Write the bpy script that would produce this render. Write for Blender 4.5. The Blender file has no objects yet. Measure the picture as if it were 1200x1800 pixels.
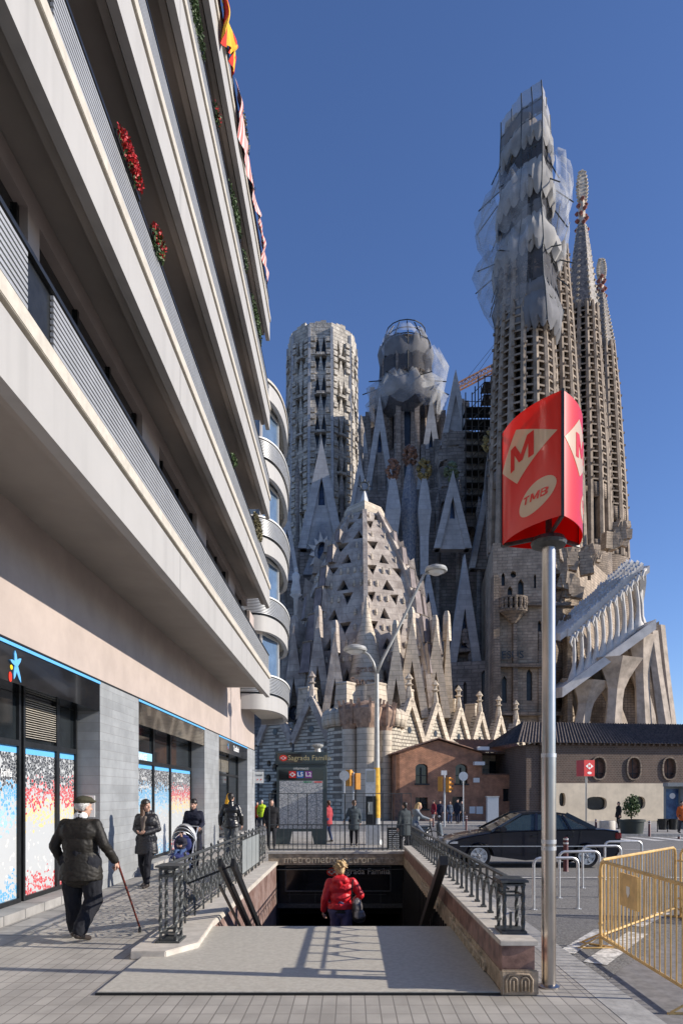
import bpy, bmesh, math, random
from mathutils import Vector, Matrix, noise
from mathutils.geometry import tessellate_polygon
random.seed(7)
R = math.radians
sc = bpy.context.scene
import numpy as np
col = sc.collection

# ---------------------------------------------------------------- camera
CAMH, FPX, VX, VY = 1.75, 1200.0, 616.0, 1396.0     # survey of the photograph: eye height, focal length, vanishing point
cam_d = bpy.data.cameras.new('camera')
cam = bpy.data.objects.new('camera', cam_d)
col.objects.link(cam)
cam.location = (0, 0, CAMH)
cam.rotation_euler = (R(90), 0, 0)
cam_d.sensor_fit = 'HORIZONTAL'
cam_d.sensor_width = 24.0
cam_d.lens = 24.0
cam_d.shift_x = -(VX - 600) / 1200.0
cam_d.shift_y = (VY - 900) / 1200.0
cam_d.clip_start = 0.05
cam_d.clip_end = 5000
sc.camera = cam

# ---------------------------------------------------------------- light
SUN_EL = R(24.5)
SUN_AZ = math.atan2(-0.12, 1.0)          # the sun stands to the right, a touch behind the camera
w = bpy.data.worlds.new('World')
sc.world = w
w.use_nodes = True
nt = w.node_tree
bg = nt.nodes['Background']
sky = nt.nodes.new('ShaderNodeTexSky')
sky.sky_type = 'NISHITA'
sky.sun_disc = False
sky.sun_elevation = SUN_EL
sky.sun_rotation = math.pi / 2 - SUN_AZ
sky.altitude = 0
sky.air_density = 1.0
sky.dust_density = 0.15
sky.ozone_density = 2.4
tint = nt.nodes.new('ShaderNodeMix'); tint.data_type = 'RGBA'; tint.blend_type = 'MULTIPLY'; tint.inputs[0].default_value = 1.0
tint.inputs[7].default_value = (0.84, 0.97, 1.32, 1)
nt.links.new(sky.outputs[0], tint.inputs[6])
nt.links.new(tint.outputs[2], bg.inputs[0])
bg.inputs[1].default_value = 0.094
sl = bpy.data.lights.new('sun', 'SUN')
sl.energy = 4.8
sl.angle = R(0.5)
sl.color = (1.0, 0.915, 0.80)
so = bpy.data.objects.new('sun', sl)
col.objects.link(so)
sdir = Vector((math.cos(SUN_AZ) * math.cos(SUN_EL), math.sin(SUN_AZ) * math.cos(SUN_EL), math.sin(SUN_EL)))
so.rotation_euler = sdir.to_track_quat('Z', 'Y').to_euler()
so.location = (60, -10, 60)
sc.view_settings.view_transform = 'Standard'
sc.view_settings.look = 'None'
sc.view_settings.exposure = 0.42
sc.view_settings.gamma = 1.0

# ---------------------------------------------------------------- materials
def srgb(r, g, b):
    f = lambda c: ((c / 255 + 0.055) / 1.055) ** 2.4 if c / 255 > 0.04045 else c / 255 / 12.92
    return (f(r), f(g), f(b), 1)

def mat(name, c, rough=0.75, var=0.18, scale=2.5, bump=0.15, bscale=None, metal=0.0, spec=0.5, c2=None, detail=6,
        brick=None, streak=0.0, alpha=1.0, emit=None, trans=0.0, coat=0.0, ior=None):
    """principled material: base colour mottled by noise, optional masonry joints, optional vertical streaks"""
    m = bpy.data.materials.new(name)
    m.use_nodes = True
    n, l = m.node_tree.nodes, m.node_tree.links
    b = n['Principled BSDF']
    b.inputs['Roughness'].default_value = rough
    b.inputs['Metallic'].default_value = metal
    b.inputs['Specular IOR Level'].default_value = spec
    if coat: b.inputs['Coat Weight'].default_value = coat
    if ior: b.inputs['IOR'].default_value = ior
    if trans: b.inputs['Transmission Weight'].default_value = trans
    if alpha < 1: b.inputs['Alpha'].default_value = alpha
    if emit:
        b.inputs['Emission Color'].default_value = (*c[:3], 1)
        b.inputs['Emission Strength'].default_value = emit
    geo = n.new('ShaderNodeNewGeometry')
    base = None
    nz = n.new('ShaderNodeTexNoise')
    nz.inputs['Scale'].default_value = scale
    nz.inputs['Detail'].default_value = detail
    nz.inputs['Roughness'].default_value = 0.62
    l.new(geo.outputs['Position'], nz.inputs['Vector'])
    mx = n.new('ShaderNodeMix'); mx.data_type = 'RGBA'
    d = c2 if c2 else tuple(max(0, x * (1 - var * 1.6)) for x in c[:3]) + (1,)
    u = c if c2 else tuple(min(1, x * (1 + var)) for x in c[:3]) + (1,)
    rm = n.new('ShaderNodeMapRange')
    rm.inputs[1].default_value = 0.36; rm.inputs[2].default_value = 0.64
    l.new(nz.outputs['Fac'], rm.inputs[0])
    l.new(rm.outputs[0], mx.inputs[0])
    mx.inputs[6].default_value = d
    mx.inputs[7].default_value = u
    base = mx.outputs[2]
    hgt = nz.outputs['Fac']
    if streak:
        mp = n.new('ShaderNodeMapping'); mp.inputs['Scale'].default_value = (3.0, 3.0, 0.12)
        l.new(geo.outputs['Position'], mp.inputs[0])
        ns = n.new('ShaderNodeTexNoise'); ns.inputs['Scale'].default_value = 1.2; ns.inputs['Detail'].default_value = 4
        l.new(mp.outputs[0], ns.inputs['Vector'])
        rs = n.new('ShaderNodeMapRange'); rs.inputs[1].default_value = 0.5; rs.inputs[2].default_value = 0.75
        rs.inputs[3].default_value = 0.0; rs.inputs[4].default_value = streak
        l.new(ns.outputs['Fac'], rs.inputs[0])
        m2 = n.new('ShaderNodeMix'); m2.data_type = 'RGBA'
        l.new(rs.outputs[0], m2.inputs[0]); l.new(base, m2.inputs[6])
        m2.inputs[7].default_value = tuple(x * 0.35 for x in c[:3]) + (1,)
        base = m2.outputs[2]
    if brick:
        bw, bh, mort, mc, off, mode = brick
        sp = n.new('ShaderNodeSeparateXYZ'); l.new(geo.outputs['Position'], sp.inputs[0])
        cb = n.new('ShaderNodeCombineXYZ')
        if mode == 'wall':
            ad = n.new('ShaderNodeMath'); ad.operation = 'ADD'
            l.new(sp.outputs[0], ad.inputs[0]); l.new(sp.outputs[1], ad.inputs[1])
            l.new(ad.outputs[0], cb.inputs[0]); l.new(sp.outputs[2], cb.inputs[1])
        elif mode == 'yz':
            l.new(sp.outputs[1], cb.inputs[0]); l.new(sp.outputs[2], cb.inputs[1])
        else:
            l.new(sp.outputs[0], cb.inputs[0]); l.new(sp.outputs[1], cb.inputs[1])
        bt = n.new('ShaderNodeTexBrick')
        bt.offset = off
        l.new(cb.outputs[0], bt.inputs['Vector'])
        bt.inputs['Scale'].default_value = 1.0
        bt.inputs['Brick Width'].default_value = bw
        bt.inputs['Row Height'].default_value = bh
        bt.inputs['Mortar Size'].default_value = mort
        bt.inputs['Mortar Smooth'].default_value = 0.2
        bt.inputs['Bias'].default_value = 0.0
        bt.inputs['Color1'].default_value = (1, 1, 1, 1)
        bt.inputs['Color2'].default_value = (0.84, 0.84, 0.84, 1)
        bt.inputs['Mortar'].default_value = (0.8, 0.8, 0.8, 1)
        mul = n.new('ShaderNodeMix'); mul.data_type = 'RGBA'; mul.blend_type = 'MULTIPLY'
        mul.inputs[0].default_value = 1.0
        l.new(base, mul.inputs[6]); l.new(bt.outputs['Color'], mul.inputs[7])
        m3 = n.new('ShaderNodeMix'); m3.data_type = 'RGBA'
        l.new(bt.outputs['Fac'], m3.inputs[0]); l.new(mul.outputs[2], m3.inputs[6])
        m3.inputs[7].default_value = mc
        base = m3.outputs[2]
        sb = n.new('ShaderNodeMath'); sb.operation = 'SUBTRACT'
        l.new(nz.outputs['Fac'], sb.inputs[0]); l.new(bt.outputs['Fac'], sb.inputs[1])
        hgt = sb.outputs[0]
    l.new(base, b.inputs['Base Color'])
    if bump:
        bp = n.new('ShaderNodeBump'); bp.inputs['Strength'].default_value = bump
        bp.inputs['Distance'].default_value = bscale if bscale else 0.03
        l.new(hgt, bp.inputs['Height']); l.new(bp.outputs[0], b.inputs['Normal'])
    return m

M = {}
M['tiles'] = mat('tile_paving', (0.40, 0.375, 0.335, 1), 0.62, 0.10, 1.6, 0.35, 0.006, brick=(0.12, 0.226, 0.006, (0.20, 0.185, 0.165, 1), 0.0, 'floor'))
M['edge_slab'] = mat('edge_paving', (0.33, 0.32, 0.305, 1), 0.7, 0.12, 3, 0.2, 0.006, brick=(0.9, 0.6, 0.012, (0.1, 0.1, 0.1, 1), 0.5, 'floor'))
M['asphalt'] = mat('asphalt', (0.19, 0.182, 0.172, 1), 0.9, 0.35, 45, 0.6, 0.012, detail=8)
M['concrete_road'] = mat('concrete_patch', (0.20, 0.19, 0.185, 1), 0.85, 0.16, 8, 0.3, 0.006)
M['paint'] = mat('road_paint', (0.6, 0.58, 0.54, 1), 0.7, 0.35, 14, 0.2)
M['kerb'] = mat('kerb_stone', (0.36, 0.35, 0.33, 1), 0.75, 0.15, 6, 0.3)
M['landing'] = mat('landing_terrazzo', (0.48, 0.455, 0.395, 1), 0.6, 0.10, 22.0, 0.15, 0.003, c2=(0.385, 0.36, 0.31, 1), detail=10)
M['step'] = mat('step_stone', (0.22, 0.21, 0.2, 1), 0.6, 0.1, 12, 0.1)
M['render_white'] = mat('pale_render', (0.38, 0.37, 0.355, 1), 0.6, 0.03, 0.6, 0.03, streak=0.2)
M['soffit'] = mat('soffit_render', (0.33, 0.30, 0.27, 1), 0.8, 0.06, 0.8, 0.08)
M['pink'] = mat('pink_render', (0.41, 0.345, 0.31, 1), 0.8, 0.06, 1.4, 0.12, 0.01)
M['coping'] = mat('cream_coping', (0.50, 0.46, 0.39, 1), 0.6, 0.08, 6, 0.1)
M['louvre'] = mat('grey_louvre', (0.36, 0.37, 0.38, 1), 0.45, 0.06, 2, 0.02, metal=0.2)
M['black_metal'] = mat('black_metal', (0.022, 0.024, 0.026, 1), 0.4, 0.2, 8, 0.05, metal=0.4)
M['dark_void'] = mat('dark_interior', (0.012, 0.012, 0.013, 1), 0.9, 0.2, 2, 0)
M['dark_glass'] = mat('dark_glass', (0.015, 0.019, 0.022, 1), 0.06, 0.2, 2, 0, spec=0.7)
M['blue_glass'] = mat('sky_glass', (0.10, 0.15, 0.22, 1), 0.06, 0.15, 1.5, 0, spec=0.9)
M['white_frame'] = mat('white_frame', (0.72, 0.72, 0.70, 1), 0.4, 0.03, 3, 0)
M['slate'] = mat('grey_slate', (0.30, 0.315, 0.325, 1), 0.55, 0.10, 2.0, 0.3, 0.01, brick=(1.3, 0.16, 0.004, (0.2, 0.2, 0.2, 1), 0.5, 'wall'))
M['slate_side'] = M['slate']
M['sign_black'] = mat('gloss_black_panel', (0.008, 0.009, 0.011, 1), 0.08, 0.2, 2, 0, spec=0.6, coat=0.5)
M['sky_blue'] = mat('sky_blue_trim', srgb(95, 170, 225), 0.5, 0.03, 2, 0)
M['iron'] = mat('wrought_iron', (0.075, 0.08, 0.08, 1), 0.45, 0.2, 20, 0.2, 0.003, metal=0.35)
M['grey_panel'] = mat('grey_painted_panel', (0.24, 0.26, 0.26, 1), 0.5, 0.06, 5, 0.05)
M['cap_stone'] = mat('pale_cap_stone', (0.52, 0.48, 0.42, 1), 0.7, 0.10, 7, 0.2, 0.004)
M['marble_red'] = mat('red_veined_marble', (0.34, 0.20, 0.155, 1), 0.45, 0.3, 6, 0.3, 0.01, c2=(0.10, 0.05, 0.04, 1), detail=12, streak=0.35)
M['marble_in'] = mat('polished_marble_cladding', (0.42, 0.31, 0.28, 1), 0.35, 0.3, 3, 0.2, 0.004, c2=(0.20, 0.12, 0.10, 1), detail=12, streak=0.4,
                     brick=(0.34, 3.0, 0.006, (0.05, 0.04, 0.04, 1), 0.0, 'yz'))
M['band_stone'] = mat('carved_band_stone', (0.37, 0.29, 0.205, 1), 0.8, 0.25, 9, 0.6, 0.02, detail=10)
M['worn_letter'] = mat('worn_raised_lettering', (0.50, 0.42, 0.31, 1), 0.8, 0.2, 9, 0.3)
M['steel'] = mat('brushed_steel', (0.50, 0.46, 0.42, 1), 0.28, 0.06, 4, 0.02, metal=1.0)
M['galv'] = mat('galvanised_steel', (0.55, 0.56, 0.57, 1), 0.4, 0.08, 12, 0.03, metal=0.7)
M['lamp_grey'] = mat('grey_lamp_paint', (0.42, 0.42, 0.40, 1), 0.45, 0.1, 5, 0.05, metal=0.2)
M['sign_red'] = None
M['sandstone'] = mat('warm_sandstone', (0.40, 0.315, 0.235, 1), 0.85, 0.22, 0.9, 0.6, 0.15, brick=(1.1, 0.42, 0.03, (0.20, 0.16, 0.12, 1), 0.5, 'wall'), streak=0.25)
M['sandstone_d'] = mat('weathered_brown_stone', (0.29, 0.225, 0.17, 1), 0.88, 0.3, 0.45, 0.8, 0.25, brick=(0.9, 0.36, 0.03, (0.12, 0.10, 0.08, 1), 0.5, 'wall'), streak=0.45)
M['rib_stone'] = mat('tower_rib_stone', (0.30, 0.24, 0.185, 1), 0.88, 0.25, 0.8, 0.6, 0.12, streak=0.4)
M['sac_stone'] = mat('pale_violet_stone', (0.56, 0.49, 0.42, 1), 0.85, 0.25, 0.7, 0.6, 0.15, c2=(0.31, 0.255, 0.22, 1), streak=0.5, brick=(1.6, 0.8, 0.02, (0.30, 0.25, 0.21, 1), 0.5, 'wall'), detail=10)
M['cream_stone'] = mat('cream_new_stone', (0.58, 0.49, 0.38, 1), 0.8, 0.12, 1.2, 0.4, 0.08, brick=(1.4, 0.5, 0.03, (0.30, 0.26, 0.2, 1), 0.5, 'wall'))
M['block_stone'] = mat('rough_block_stone', (0.56, 0.50, 0.40, 1), 0.85, 0.18, 2.0, 0.9, 0.1, brick=(0.75, 0.34, 0.05, (0.17, 0.145, 0.115, 1), 0.5, 'wall'))
M['tower_block'] = mat('stacked_block_stone', (0.52, 0.48, 0.42, 1), 0.9, 0.2, 0.9, 0.8, 0.3, brick=(1.5, 0.75, 0.05, (0.30, 0.27, 0.24, 1), 0.4, 'wall'))
M['blue_stone'] = mat('pale_blue_grey_stone', (0.46, 0.46, 0.47, 1), 0.8, 0.1, 0.8, 0.3, 0.06, brick=(2.0, 0.8, 0.03, (0.3, 0.3, 0.32, 1), 0.5, 'wall'))
M['white_stone'] = mat('white_portico_stone', (0.60, 0.575, 0.545, 1), 0.75, 0.1, 1.0, 0.2, 0.05)
M['lead'] = mat('dark_recess_glass', (0.02, 0.024, 0.03, 1), 0.3, 0.3, 2, 0.1)
M['stained'] = mat('blue_stained_glass', (0.03, 0.05, 0.12, 1), 0.2, 0.5, 1.5, 0)
M['brick_red'] = mat('red_brick', (0.50, 0.235, 0.13, 1), 0.85, 0.25, 1.5, 0.4, 0.02, brick=(0.30, 0.085, 0.012, (0.20, 0.13, 0.10, 1), 0.5, 'wall'), streak=0.12)
M['brick_dark'] = mat('brown_patterned_brick', (0.115, 0.075, 0.055, 1), 0.85, 0.2, 1.5, 0.5, 0.03, brick=(0.30, 0.15, 0.025, (0.15, 0.12, 0.10, 1), 0.5, 'wall'))
M['cream_render'] = mat('cream_render', (0.62, 0.53, 0.40, 1), 0.8, 0.08, 1.0, 0.1, streak=0.15)
M['roof_tile'] = mat('terracotta_roof_tile', (0.22, 0.115, 0.075, 1), 0.85, 0.35, 3, 0.5, 0.03, c2=(0.09, 0.06, 0.05, 1))
M['roof_dark'] = mat('old_dark_roof_tile', (0.095, 0.075, 0.065, 1), 0.85, 0.3, 3, 0.5, 0.03)
M['leaf'] = mat('leaf_green', (0.055, 0.10, 0.025, 1), 0.6, 0.5, 9, 0)
M['leaf2'] = mat('dry_leaf', (0.14, 0.12, 0.05, 1), 0.6, 0.5, 9, 0)
M['petal'] = mat('red_petal', (0.50, 0.015, 0.02, 1), 0.5, 0.3, 9, 0)
M['bark'] = mat('bark', (0.12, 0.09, 0.06, 1), 0.9, 0.3, 12, 0.5)

def net_mat(name, c, a):
    m = bpy.data.materials.new(name); m.use_nodes = True
    n, l = m.node_tree.nodes, m.node_tree.links
    b = n['Principled BSDF']
    b.inputs['Roughness'].default_value = 0.95; b.inputs['Specular IOR Level'].default_value = 0.08
    geo = n.new('ShaderNodeNewGeometry')
    nz = n.new('ShaderNodeTexNoise'); nz.inputs['Scale'].default_value = 0.55; nz.inputs['Detail'].default_value = 5
    l.new(geo.outputs['Position'], nz.inputs['Vector'])
    mr = n.new('ShaderNodeMapRange'); mr.inputs[1].default_value = 0.3; mr.inputs[2].default_value = 0.7
    mr.inputs[3].default_value = max(0, a - 0.16); mr.inputs[4].default_value = min(1, a + 0.16)
    l.new(nz.outputs['Fac'], mr.inputs[0]); l.new(mr.outputs[0], b.inputs['Alpha'])
    b.inputs['Base Color'].default_value = c
    tr = n.new('ShaderNodeBsdfTranslucent'); tr.inputs[0].default_value = c
    return m
M['net'] = net_mat('debris_netting', (0.42, 0.41, 0.40, 1), 0.60)
M['net_thin'] = net_mat('thin_debris_netting', (0.48, 0.50, 0.54, 1), 0.30)
M['net_dense'] = net_mat('dense_debris_sheet', (0.36, 0.35, 0.34, 1), 0.90)
M['net_grey'] = net_mat('grey_debris_netting', (0.20, 0.20, 0.21, 1), 0.88)
M['net_dark2'] = net_mat('dark_loose_netting', (0.09, 0.09, 0.10, 1), 0.72)
M['net_dark'] = net_mat('dark_debris_netting', (0.10, 0.10, 0.11, 1), 0.78)

# ---------------------------------------------------------------- helpers
class MB:
    """gathers faces, then links them as ONE mesh object"""
    def __init__(s): s.v = []; s.f = []; s.mi = []
    def add(s, vs, fs, mi=0):
        o = len(s.v); s.v.extend([tuple(p) for p in vs])
        for f in fs: s.f.append([i + o for i in f]); s.mi.append(mi)
    def box(s, x0, x1, y0, y1, z0, z1, mi=0, mtx=None):
        vs = [Vector(p) for p in ((x0,y0,z0),(x1,y0,z0),(x1,y1,z0),(x0,y1,z0),(x0,y0,z1),(x1,y0,z1),(x1,y1,z1),(x0,y1,z1))]
        if mtx: vs = [mtx @ p for p in vs]
        s.add(vs, [(0,3,2,1),(4,5,6,7),(0,1,5,4),(1,2,6,5),(2,3,7,6),(3,0,4,7)], mi)
    def hexa(s, vs, mi=0):
        s.add(vs, [(0,3,2,1),(4,5,6,7),(0,1,5,4),(1,2,6,5),(2,3,7,6),(3,0,4,7)], mi)
    def quad(s, a, b, c, d, mi=0): s.add([a, b, c, d], [(0,1,2,3)], mi)
    def bar(s, a, b, w, h=None, up=Vector((0,0,1)), mi=0):
        """a rectangular bar from a to b"""
        a, b = Vector(a), Vector(b); h = h or w
        d = (b - a).normalized()
        u = up if abs(d.dot(up)) < 0.98 else Vector((1,0,0))
        sx = d.cross(u).normalized() * w / 2; sy = sx.cross(d).normalized() * h / 2
        s.add([a-sx-sy, a+sx-sy, a+sx+sy, a-sx+sy, b-sx-sy, b+sx-sy, b+sx+sy, b-sx+sy],
              [(0,1,2,3),(7,6,5,4),(0,4,5,1),(1,5,6,2),(2,6,7,3),(3,7,4,0)], mi)
    def ring(s, rings, closed=True, cap=True, mi=0):
        n = len(rings[0]); o = len(s.v)
        for r in rings: s.v.extend([tuple(p) for p in r])
        for i in range(len(rings)-1):
            for j in range(n if closed else n-1):
                k = (j+1) % n
                s.f.append([o+i*n+j, o+i*n+k, o+(i+1)*n+k, o+(i+1)*n+j]); s.mi.append(mi)
        if cap and closed:
            s.f.append([o+j for j in range(n)][::-1]); s.mi.append(mi)
            s.f.append([o+(len(rings)-1)*n+j for j in range(n)]); s.mi.append(mi)
    def lathe(s, c, prof, n=16, rot=0, mi=0, cap=True, sx=1, sy=1):
        """prof: list of (radius, z)"""
        rs = []
        for r, z in prof:
            rs.append([(c[0]+math.cos(rot+2*math.pi*j/n)*r*sx, c[1]+math.sin(rot+2*math.pi*j/n)*r*sy, c[2]+z) for j in range(n)])
        s.ring(rs, True, cap, mi)
    def tube(s, pts, r, n=8, mi=0, cap=True):
        pts = [Vector(p) for p in pts]; rs = []
        if not hasattr(r, '__len__'): r = [r]*len(pts)
        pu = None
        for i, p in enumerate(pts):
            d = (pts[min(i+1,len(pts)-1)] - pts[max(i-1,0)]).normalized()
            if pu is None:
                pu = Vector((0,0,1)) if abs(d.z) < 0.9 else Vector((1,0,0))
            u = (pu - d * pu.dot(d)).normalized(); pu = u
            v = d.cross(u)
            rs.append([p + u*math.cos(2*math.pi*j/n)*r[i] + v*math.sin(2*math.pi*j/n)*r[i] for j in range(n)])
        s.ring(rs, True, cap, mi)
    def prism(s, poly, a, mi=0):
        """poly: 3-D points of a flat outline; a: extrusion vector"""
        a = Vector(a); n = len(poly); p = [Vector(q) for q in poly]
        o = len(s.v)
        s.v.extend([tuple(q) for q in p] + [tuple(q + a) for q in p])
        tri = tessellate_polygon([p])
        for t in tri:
            s.f.append([o+i for i in t]); s.mi.append(mi)
            s.f.append([o+n+i for i in reversed(t)]); s.mi.append(mi)
        for i in range(n):
            k = (i+1) % n
            s.f.append([o+i, o+k, o+n+k, o+n+i]); s.mi.append(mi)
    def panel(s, q, holes, depth, mi=0, mi_back=1, mi_rev=None):
        """a wall patch on the bilinear quad q (4 corners, ccw seen from outside) pierced by holes (uv outlines) that are
        recessed by depth and closed at the back"""
        q = [Vector(p) for p in q]
        nrm = (q[1]-q[0]).cross(q[3]-q[0]).normalized()
        f = lambda u, v: (q[0]*(1-u)+q[1]*u)*(1-v) + (q[3]*(1-u)+q[2]*u)*v
        outer = [(0,0),(1,0),(1,1),(0,1)]
        loops = [outer] + holes
        flat = [p for lp in loops for p in lp]
        tris = tessellate_polygon([[Vector((u,v,0)) for u, v in lp] for lp in loops])
        vs = [f(u,v) for u, v in flat]
        fs = []
        for t in tris:
            a, b, c = [vs[i] for i in t]
            fs.append(tuple(t) if (b-a).cross(c-a).dot(nrm) > 0 else tuple(reversed(t)))
        s.add(vs, fs, mi)
        for h in holes:
            n = len(h); fr = [f(u,v) for u,v in h]; bk = [p - nrm*depth for p in fr]
            o = len(s.v); s.v.extend([tuple(p) for p in fr+bk])
            for i in range(n):
                k = (i+1) % n
                s.f.append([o+i,o+k,o+n+k,o+n+i]); s.mi.append(mi if mi_rev is None else mi_rev)
            s.f.append([o+n+i for i in range(n)]); s.mi.append(mi_back)
    def pieces(s):
        """numbers of the far-apart pieces of this mesh, one per face, or None if it is all one"""
        par = list(range(len(s.v)))
        def find(i):
            while par[i] != i: par[i] = par[par[i]]; i = par[i]
            return i
        for f in s.f:
            r = find(f[0])
            for i in f[1:]: par[find(i)] = r
        roots = {}; isl = np.array([roots.setdefault(find(i), len(roots)) for i in range(len(s.v))]); k = len(roots)
        if k < 2 or k > 1400: return None
        pts = np.array(s.v); lo = np.full((k,3), 1e9); hi = np.full((k,3), -1e9)
        np.minimum.at(lo, isl, pts); np.maximum.at(hi, isl, pts)
        size = (hi-lo).max(axis=1)
        gap = np.maximum(0, np.maximum(lo[:,None]-hi[None], lo[None]-hi[:,None]))
        near = np.sqrt((gap**2).sum(axis=2)) <= np.maximum(.02, .5*np.maximum(size[:,None], size[None]))*1.001
        lab = np.arange(k)
        while True:
            new = np.where(near, lab[None], k).min(axis=1)
            if (new == lab).all(): break
            lab = new
        u, inv = np.unique(lab, return_inverse=True)
        if len(u) < 2 or len(u) > 80: return None
        return [int(inv[isl[f[0]]]) for f in s.f]
    def build(s, name, mats, parent=None, smooth=False, bevel=0, split=True):
        if split and parent is not None and name not in ('foliage','blossom','netting','outrigger_net','carved_stonework','portico_crest','map_key'):
            pc = s.pieces()
            if pc:
                first = None
                for n_ in range(max(pc)+1):
                    q = MB(); mp_ = {}
                    for f, mi, c in zip(s.f, s.mi, pc):
                        if c != n_: continue
                        g_ = []
                        for i in f:
                            if i not in mp_: mp_[i] = len(q.v); q.v.append(s.v[i])
                            g_.append(mp_[i])
                        q.f.append(g_); q.mi.append(mi)
                    o = q.build(name, mats, parent, smooth, bevel, False)
                    first = first or o
                return first
        me = bpy.data.meshes.new(name)
        off = Vector((0,0,0)); q = parent
        while q is not None:
            off += q.location; q = q.parent
        if off.length > 0: vv = [(p[0]-off.x, p[1]-off.y, p[2]-off.z) for p in s.v]
        else: vv = s.v
        me.from_pydata(vv, [], s.f)
        mats = mats if isinstance(mats, (list, tuple)) else [mats]
        for m in mats: me.materials.append(m)
        me.polygons.foreach_set('material_index', s.mi)
        if smooth is True: me.polygons.foreach_set('use_smooth', [True]*len(s.f))
        me.update()
        o = bpy.data.objects.new(name, me)
        col.objects.link(o)
        if parent is not None: o.parent = parent
        if smooth == 'auto' or bevel:
            if bevel:
                bm = bmesh.new(); bm.from_mesh(me)
                bmesh.ops.remove_doubles(bm, verts=bm.verts, dist=1e-5)
                bmesh.ops.recalc_face_normals(bm, faces=bm.faces)
                bmesh.ops.bevel(bm, geom=[e for e in bm.edges if len(e.link_faces) == 2 and e.calc_face_angle(0) > 0.5], offset=bevel, segments=2, affect='EDGES', clamp_overlap=True)
                bm.to_mesh(me); bm.free()
            if smooth == 'auto':
                me.polygons.foreach_set('use_smooth', [True]*len(me.polygons))
                me.set_sharp_from_angle(angle=R(38))
        return o

def tag(o, label=None, cat=None, group=None, kind=None):
    if label: o['label'] = label
    if cat: o['category'] = cat
    if group: o['group'] = group
    if kind: o['kind'] = kind
    return o

def thing(name, loc, label, cat, group=None):
    o = bpy.data.objects.new(name, None)
    o.empty_display_size = 0.2
    col.objects.link(o); o.location = loc
    return tag(o, label, cat, group)

def struct(name, mb, m, label=None, **k):
    o = mb.build(name, m, **k); o['kind'] = 'structure'
    if label: o['label'] = label
    return o

CH = {}
def copy_tree(o, parent=None):
    c = o.copy(); col.objects.link(c); c.parent = parent
    for ch in list(o.children): copy_tree(ch, c)
    return c

def P(x, y, D): return Vector(((x-VX)/FPX*D, D, CAMH-(y-VY)/FPX*D))
def gz(D):
    if D < 17: return 0.0
    return -0.0135*(min(D, 62)-17)

def text_mesh(txt, size, extrude=0.004, bold=0.0, shear=0.0, align='CENTER', res=3):
    c = bpy.data.curves.new('lettering', 'FONT'); c.body = txt; c.size = size; c.extrude = extrude
    c.offset = bold; c.shear = shear; c.align_x = align; c.align_y = 'CENTER'; c.resolution_u = res
    o = bpy.data.objects.new('tmp', c); col.objects.link(o)
    dg = bpy.context.evaluated_depsgraph_get()
    me = bpy.data.meshes.new_from_object(o.evaluated_get(dg))
    bpy.data.objects.remove(o); bpy.data.curves.remove(c)
    return me
def text_obj(name, txt, size, m, parent, loc, xdir=(1,0,0), up=(0,0,1), **k):
    """lettering reading along xdir, standing along up; loc in world"""
    me = text_mesh(txt, size, **k); me.materials.clear(); me.materials.append(m)
    X = Vector(xdir).normalized(); U = Vector(up).normalized(); N = X.cross(U)
    mt = Matrix((X, U, N)).transposed().to_4x4()
    off = Vector((0,0,0)); q = parent
    while q is not None: off += q.location; q = q.parent
    mt.translation = Vector(loc) - off
    me.transform(mt)
    o = bpy.data.objects.new(name, me); col.objects.link(o); o.parent = parent
    return o
def arch(u0, u1, v0, v1, n=6, pointed=0.0):
    """uv outline of an arched opening, ccw"""
    r = (u1-u0)/2; pts = [(u0,v0),(u1,v0)]
    for i in range(n+1):
        a = math.pi*i/n
        pts.append(((u0+u1)/2+r*math.cos(a), v1 + (v1-v0)*0.22*math.sin(a)*(1+pointed)))
    return pts
def ell(u, v, a, b, n=12):
    return [(u+a*math.cos(2*math.pi*i/n), v+b*math.sin(2*math.pi*i/n)) for i in range(n)]
# ---------------------------------------------------------------- ground, road, pavements
HX0, HX1, HY0, HY1 = -1.83, 1.31, 8.86, 25.0        # the stair opening
def sheet(mb, poly_x, ys, dz, hole=None):
    pass
def strips(mb, xs, ys, zf, skip=None):
    for i in range(len(ys)-1):
        for j in range(len(xs)-1):
            if skip and skip((xs[j]+xs[j+1])/2, (ys[i]+ys[i+1])/2): continue
            mb.quad((xs[j],ys[i],zf(ys[i])), (xs[j+1],ys[i],zf(ys[i])), (xs[j+1],ys[i+1],zf(ys[i+1])), (xs[j],ys[i+1],zf(ys[i+1])))
inhole = lambda x, y: HX0 < x < HX1 and HY0 < y < 16.8
g = MB()
strips(g, [-900, -60, HX0, HX1, 60, 900], [-400, HY0, 16.8, 17, 62, 200, 1600], lambda y: gz(y)-0.12, inhole)
struct('road', g, M['asphalt'], 'dark grey asphalt road and ground')
g = MB()
KX = 2.4
strips(g, [-60, HX0, HX1, KX-0.3], [-12, HY0, 16.8, 17, 36.0], gz, inhole)
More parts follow.
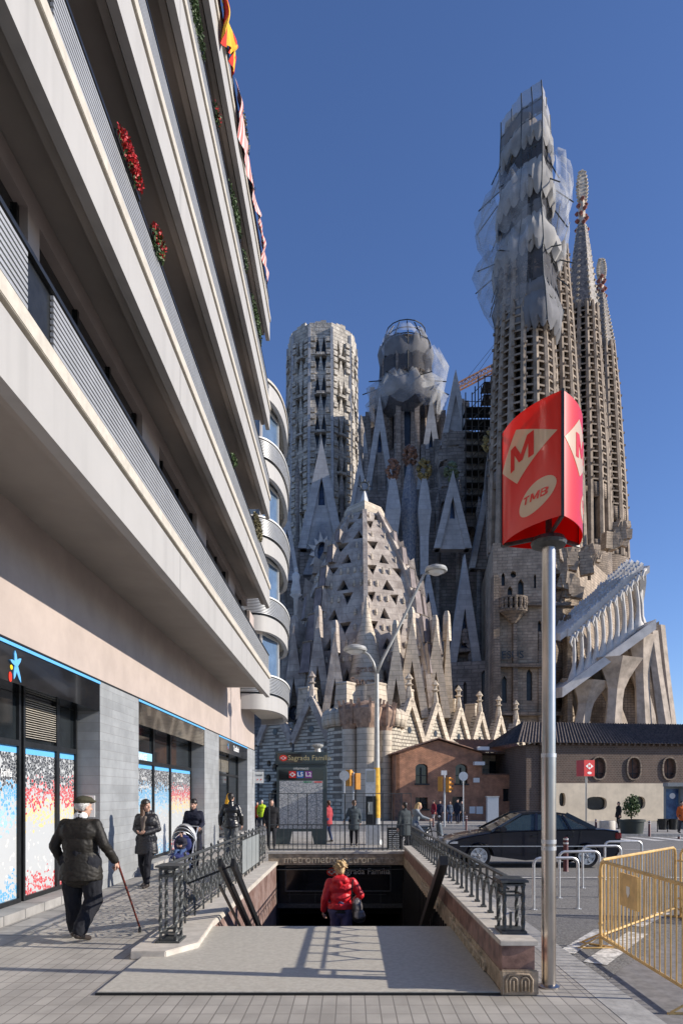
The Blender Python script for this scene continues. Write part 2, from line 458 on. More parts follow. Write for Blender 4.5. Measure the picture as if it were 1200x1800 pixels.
# kerb faces
struct('pavement', g, M['tiles'], 'grey square tile pavement around the stair opening')
g = MB()
for i, (y0, y1) in enumerate([(-12, 17), (17, 36.3)]):
    g.hexa([(KX-0.3,y0,gz(y0)-0.2),(KX,y0,gz(y0)-0.2),(KX,y1,gz(y1)-0.2),(KX-0.3,y1,gz(y1)-0.2),
            (KX-0.3,y0,gz(y0)+0.003),(KX,y0,gz(y0)+0.003),(KX,y1,gz(y1)+0.003),(KX-0.3,y1,gz(y1)+0.003)])
g.box(-60, KX-0.3, 36.0, 36.3, gz(36)-0.2, gz(36)+0.003)
struct('kerb', g, M['kerb'], 'stone kerb along the near pavement')
g = MB()
g.quad((-4.55,-12,0.004),(-4.0,-12,0.004),(-4.0,17,0.004),(-4.55,17,0.004))
g.quad((-4.55,17,0.004),(-4.0,17,0.004),(-4.0,36,gz(36)+0.004),(-4.55,36,gz(36)+0.004))
struct('paving_strip', g, M['edge_slab'], 'smooth grey slabs along the shop fronts')
# the far pavement in front of the brick buildings
g = MB()
far = [(-60,47.5),(9,47.5),(11.5,33.5),(80,33.5)]
ff = lambda y: gz(y)
g.add([(-60,47.5,gz(47.5)),(9,47.5,gz(47.5)),(9,62,gz(62)),(-60,62,gz(62)),(11.5,33.5,gz(33.5)),(90,33.5,gz(33.5)),(90,62,gz(62))],
      [(0,1,2,3),(1,4,5,6,2)])
g.add([(-60,62,gz(62)),(90,62,gz(62)),(90,150,gz(62)),(-60,150,gz(62))], [(0,1,2,3)])
struct('far_pavement', g, M['tiles'], 'pavement across the street before the brick houses')
g = MB()
for a, b in zip(far[:-1], far[1:]):
    pa, pb = Vector((a[0],a[1],0)), Vector((b[0],b[1],0))
    nrm = (pb-pa).normalized().cross(Vector((0,0,1))) * 0.3
    vs = []
    for dz in (-0.16, 0.006):
        vs += [(pa.x+nrm.x*.1, pa.y+nrm.y*.1, gz(pa.y)+dz), (pb.x+nrm.x*.1, pb.y+nrm.y*.1, gz(pb.y)+dz), (pb.x-nrm.x, pb.y-nrm.y, gz(pb.y)+dz), (pa.x-nrm.x, pa.y-nrm.y, gz(pa.y)+dz)]
    g.hexa(vs)
struct('far_kerb', g, M['kerb'], 'stone kerb of the far pavement')
# painted markings and the lighter road patch
g = MB()
ZR = -0.12
g.add([(2.42,-6,ZR+.004),(30,-6,ZR+.004),(30,6.9,ZR+.004),(5.2,8.4,ZR+.004),(3.9,8.5,ZR+.004),(2.9,7.3,ZR+.004),(2.42,6.6,ZR+.004)], [(0,1,2,3,4,5,6)])
struct('road_patch', g, M['concrete_road'], 'lighter worn patch of road surface')
g = MB()
for (a, b, w_) in [((2.52,8.0),(3.45,9.35),0.2), ((2.68,7.5),(3.85,9.15),0.26), ((4.0,9.6),(4.9,10.7),0.2), ((4.7,9.3),(5.9,10.9),0.25), ((5.8,9.0),(7.2,10.9),0.25)]:
    a = Vector((a[0],a[1],ZR+.008)); b = Vector((b[0],b[1],ZR+.008)); sd = (b-a).normalized().cross(Vector((0,0,1)))*w_/2
    g.quad(a-sd, a+sd, b+sd, b-sd)
z2 = lambda y: gz(y)-0.12+0.008
for (x0,x1,y0,y1) in [(2.6,12,15.15,15.27),(2.6,30,24.0,24.15)]:
    g.quad((x0,y0,z2(y0)),(x1,y0,z2(y0)),(x1,y1,z2(y1)),(x0,y1,z2(y1)))
for k in range(12):
    x = 3.2 + k*1.1
    g.quad((x,29.5,z2(29.5)),(x+.55,29.5,z2(29.5)),(x+.55,32.8,z2(32.8)),(x,32.8,z2(32.8)))
struct('road_marking', g, M['paint'], 'worn white stripes painted on the asphalt')
# landing slab at the stair head
g = MB()
g.add([(-2.2,5.93,0.03),(1.305,5.93,0.03),(1.305,8.87,0.03),(-1.84,8.87,0.03),(-1.84,7.9,0.03),(-2.2,7.47,0.03),
       (-2.2,5.93,0.0),(1.305,5.93,0.0),(1.305,8.87,-0.12),(-1.84,8.87,-0.12),(-1.84,7.9,0),(-2.2,7.47,0)],
      [(0,1,2,3,4,5),(0,6,7,1),(1,7,8,2),(2,8,9,3)])
struct('landing', g, M['landing'], 'pale terrazzo landing slab at the head of the stairs')
g = MB()
g.box(-2.213, 1.305, 5.917, 5.93, 0.001, 0.022)
struct('landing_joint', g, M['black_metal'], 'dark joint along the near edge of the landing')
# stairs
g = MB()
y, z = 8.87, 0.0
while y < 17.5:
    g.box(HX0, HX1, y, y+0.31, z-0.36, z-0.161)
    y += 0.31; z -= 0.161
BZ = z
g.box(HX0-3, HX1+3, y, 30, z-0.36, z-0.16)
struct('stairs', g, M['step'], 'stone steps leading down to the station')
g = MB()
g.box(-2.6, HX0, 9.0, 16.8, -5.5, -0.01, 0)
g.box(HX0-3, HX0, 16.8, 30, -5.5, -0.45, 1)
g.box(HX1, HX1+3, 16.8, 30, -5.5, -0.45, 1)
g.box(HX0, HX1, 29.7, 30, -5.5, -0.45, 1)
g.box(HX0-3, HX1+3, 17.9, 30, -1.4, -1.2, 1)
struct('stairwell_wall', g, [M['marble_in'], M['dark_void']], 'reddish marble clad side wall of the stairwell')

# ---- left cap and right parapet wall, back beam
o = MB()
o.hexa([(-2.32,7.47,0.0),(-1.83,7.47,0.0),(-1.83,16.8,0.0),(-2.32,16.8,0.0),(-2.32,7.47,0.075),(-1.95,7.47,0.075),(-1.83,16.8,0.075),(-2.32,16.8,0.075)])
o.prism([(-2.32,7.2,0.0),(-1.95,7.2,0.0),(-1.70,7.62,0.0),(-1.79,8.9,0.0),(-1.79,16.8,0.0),(-2.35,16.8,0.0),(-2.35,7.3,0.0)], (0,0,0.09))
lk = o.build('low_kerb_wall', M['cap_stone'], bevel=0.008)
tag(lk, 'low pale stone kerb wall carrying the scrollwork railing left of the stairs', 'low wall')

pw = thing('parapet_wall', (1.46, 5.93, 0), 'parapet wall of red marble and carved band right of the stairs', 'wall')
o = MB(); o.box(1.31, 1.61, 5.93, 16.8, 0.03, 0.20); o.box(1.31, 1.61, 9.0, 16.8, -1.2, 0.03)
o.build('carved_band', M['band_stone'], pw)
o = MB(); o.box(1.318, 1.60, 5.94, 16.8, 0.20, 0.43); o.build('marble_course', M['marble_red'], pw)
o = MB(); o.box(1.295, 1.625, 5.915, 16.8, 0.43, 0.475); o.build('coping', M['cap_stone'], pw, bevel=0.006)
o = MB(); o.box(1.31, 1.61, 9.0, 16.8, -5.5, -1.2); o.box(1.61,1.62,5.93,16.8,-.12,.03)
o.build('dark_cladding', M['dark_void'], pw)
o = MB()
y = 9.1
while y < 16.6:
    o.box(1.285, 1.312, y, y+0.05, -3.5, -0.03); y += 0.24
o.build('cladding_fin', M['black_metal'], pw)
t = text_obj('carved_lettering', 'metrometrometrometro', 0.235, M['worn_letter'], pw, (1.306, 7.75, 0.108), (0,-1,0), (0,0,1), extrude=0.02, bold=0.004)
t2 = text_obj('carved_lettering', 'metrometrometrometro', 0.235, M['worn_letter'], pw, (1.306, 11.4, 0.108), (0,-1,0), (0,0,1), extrude=0.02, bold=0.004)
# stone monogram block at the near end
mo = MB(); mo.box(1.30, 1.625, 5.90, 5.93, 0.0, 0.225)
mo.build('monogram_block', M['band_stone'], pw, bevel=0.012)
mm = MB()
for cx in (1.405, 1.505):
    pts = [(cx-0.032, 5.895, 0.04), (cx-0.032, 5.895, 0.13)] + [(cx-0.032*math.cos(a), 5.895, 0.13+0.034*math.sin(a)) for a in [math.pi*i/8 for i in range(1,8)]] + [(cx+0.032,5.895,0.13),(cx+0.032,5.895,0.04)]
    mm.tube(pts, 0.010, 6)
    mm.bar((cx,5.897,0.045),(cx,5.897,0.135),0.022,0.012)
mm.tube([(1.345,5.895,0.035),(1.34,5.895,0.14),(1.37,5.895,0.185),(1.455,5.895,0.19),(1.54,5.895,0.185),(1.57,5.895,0.14),(1.565,5.895,0.035)], 0.011, 6)
mm.build('monogram', M['band_stone'], pw, smooth=True)

bm_ = thing('back_beam', (-0.26, 16.8, 0), 'stone beam with raised lettering over the stair mouth', 'beam')
o = MB(); o.box(-2.02, 1.45, 16.8, 17.2, 0.0, 0.27); o.build('carved_band', M['band_stone'], bm_)
o = MB(); o.box(-2.05, 1.50, 16.77, 17.25, 0.27, 0.335); o.build('coping', M['cap_stone'], bm_, bevel=0.008)
text_obj('carved_lettering', 'metrometrometrometro', 0.27, M['worn_letter'], bm_, (-0.28, 16.796, 0.13), (1,0,0), (0,0,1), extrude=0.014, bold=0.002)
o = MB(); o.box(HX0, HX1, 17.25, 17.4, -1.15, 0.0); o.build('dark_lintel', M['black_metal'], bm_)
o = MB(); o.box(HX0, HX1, 17.2, 17.25, -1.13, -1.02); o.build('lintel_edge', M['iron'], bm_)
o = MB()
for x in (-1.55, -0.9, 0.0, 0.75): o.box(x, x+0.02, 17.225, 17.25, -1.0, -0.75)
o.box(-1.6,0.9,17.22,17.25,-0.80,-0.78)
o.build('cable_tray', M['iron'], bm_)
# ---------------------------------------------------------------- apartment building on the left
XRR = -4.97
UX = -3.78           # wall plane of the upper floors behind the balconies
FX, BX = -4.55, -2.97            # facade plane, balcony plane
LZ = [5.30 + 3.28*i for i in range(5)]
YE = 25.1
ap = thing('apartment_building', (-4.55, 32.3, 0), 'apartment block with long white louvred balconies and a pink and slate ground floor', 'building')
w_ = MB()
# ground floor band (pink) with shadowed body behind
def wall_x(mb, y0, y1, z0, z1, x=FX, t=0.3, mi=0): mb.box(x-t, x, y0, y1, z0, z1, mi)
wall_x(w_, -14, 32.3, 3.80, LZ[0]+0.36)
for i in range(5):
    zf = LZ[i]+0.36
    top = zf+3.28 if i < 4 else zf+1.2
    wall_x(w_, -14, 25.0, zf+.02, zf+0.85, x=UX, mi=0); wall_x(w_, 25.0, 32.3, zf, top, x=FX-0.02)
    wall_x(w_, -14, 25.0, top-0.30 if i < 4 else zf+1.0, top-.02, x=UX); w_.box(FX, UX-.3, 24.7, 25.0, zf+.25, top-.02)
    y = -14
    k = 0
    while y < 29:
        wall_x(w_, y, y+(.3 if y < 10 else 1.1), zf+0.85, top-0.3, x=UX); y += 4.4
w_.build('wall', M['pink'], ap)
b_ = MB(); b_.box(-16, FX-0.35, -14, 32.3, 3.85, LZ[4]+1.4); b_.box(FX-.35, UX-0.35, -14, 24.9, LZ[0]+.6, LZ[4]+1.4); b_.box(-16, XRR-0.2, -14, 32.3, -.3, 3.9); b_.box(FX-0.35, FX, 32.29, 32.31, 3.8, LZ[0]+.3)
b_.build('building_core', M['pink'], ap)
# windows of the upper floors
for i in range(5):
    zf = LZ[i]+0.36; y = -14; 
    top = zf+3.28 if i < 4 else zf+1.2
    while y < 24:
        fr = MB(); fr.box(UX-0.20, UX-0.14, y+.3, y+4.4, zf+0.85, top-0.3)
        pn = fr.build('window', M['dark_glass'], ap)
        f2 = MB()
        for yy in (y+.3, y+1.7, y+3.0, y+4.34): f2.box(UX-0.16, UX-0.10, yy, yy+0.06, zf+0.85, top-0.3)
        f2.build('window_frame', M['black_metal'], pn)
        y += 4.4
# balconies
for i, z in enumerate(LZ):
    s_ = MB()
    s_.box(BX-0.14, BX, -14, YE, z, z+0.63)                       # fascia
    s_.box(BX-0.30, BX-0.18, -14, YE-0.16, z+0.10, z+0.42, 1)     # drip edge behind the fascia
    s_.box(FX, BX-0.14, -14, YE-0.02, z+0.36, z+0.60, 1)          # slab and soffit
    s_.box(FX, BX-0.14, YE-0.14, YE-0.001, z+0.60, z+0.63, 0)
    bal = s_.build('balcony', [M['render_white'], M['soffit']], ap)
    c_ = MB()
    c_.box(BX-0.16, BX-0.05, -14, YE, z+0.63, z+0.675, 1)
    c_.box(BX-0.18, BX+0.035, -14, YE, z+0.675, z+0.86)
    c_.build('coping', [M['coping'], M['black_metal']], bal, bevel=0.008)
    l_ = MB()
    n = 10
    for k in range(n):
        zz = z+0.90 + k*0.062
        for (a, b) in ((-14, 6.35), (6.9, YE-0.05)):
            l_.box(BX-0.066, BX-0.03, a, b, zz-0.004, zz+0.034)
    l_.build('louvre_screen', M['louvre'], bal)
    h_ = MB()
    h_.box(BX-0.10, BX-0.02, -14, YE-0.03, z+1.52, z+1.57)
    y = -13.5
    while y < YE:
        h_.box(BX-0.105, BX-0.075, y, y+0.03, z+0.86, z+1.53); y += 1.45
    h_.box(BX-0.10, BX-0.07, -14, YE-.05, z+0.88, z+1.52)
    h_.build('handrail', M['black_metal'], bal)
    j_ = MB()
    for yy in (19.6,-2.2,4.1,11.9):
        j_ = MB(); j_.box(BX-0.001, BX+0.0015, yy, yy+0.012, z, z+0.63); j_.build('fascia_joint', M['iron'], bal)

# rounded bays at the far corner
def ellipse_pts(x0, rx, yc, ry, n=28, a0=-90, a1=90):
    return [(x0+rx*max(0,math.cos(R(a0+(a1-a0)*k/n)))**0.62, yc+ry*math.copysign(abs(math.sin(R(a0+(a1-a0)*k/n)))**0.85, math.sin(R(a0+(a1-a0)*k/n)))) for k in range(n+1)]
BC = ellipse_pts(FX, 1.58, 31.6, 3.3)
BI = ellipse_pts(FX, 1.40, 31.6, 3.12)
BL = ellipse_pts(FX, 1.66, 31.6, 3.38)
def curved(mb, out, inn, z0, z1, mi=0):
    n = len(out)
    rings = [[(out[k][0],out[k][1],z0),(out[k][0],out[k][1],z1),(inn[k][0],inn[k][1],z1),(inn[k][0],inn[k][1],z0)] for k in range(n)]
    mb.ring(rings, True, True, mi)
for i, z in enumerate(LZ):
    s_ = MB()
    curved(s_, BC, BI, z-0.02, z+0.62)
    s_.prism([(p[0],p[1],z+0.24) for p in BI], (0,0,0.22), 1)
    bay = s_.build('bay_balcony', [M['render_white'], M['coping']], ap, smooth='auto')
    BD = ellipse_pts(FX, 1.57, 31.6, 3.29)
    c_ = MB(); curved(c_, BD, BI, z+0.62, z+0.68)
    c_.build('shadow_joint', M['black_metal'], bay)
    l_ = MB()
    BLi = ellipse_pts(FX, 1.60, 31.6, 3.32)
    if i < 4:
        for k in range(11):
            zz = z+0.70+k*0.062
            curved(l_, BL, BLi, zz, zz+0.034)
        l_.build('louvre_screen', M['louvre'], bay, smooth='auto')
        c_ = MB(); curved(c_, ellipse_pts(FX, 1.70, 31.6, 3.42), BI, z+1.40, z+1.46)
        c_.build('rim', M['white_frame'], bay, smooth='auto')
        c_ = MB(); curved(c_, BLi, BI, z+0.68, z+1.40); c_.build('screen_back', M['iron'], bay, smooth='auto')
        # glazed room behind
        G = [(FX,28.9),(-3.80,29.0),(-3.28,30.7),(-3.55,33.6),(FX,34.2)]
        gl = MB()
        for a, b in zip(G[:-1], G[1:]): gl.quad((a[0],a[1],z+0.46),(b[0],b[1],z+0.46),(b[0],b[1],z+3.50),(a[0],a[1],z+3.50))
        gg = gl.build('bay_window', M['blue_glass'], ap)
        fr = MB()
        for q in G[1:4]: fr.box(q[0]-0.05, q[0]+0.05, q[1]-0.05, q[1]+0.05, z+0.46, z+3.50)
        for a, b in zip(G[:-1], G[1:]):
            fr.bar((a[0],a[1],z+3.3),(b[0],b[1],z+3.3),0.07,0.12)
        fr.build('window_frame', M['white_frame'], gg)
    else:
        c_ = MB(); curved(c_, ellipse_pts(FX, 1.62, 31.6, 3.34), BI, z+0.70, z+0.80); c_.build('rim', M['coping'], bay, smooth='auto')

# ---- ground floor: slate piers, sign bands, shop fronts
XR = -4.97
piers = [(12.35,14.6),(21.2,23.5),(30.0,32.3)]
for a, b in piers:
    o = MB(); o.box(XR-0.1, FX+0.02, a, b, -0.3, 3.80); o.build('pier', M['slate'], ap)
o = MB(); o.box(FX-.02, FX+0.035, -14, 32.3, 3.79, 3.815); o.build('string_course', M['black_metal'], ap)
def logo_star(parent, c, s, x):
    """the star mark: five arms and two dots, lying on the plane x; reads towards -Y"""
    o = MB()
    arms = [(100, 1.0, .26), (168, .92, .20), (38, .95, .24), (-58, 1.35, .24), (-108, 1.12, .24)]
    for a, L, wd in arms:
        d = Vector((0, math.cos(R(a)), math.sin(R(a)))); n_ = Vector((0,-d.z,d.y))
        p = Vector((x, c[0], c[1])); pts = []
        outline = [(0,.22),(.35,.19),(.75,.14),(1.0,.02)]
        for t, h in outline: pts.append(p + d*t*L*s + n_*h*s*(wd/.24))
        for t, h in reversed(outline): pts.append(p + d*t*L*s - n_*h*s*(wd/.24))
        o.prism(pts, (0.006+0.0007*abs(a)/10,0,0))
    o.build('logo_star', M['sky_blue'], parent)
    def dot(cy, cz, ry, rz, m):
        q = MB(); q.prism([(x, c[0]+cy*s+ry*s*math.cos(2*math.pi*k/18), c[1]+cz*s+rz*s*math.sin(2*math.pi*k/18)) for k in range(18)], (0.005,0,0)); q.build('logo_dot', m, parent)
    dot(-.62,-.28,.17,.17, M['logo_y']); dot(-.78,-.98,.22,.36, M['logo_r'])
M['logo_y'] = mat('logo_yellow', srgb(245,205,30), 0.5, 0.02, 2, 0)
M['logo_r'] = mat('logo_red', srgb(225,50,25), 0.5, 0.02, 2, 0)
M['white_letter'] = mat('white_lettering', (0.75,0.75,0.73,1), 0.5, 0.02, 2, 0)

def poster_mat(name, mid, mid2):
    """printed mosaic: pebbles on white, coloured by height"""
    m = bpy.data.materials.new(name); m.use_nodes = True
    n, l = m.node_tree.nodes, m.node_tree.links
    b = n['Principled BSDF']; b.inputs['Roughness'].default_value = 0.25
    geo = n.new('ShaderNodeNewGeometry')
    sp = n.new('ShaderNodeSeparateXYZ'); l.new(geo.outputs['Position'], sp.inputs[0])
    vo = n.new('ShaderNodeTexVoronoi'); vo.inputs['Scale'].default_value = 19.0
    l.new(geo.outputs['Position'], vo.inputs['Vector'])
    ve = n.new('ShaderNodeTexVoronoi'); ve.feature = 'DISTANCE_TO_EDGE'; ve.inputs['Scale'].default_value = 19.0
    l.new(geo.outputs['Position'], ve.inputs['Vector'])
    sc_ = n.new('ShaderNodeSeparateColor'); l.new(vo.outputs['Color'], sc_.inputs[0])
    # height with a jitter per pebble
    j = n.new('ShaderNodeMath'); j.operation = 'MULTIPLY_ADD'; j.inputs[1].default_value = 0.34; l.new(sc_.outputs[0], j.inputs[0]); l.new(sp.outputs[2], j.inputs[2])
    mr = n.new('ShaderNodeMapRange'); mr.inputs[1].default_value = 0.2; mr.inputs[2].default_value = 2.75; l.new(j.outputs[0], mr.inputs[0])
    cr = n.new('ShaderNodeValToRGB'); cr.color_ramp.interpolation = 'CONSTANT'
    E = [(0.0, mid), (0.20, (.6,.6,.58,1)), (0.45, mid2), (0.60, mid), (0.74, (.05,.055,.065,1))]
    el = cr.color_ramp.elements
    el[0].position, el[0].color = E[0]; el[1].position, el[1].color = E[1]
    for p_, c_ in E[2:]:
        e = el.new(p_); e.color = c_
    l.new(mr.outputs[0], cr.inputs[0])
    # density of pebbles
    dr = n.new('ShaderNodeValToRGB')
    D_ = [(0.0,.7),(0.13,.35),(0.25,.06),(0.42,.10),(0.50,.6),(0.66,.9)]
    el = dr.color_ramp.elements; el[0].position=0; el[0].color=(D_[0][1],)*3+(1,); el[1].position=D_[1][0]; el[1].color=(D_[1][1],)*3+(1,)
    for p_, c_ in D_[2:]:
        e = el.new(p_); e.color = (c_,c_,c_,1)
    mr2 = n.new('ShaderNodeMapRange'); mr2.inputs[1].default_value = 0.2; mr2.inputs[2].default_value = 2.55; l.new(sp.outputs[2], mr2.inputs[0]); l.new(mr2.outputs[0], dr.inputs[0])
    lt = n.new('ShaderNodeMath'); lt.operation = 'LESS_THAN'; l.new(sc_.outputs[1], lt.inputs[0]); l.new(dr.outputs[0], lt.inputs[1])
    eg = n.new('ShaderNodeMath'); eg.operation = 'GREATER_THAN'; eg.inputs[1].default_value = 0.055; l.new(ve.outputs[0], eg.inputs[0])
    mu = n.new('ShaderNodeMath'); mu.operation = 'MULTIPLY'; l.new(lt.outputs[0], mu.inputs[0]); l.new(eg.outputs[0], mu.inputs[1])
    mx = n.new('ShaderNodeMix'); mx.data_type = 'RGBA'; mx.inputs[6].default_value = (0.46,0.48,0.49,1)
    l.new(mu.outputs[0], mx.inputs[0]); l.new(cr.outputs[0], mx.inputs[7])
    l.new(mx.outputs[2], b.inputs['Base Color'])
    return m
M['poster_b'] = poster_mat('blue_mosaic_print', srgb(95,160,200), srgb(150,190,212))
M['poster_r'] = poster_mat('red_mosaic_print', srgb(190,70,75), srgb(220,195,135))

fronts = [(-14, 12.35), (14.6, 21.2), (23.5, 30.0)]
for fi, (a, b) in enumerate(fronts):
    o = MB(); o.box(FX-0.40, FX+0.01, a, b, 3.25, 3.79)
    band = o.build('sign_band', M['sign_black'], ap)
    o = MB(); o.box(FX+0.01, FX+0.03, a, b, 3.735, 3.78); o.build('blue_trim', M['sky_blue'], band)
    if fi == 0: logo_star(band, (9.25, 3.50), 0.19, FX+0.012)
    if fi == 2:
        logo_star(band, (25.3, 3.53), 0.10, FX+0.012)
        text_obj('lettering', 'CaixaBank', 0.30, M['white_letter'], band, (FX+0.015, 27.1, 3.52), (0,1,0), (0,0,1), extrude=0.004, bold=0.004)
    # dark recess wall
    o = MB(); o.box(XR-0.16, XR-0.12, a, b, 0, 3.3); o.box(XR-0.12, FX-0.02, a, b, -0.05, 0.13, 1); o.build('shop_recess', [M['dark_void'], M['edge_slab']], ap)
def shop_window(y0, y1, kind, post):
    o = MB(); o.box(XR-0.02, XR, y0, y1, 2.50, 3.25)
    g_ = o.build('shop_window', M['dark_glass'], ap)
    o = MB()
    for yy in (y0, y1-0.06): o.box(XR, XR+0.05, yy, yy+0.06, 0.13, 3.25)
    o.box(XR, XR+0.05, y0+.06, y1-.06, 2.46, 2.55); o.box(XR, XR+0.05, y0+.06, y1-.06, 0.13, 0.20)
    o.build('window_frame', M['black_metal'], g_)
    if post:
        o = MB(); o.box(XR+0.001, XR+0.008, y0+0.06, y1-0.06, 0.20, 2.36)
        p_ = o.build('window_print', M[post], g_)
        o = MB(); o.box(XR+0.001, XR+0.009, y0+0.06, y1-0.06, 2.36, 2.46); o.build('print_edge', M['sky_blue'], g_)
    else:
        o = MB(); o.box(XR-0.01, XR+0.004, y0+0.06, y1-0.06, 0.20, 2.46); o.build('pane', M['dark_glass'], g_)
    if kind == 'vent':
        o = MB(); zz = 2.62
        while zz < 3.2:
            o.bar((XR+0.03,y0+0.08,zz),(XR+0.03,y1-0.08,zz),0.03,0.008); zz += 0.036
        o.build('vent_slat', M['coping'], g_)
    return g_
shop_window(4.0, 6.0, '', 'poster_r'); shop_window(6.0, 8.0, '', 'poster_r')
g1 = shop_window(8.0, 10.2, '', 'poster_b')
text_obj('lettering', 'Mira la ciutat brilla', 0.17, M['white_letter'], g1, (XR+0.013, 9.36, 2.05), (0,1,0), (0,0,1), extrude=0.002, shear=0.15)
shop_window(10.28, 11.5, 'vent', 'poster_r'); shop_window(11.5, 12.3, '', 'poster_r')
shop_window(14.65, 15.75, '', 'poster_r')
g2 = shop_window(15.75, 17.1, '', 'poster_b')
text_obj('lettering', 'Fes click,', 0.13, M['white_letter'], g2, (XR+0.013, 16.4, 2.12), (0,1,0), (0,0,1), extrude=0.002)
text_obj('lettering', 'a Sagrada Família', 0.12, M['white_letter'], g2, (XR+0.013, 16.4, 1.92), (0,1,0), (0,0,1), extrude=0.002)
shop_window(17.1, 18.7, '', 'poster_b'); 
g3 = shop_window(18.7, 21.15, '', 'poster_r')
text_obj('lettering', 'El teu banc,', 0.15, M['white_letter'], g3, (XR+0.013, 19.9, 2.14), (0,1,0), (0,0,1), extrude=0.002)
text_obj('lettering', 'a prop teu', 0.15, M['white_letter'], g3, (XR+0.013, 19.9, 1.92), (0,1,0), (0,0,1), extrude=0.002)
g4 = shop_window(23.6, 25.3, '', None); g5 = shop_window(25.3, 27.6, 'vent', None); g6 = shop_window(27.6, 29.9, '', None)
o = MB(); o.box(XR+0.01, XR+0.03, 15.0, 17.0, 2.50, 2.74)
cs = o.build('exchange_sign', mat('pale_blue_lightbox', srgb(150,200,235), 0.4, 0.02, 2, 0), ap)
text_obj('lettering', 'CHANGE', 0.22, M['white_letter'], cs, (XR+0.034, 16.1, 2.62), (0,1,0), (0,0,1), extrude=0.002, bold=0.004)
o = MB(); o.box(FX-0.35, FX-0.33, 12.33, 12.345, 1.35, 1.75); 
# notices on the side of the first pier
nb = MB(); nb.box(-4.80, -4.62, 12.335, 12.35, 1.33, 1.72); nb.build('notice', M['white_letter'], ap)
# hanging sign on the corner
hs = MB(); hs.bar((FX,31.6,2.85),(FX+0.55,31.6,2.85),0.04); hs.build('bracket', M['galv'], ap)
o = MB(); o.box(FX+0.12, FX+0.52, 31.57, 31.63, 2.25, 2.78); hg = o.build('hanging_sign', M['white_frame'], ap)
text_obj('lettering', 'hotel', 0.15, M['black_metal'], hg, (FX+0.32, 31.565, 2.62), (1,0,0), (0,0,1), extrude=0.002)
st = MB()
for dx in (-.08,.08):
    st.prism([(FX+0.32+dx+0.05*math.cos(R(90+72*k*2)), 31.568, 2.4+0.05*math.sin(R(90+72*k*2))) for k in range(5)][:3], (0,-0.004,0))
st.build('star', M['logo_r'], hg)

# ---- flowers, plants, flag and cloth on the balcony rails
def leaf_cloud(mb, c, rx, ry, rz, n, s, mi=0):
    for _ in range(n):
        u = Vector((random.gauss(0,1), random.gauss(0,1), random.gauss(0,1)))
        u = u.normalized() * random.random()**0.45
        p = Vector(c) + Vector((u.x*rx, u.y*ry, u.z*rz))
        a = Vector((random.uniform(-1,1), random.uniform(-1,1), random.uniform(-1,1))).normalized()
        b = a.cross(Vector((random.uniform(-1,1), random.uniform(-1,1), random.uniform(-1,1)))).normalized()
        k = s*random.uniform(.6,1.4)
        mb.add([p-a*k, p+b*k*.5, p+a*k, p-b*k*.5], [(0,1,2,3)], mi)
def planter(name, label, y, z, length, fl, gr, hang=0.0, h=0.22, dry=False, group='plants on the balcony rails'):
    t = thing(name, (BX, y, z), label, 'plant', group)
    o = MB(); o.box(BX-0.10, BX+0.0, y-length/2, y+length/2, z+0.0, z+0.06); o.build('flower_box', M['black_metal'], t)
    o = MB(); leaf_cloud(o, (BX+0.0, y, z+0.08-hang/2), 0.09, length/2, h*.8+hang/2, gr, 0.034)
    o.build('foliage', M['leaf2'] if dry else M['leaf'], t)
    if fl:
        o = MB(); leaf_cloud(o, (BX+0.03, y, z+0.13-hang/2), 0.08, length/2, h*0.8, fl, 0.024); o.build('blossom', M['petal'], t)
zr = lambda i: LZ[i]+1.55
planter('geranium', 'long row of red geraniums on the second balcony rail', 9.15, zr(1), 1.0, 800, 150, h=0.16)
planter('geranium', 'red geraniums with green leaves farther along the second balcony rail', 10.5, zr(1), 0.65, 260, 450, h=0.2)
planter('green_plant', 'small bright green bush on the second balcony rail', 17.3, zr(1), 0.6, 0, 300, h=0.16)
planter('leafy_shrub', 'large yellowish shrub at the far end of the second balcony', 21.9, zr(1)+0.1, 1.9, 0, 1500, h=0.42, dry=True)
planter('trailing_plant', 'long green trailing plant on the fourth balcony at the top edge', 13.0, zr(3), 1.9, 0, 900, hang=0.1)
planter('geranium', 'small orange red flowers on the fourth balcony', 15.1, zr(3), 0.6, 60, 160, h=0.16)
planter('trailing_plant', 'green trailing plant midway along the fourth balcony', 17.6, zr(3), 1.8, 0, 700)
planter('trailing_plant', 'sparse green plant past the middle of the fourth balcony', 19.2, zr(3), 0.8, 0, 160)
planter('trailing_plant', 'leafy plant at the far end of the fourth balcony', 21.6, zr(3), 2.4, 0, 900)
planter('dry_shrub', 'dry bush rising above the top balcony rail against the sky', 19.2, zr(4)+0.3, 1.3, 0, 420, h=0.5, dry=True)
planter('dry_shrub', 'thin dry twig plant on the top balcony rail below the bigger bush', 20.6, zr(4)+0.1, 0.6, 0, 70, h=0.35, dry=True)
def cloth(name, label, cat, y0, y1, ztop, drop, cmat, bulge):
    mb = MB(); ny, nz = 40, 14
    rows = []
    for a in range(nz+1):
        v = a/nz; row = []
        for b in range(ny+1):
            u = b/ny; y = y0+(y1-y0)*u
            d = drop*(0.8+0.35*math.sin(u*5.1+1)+0.12*math.sin(u*17))
            x = BX+0.03+bulge*math.sin(v*2.2)*(0.7+0.3*math.sin(u*9+v*3)) + 0.05*math.sin(u*34+v*2.5)*v + 0.03*math.sin(u*61)
            row.append(Vector((x, y+0.05*math.sin(v*5+u*8), ztop-d*v)))
        rows.append(row)
    mb.ring(rows, False, False)
    mb2 = MB(); mb2.ring([[p-Vector((0.012,0,0)) for p in r] for r in rows], False, False)
    mb.add(mb2.v, mb2.f)
    return tag(mb.build(name, cmat, smooth=True), label, cat)
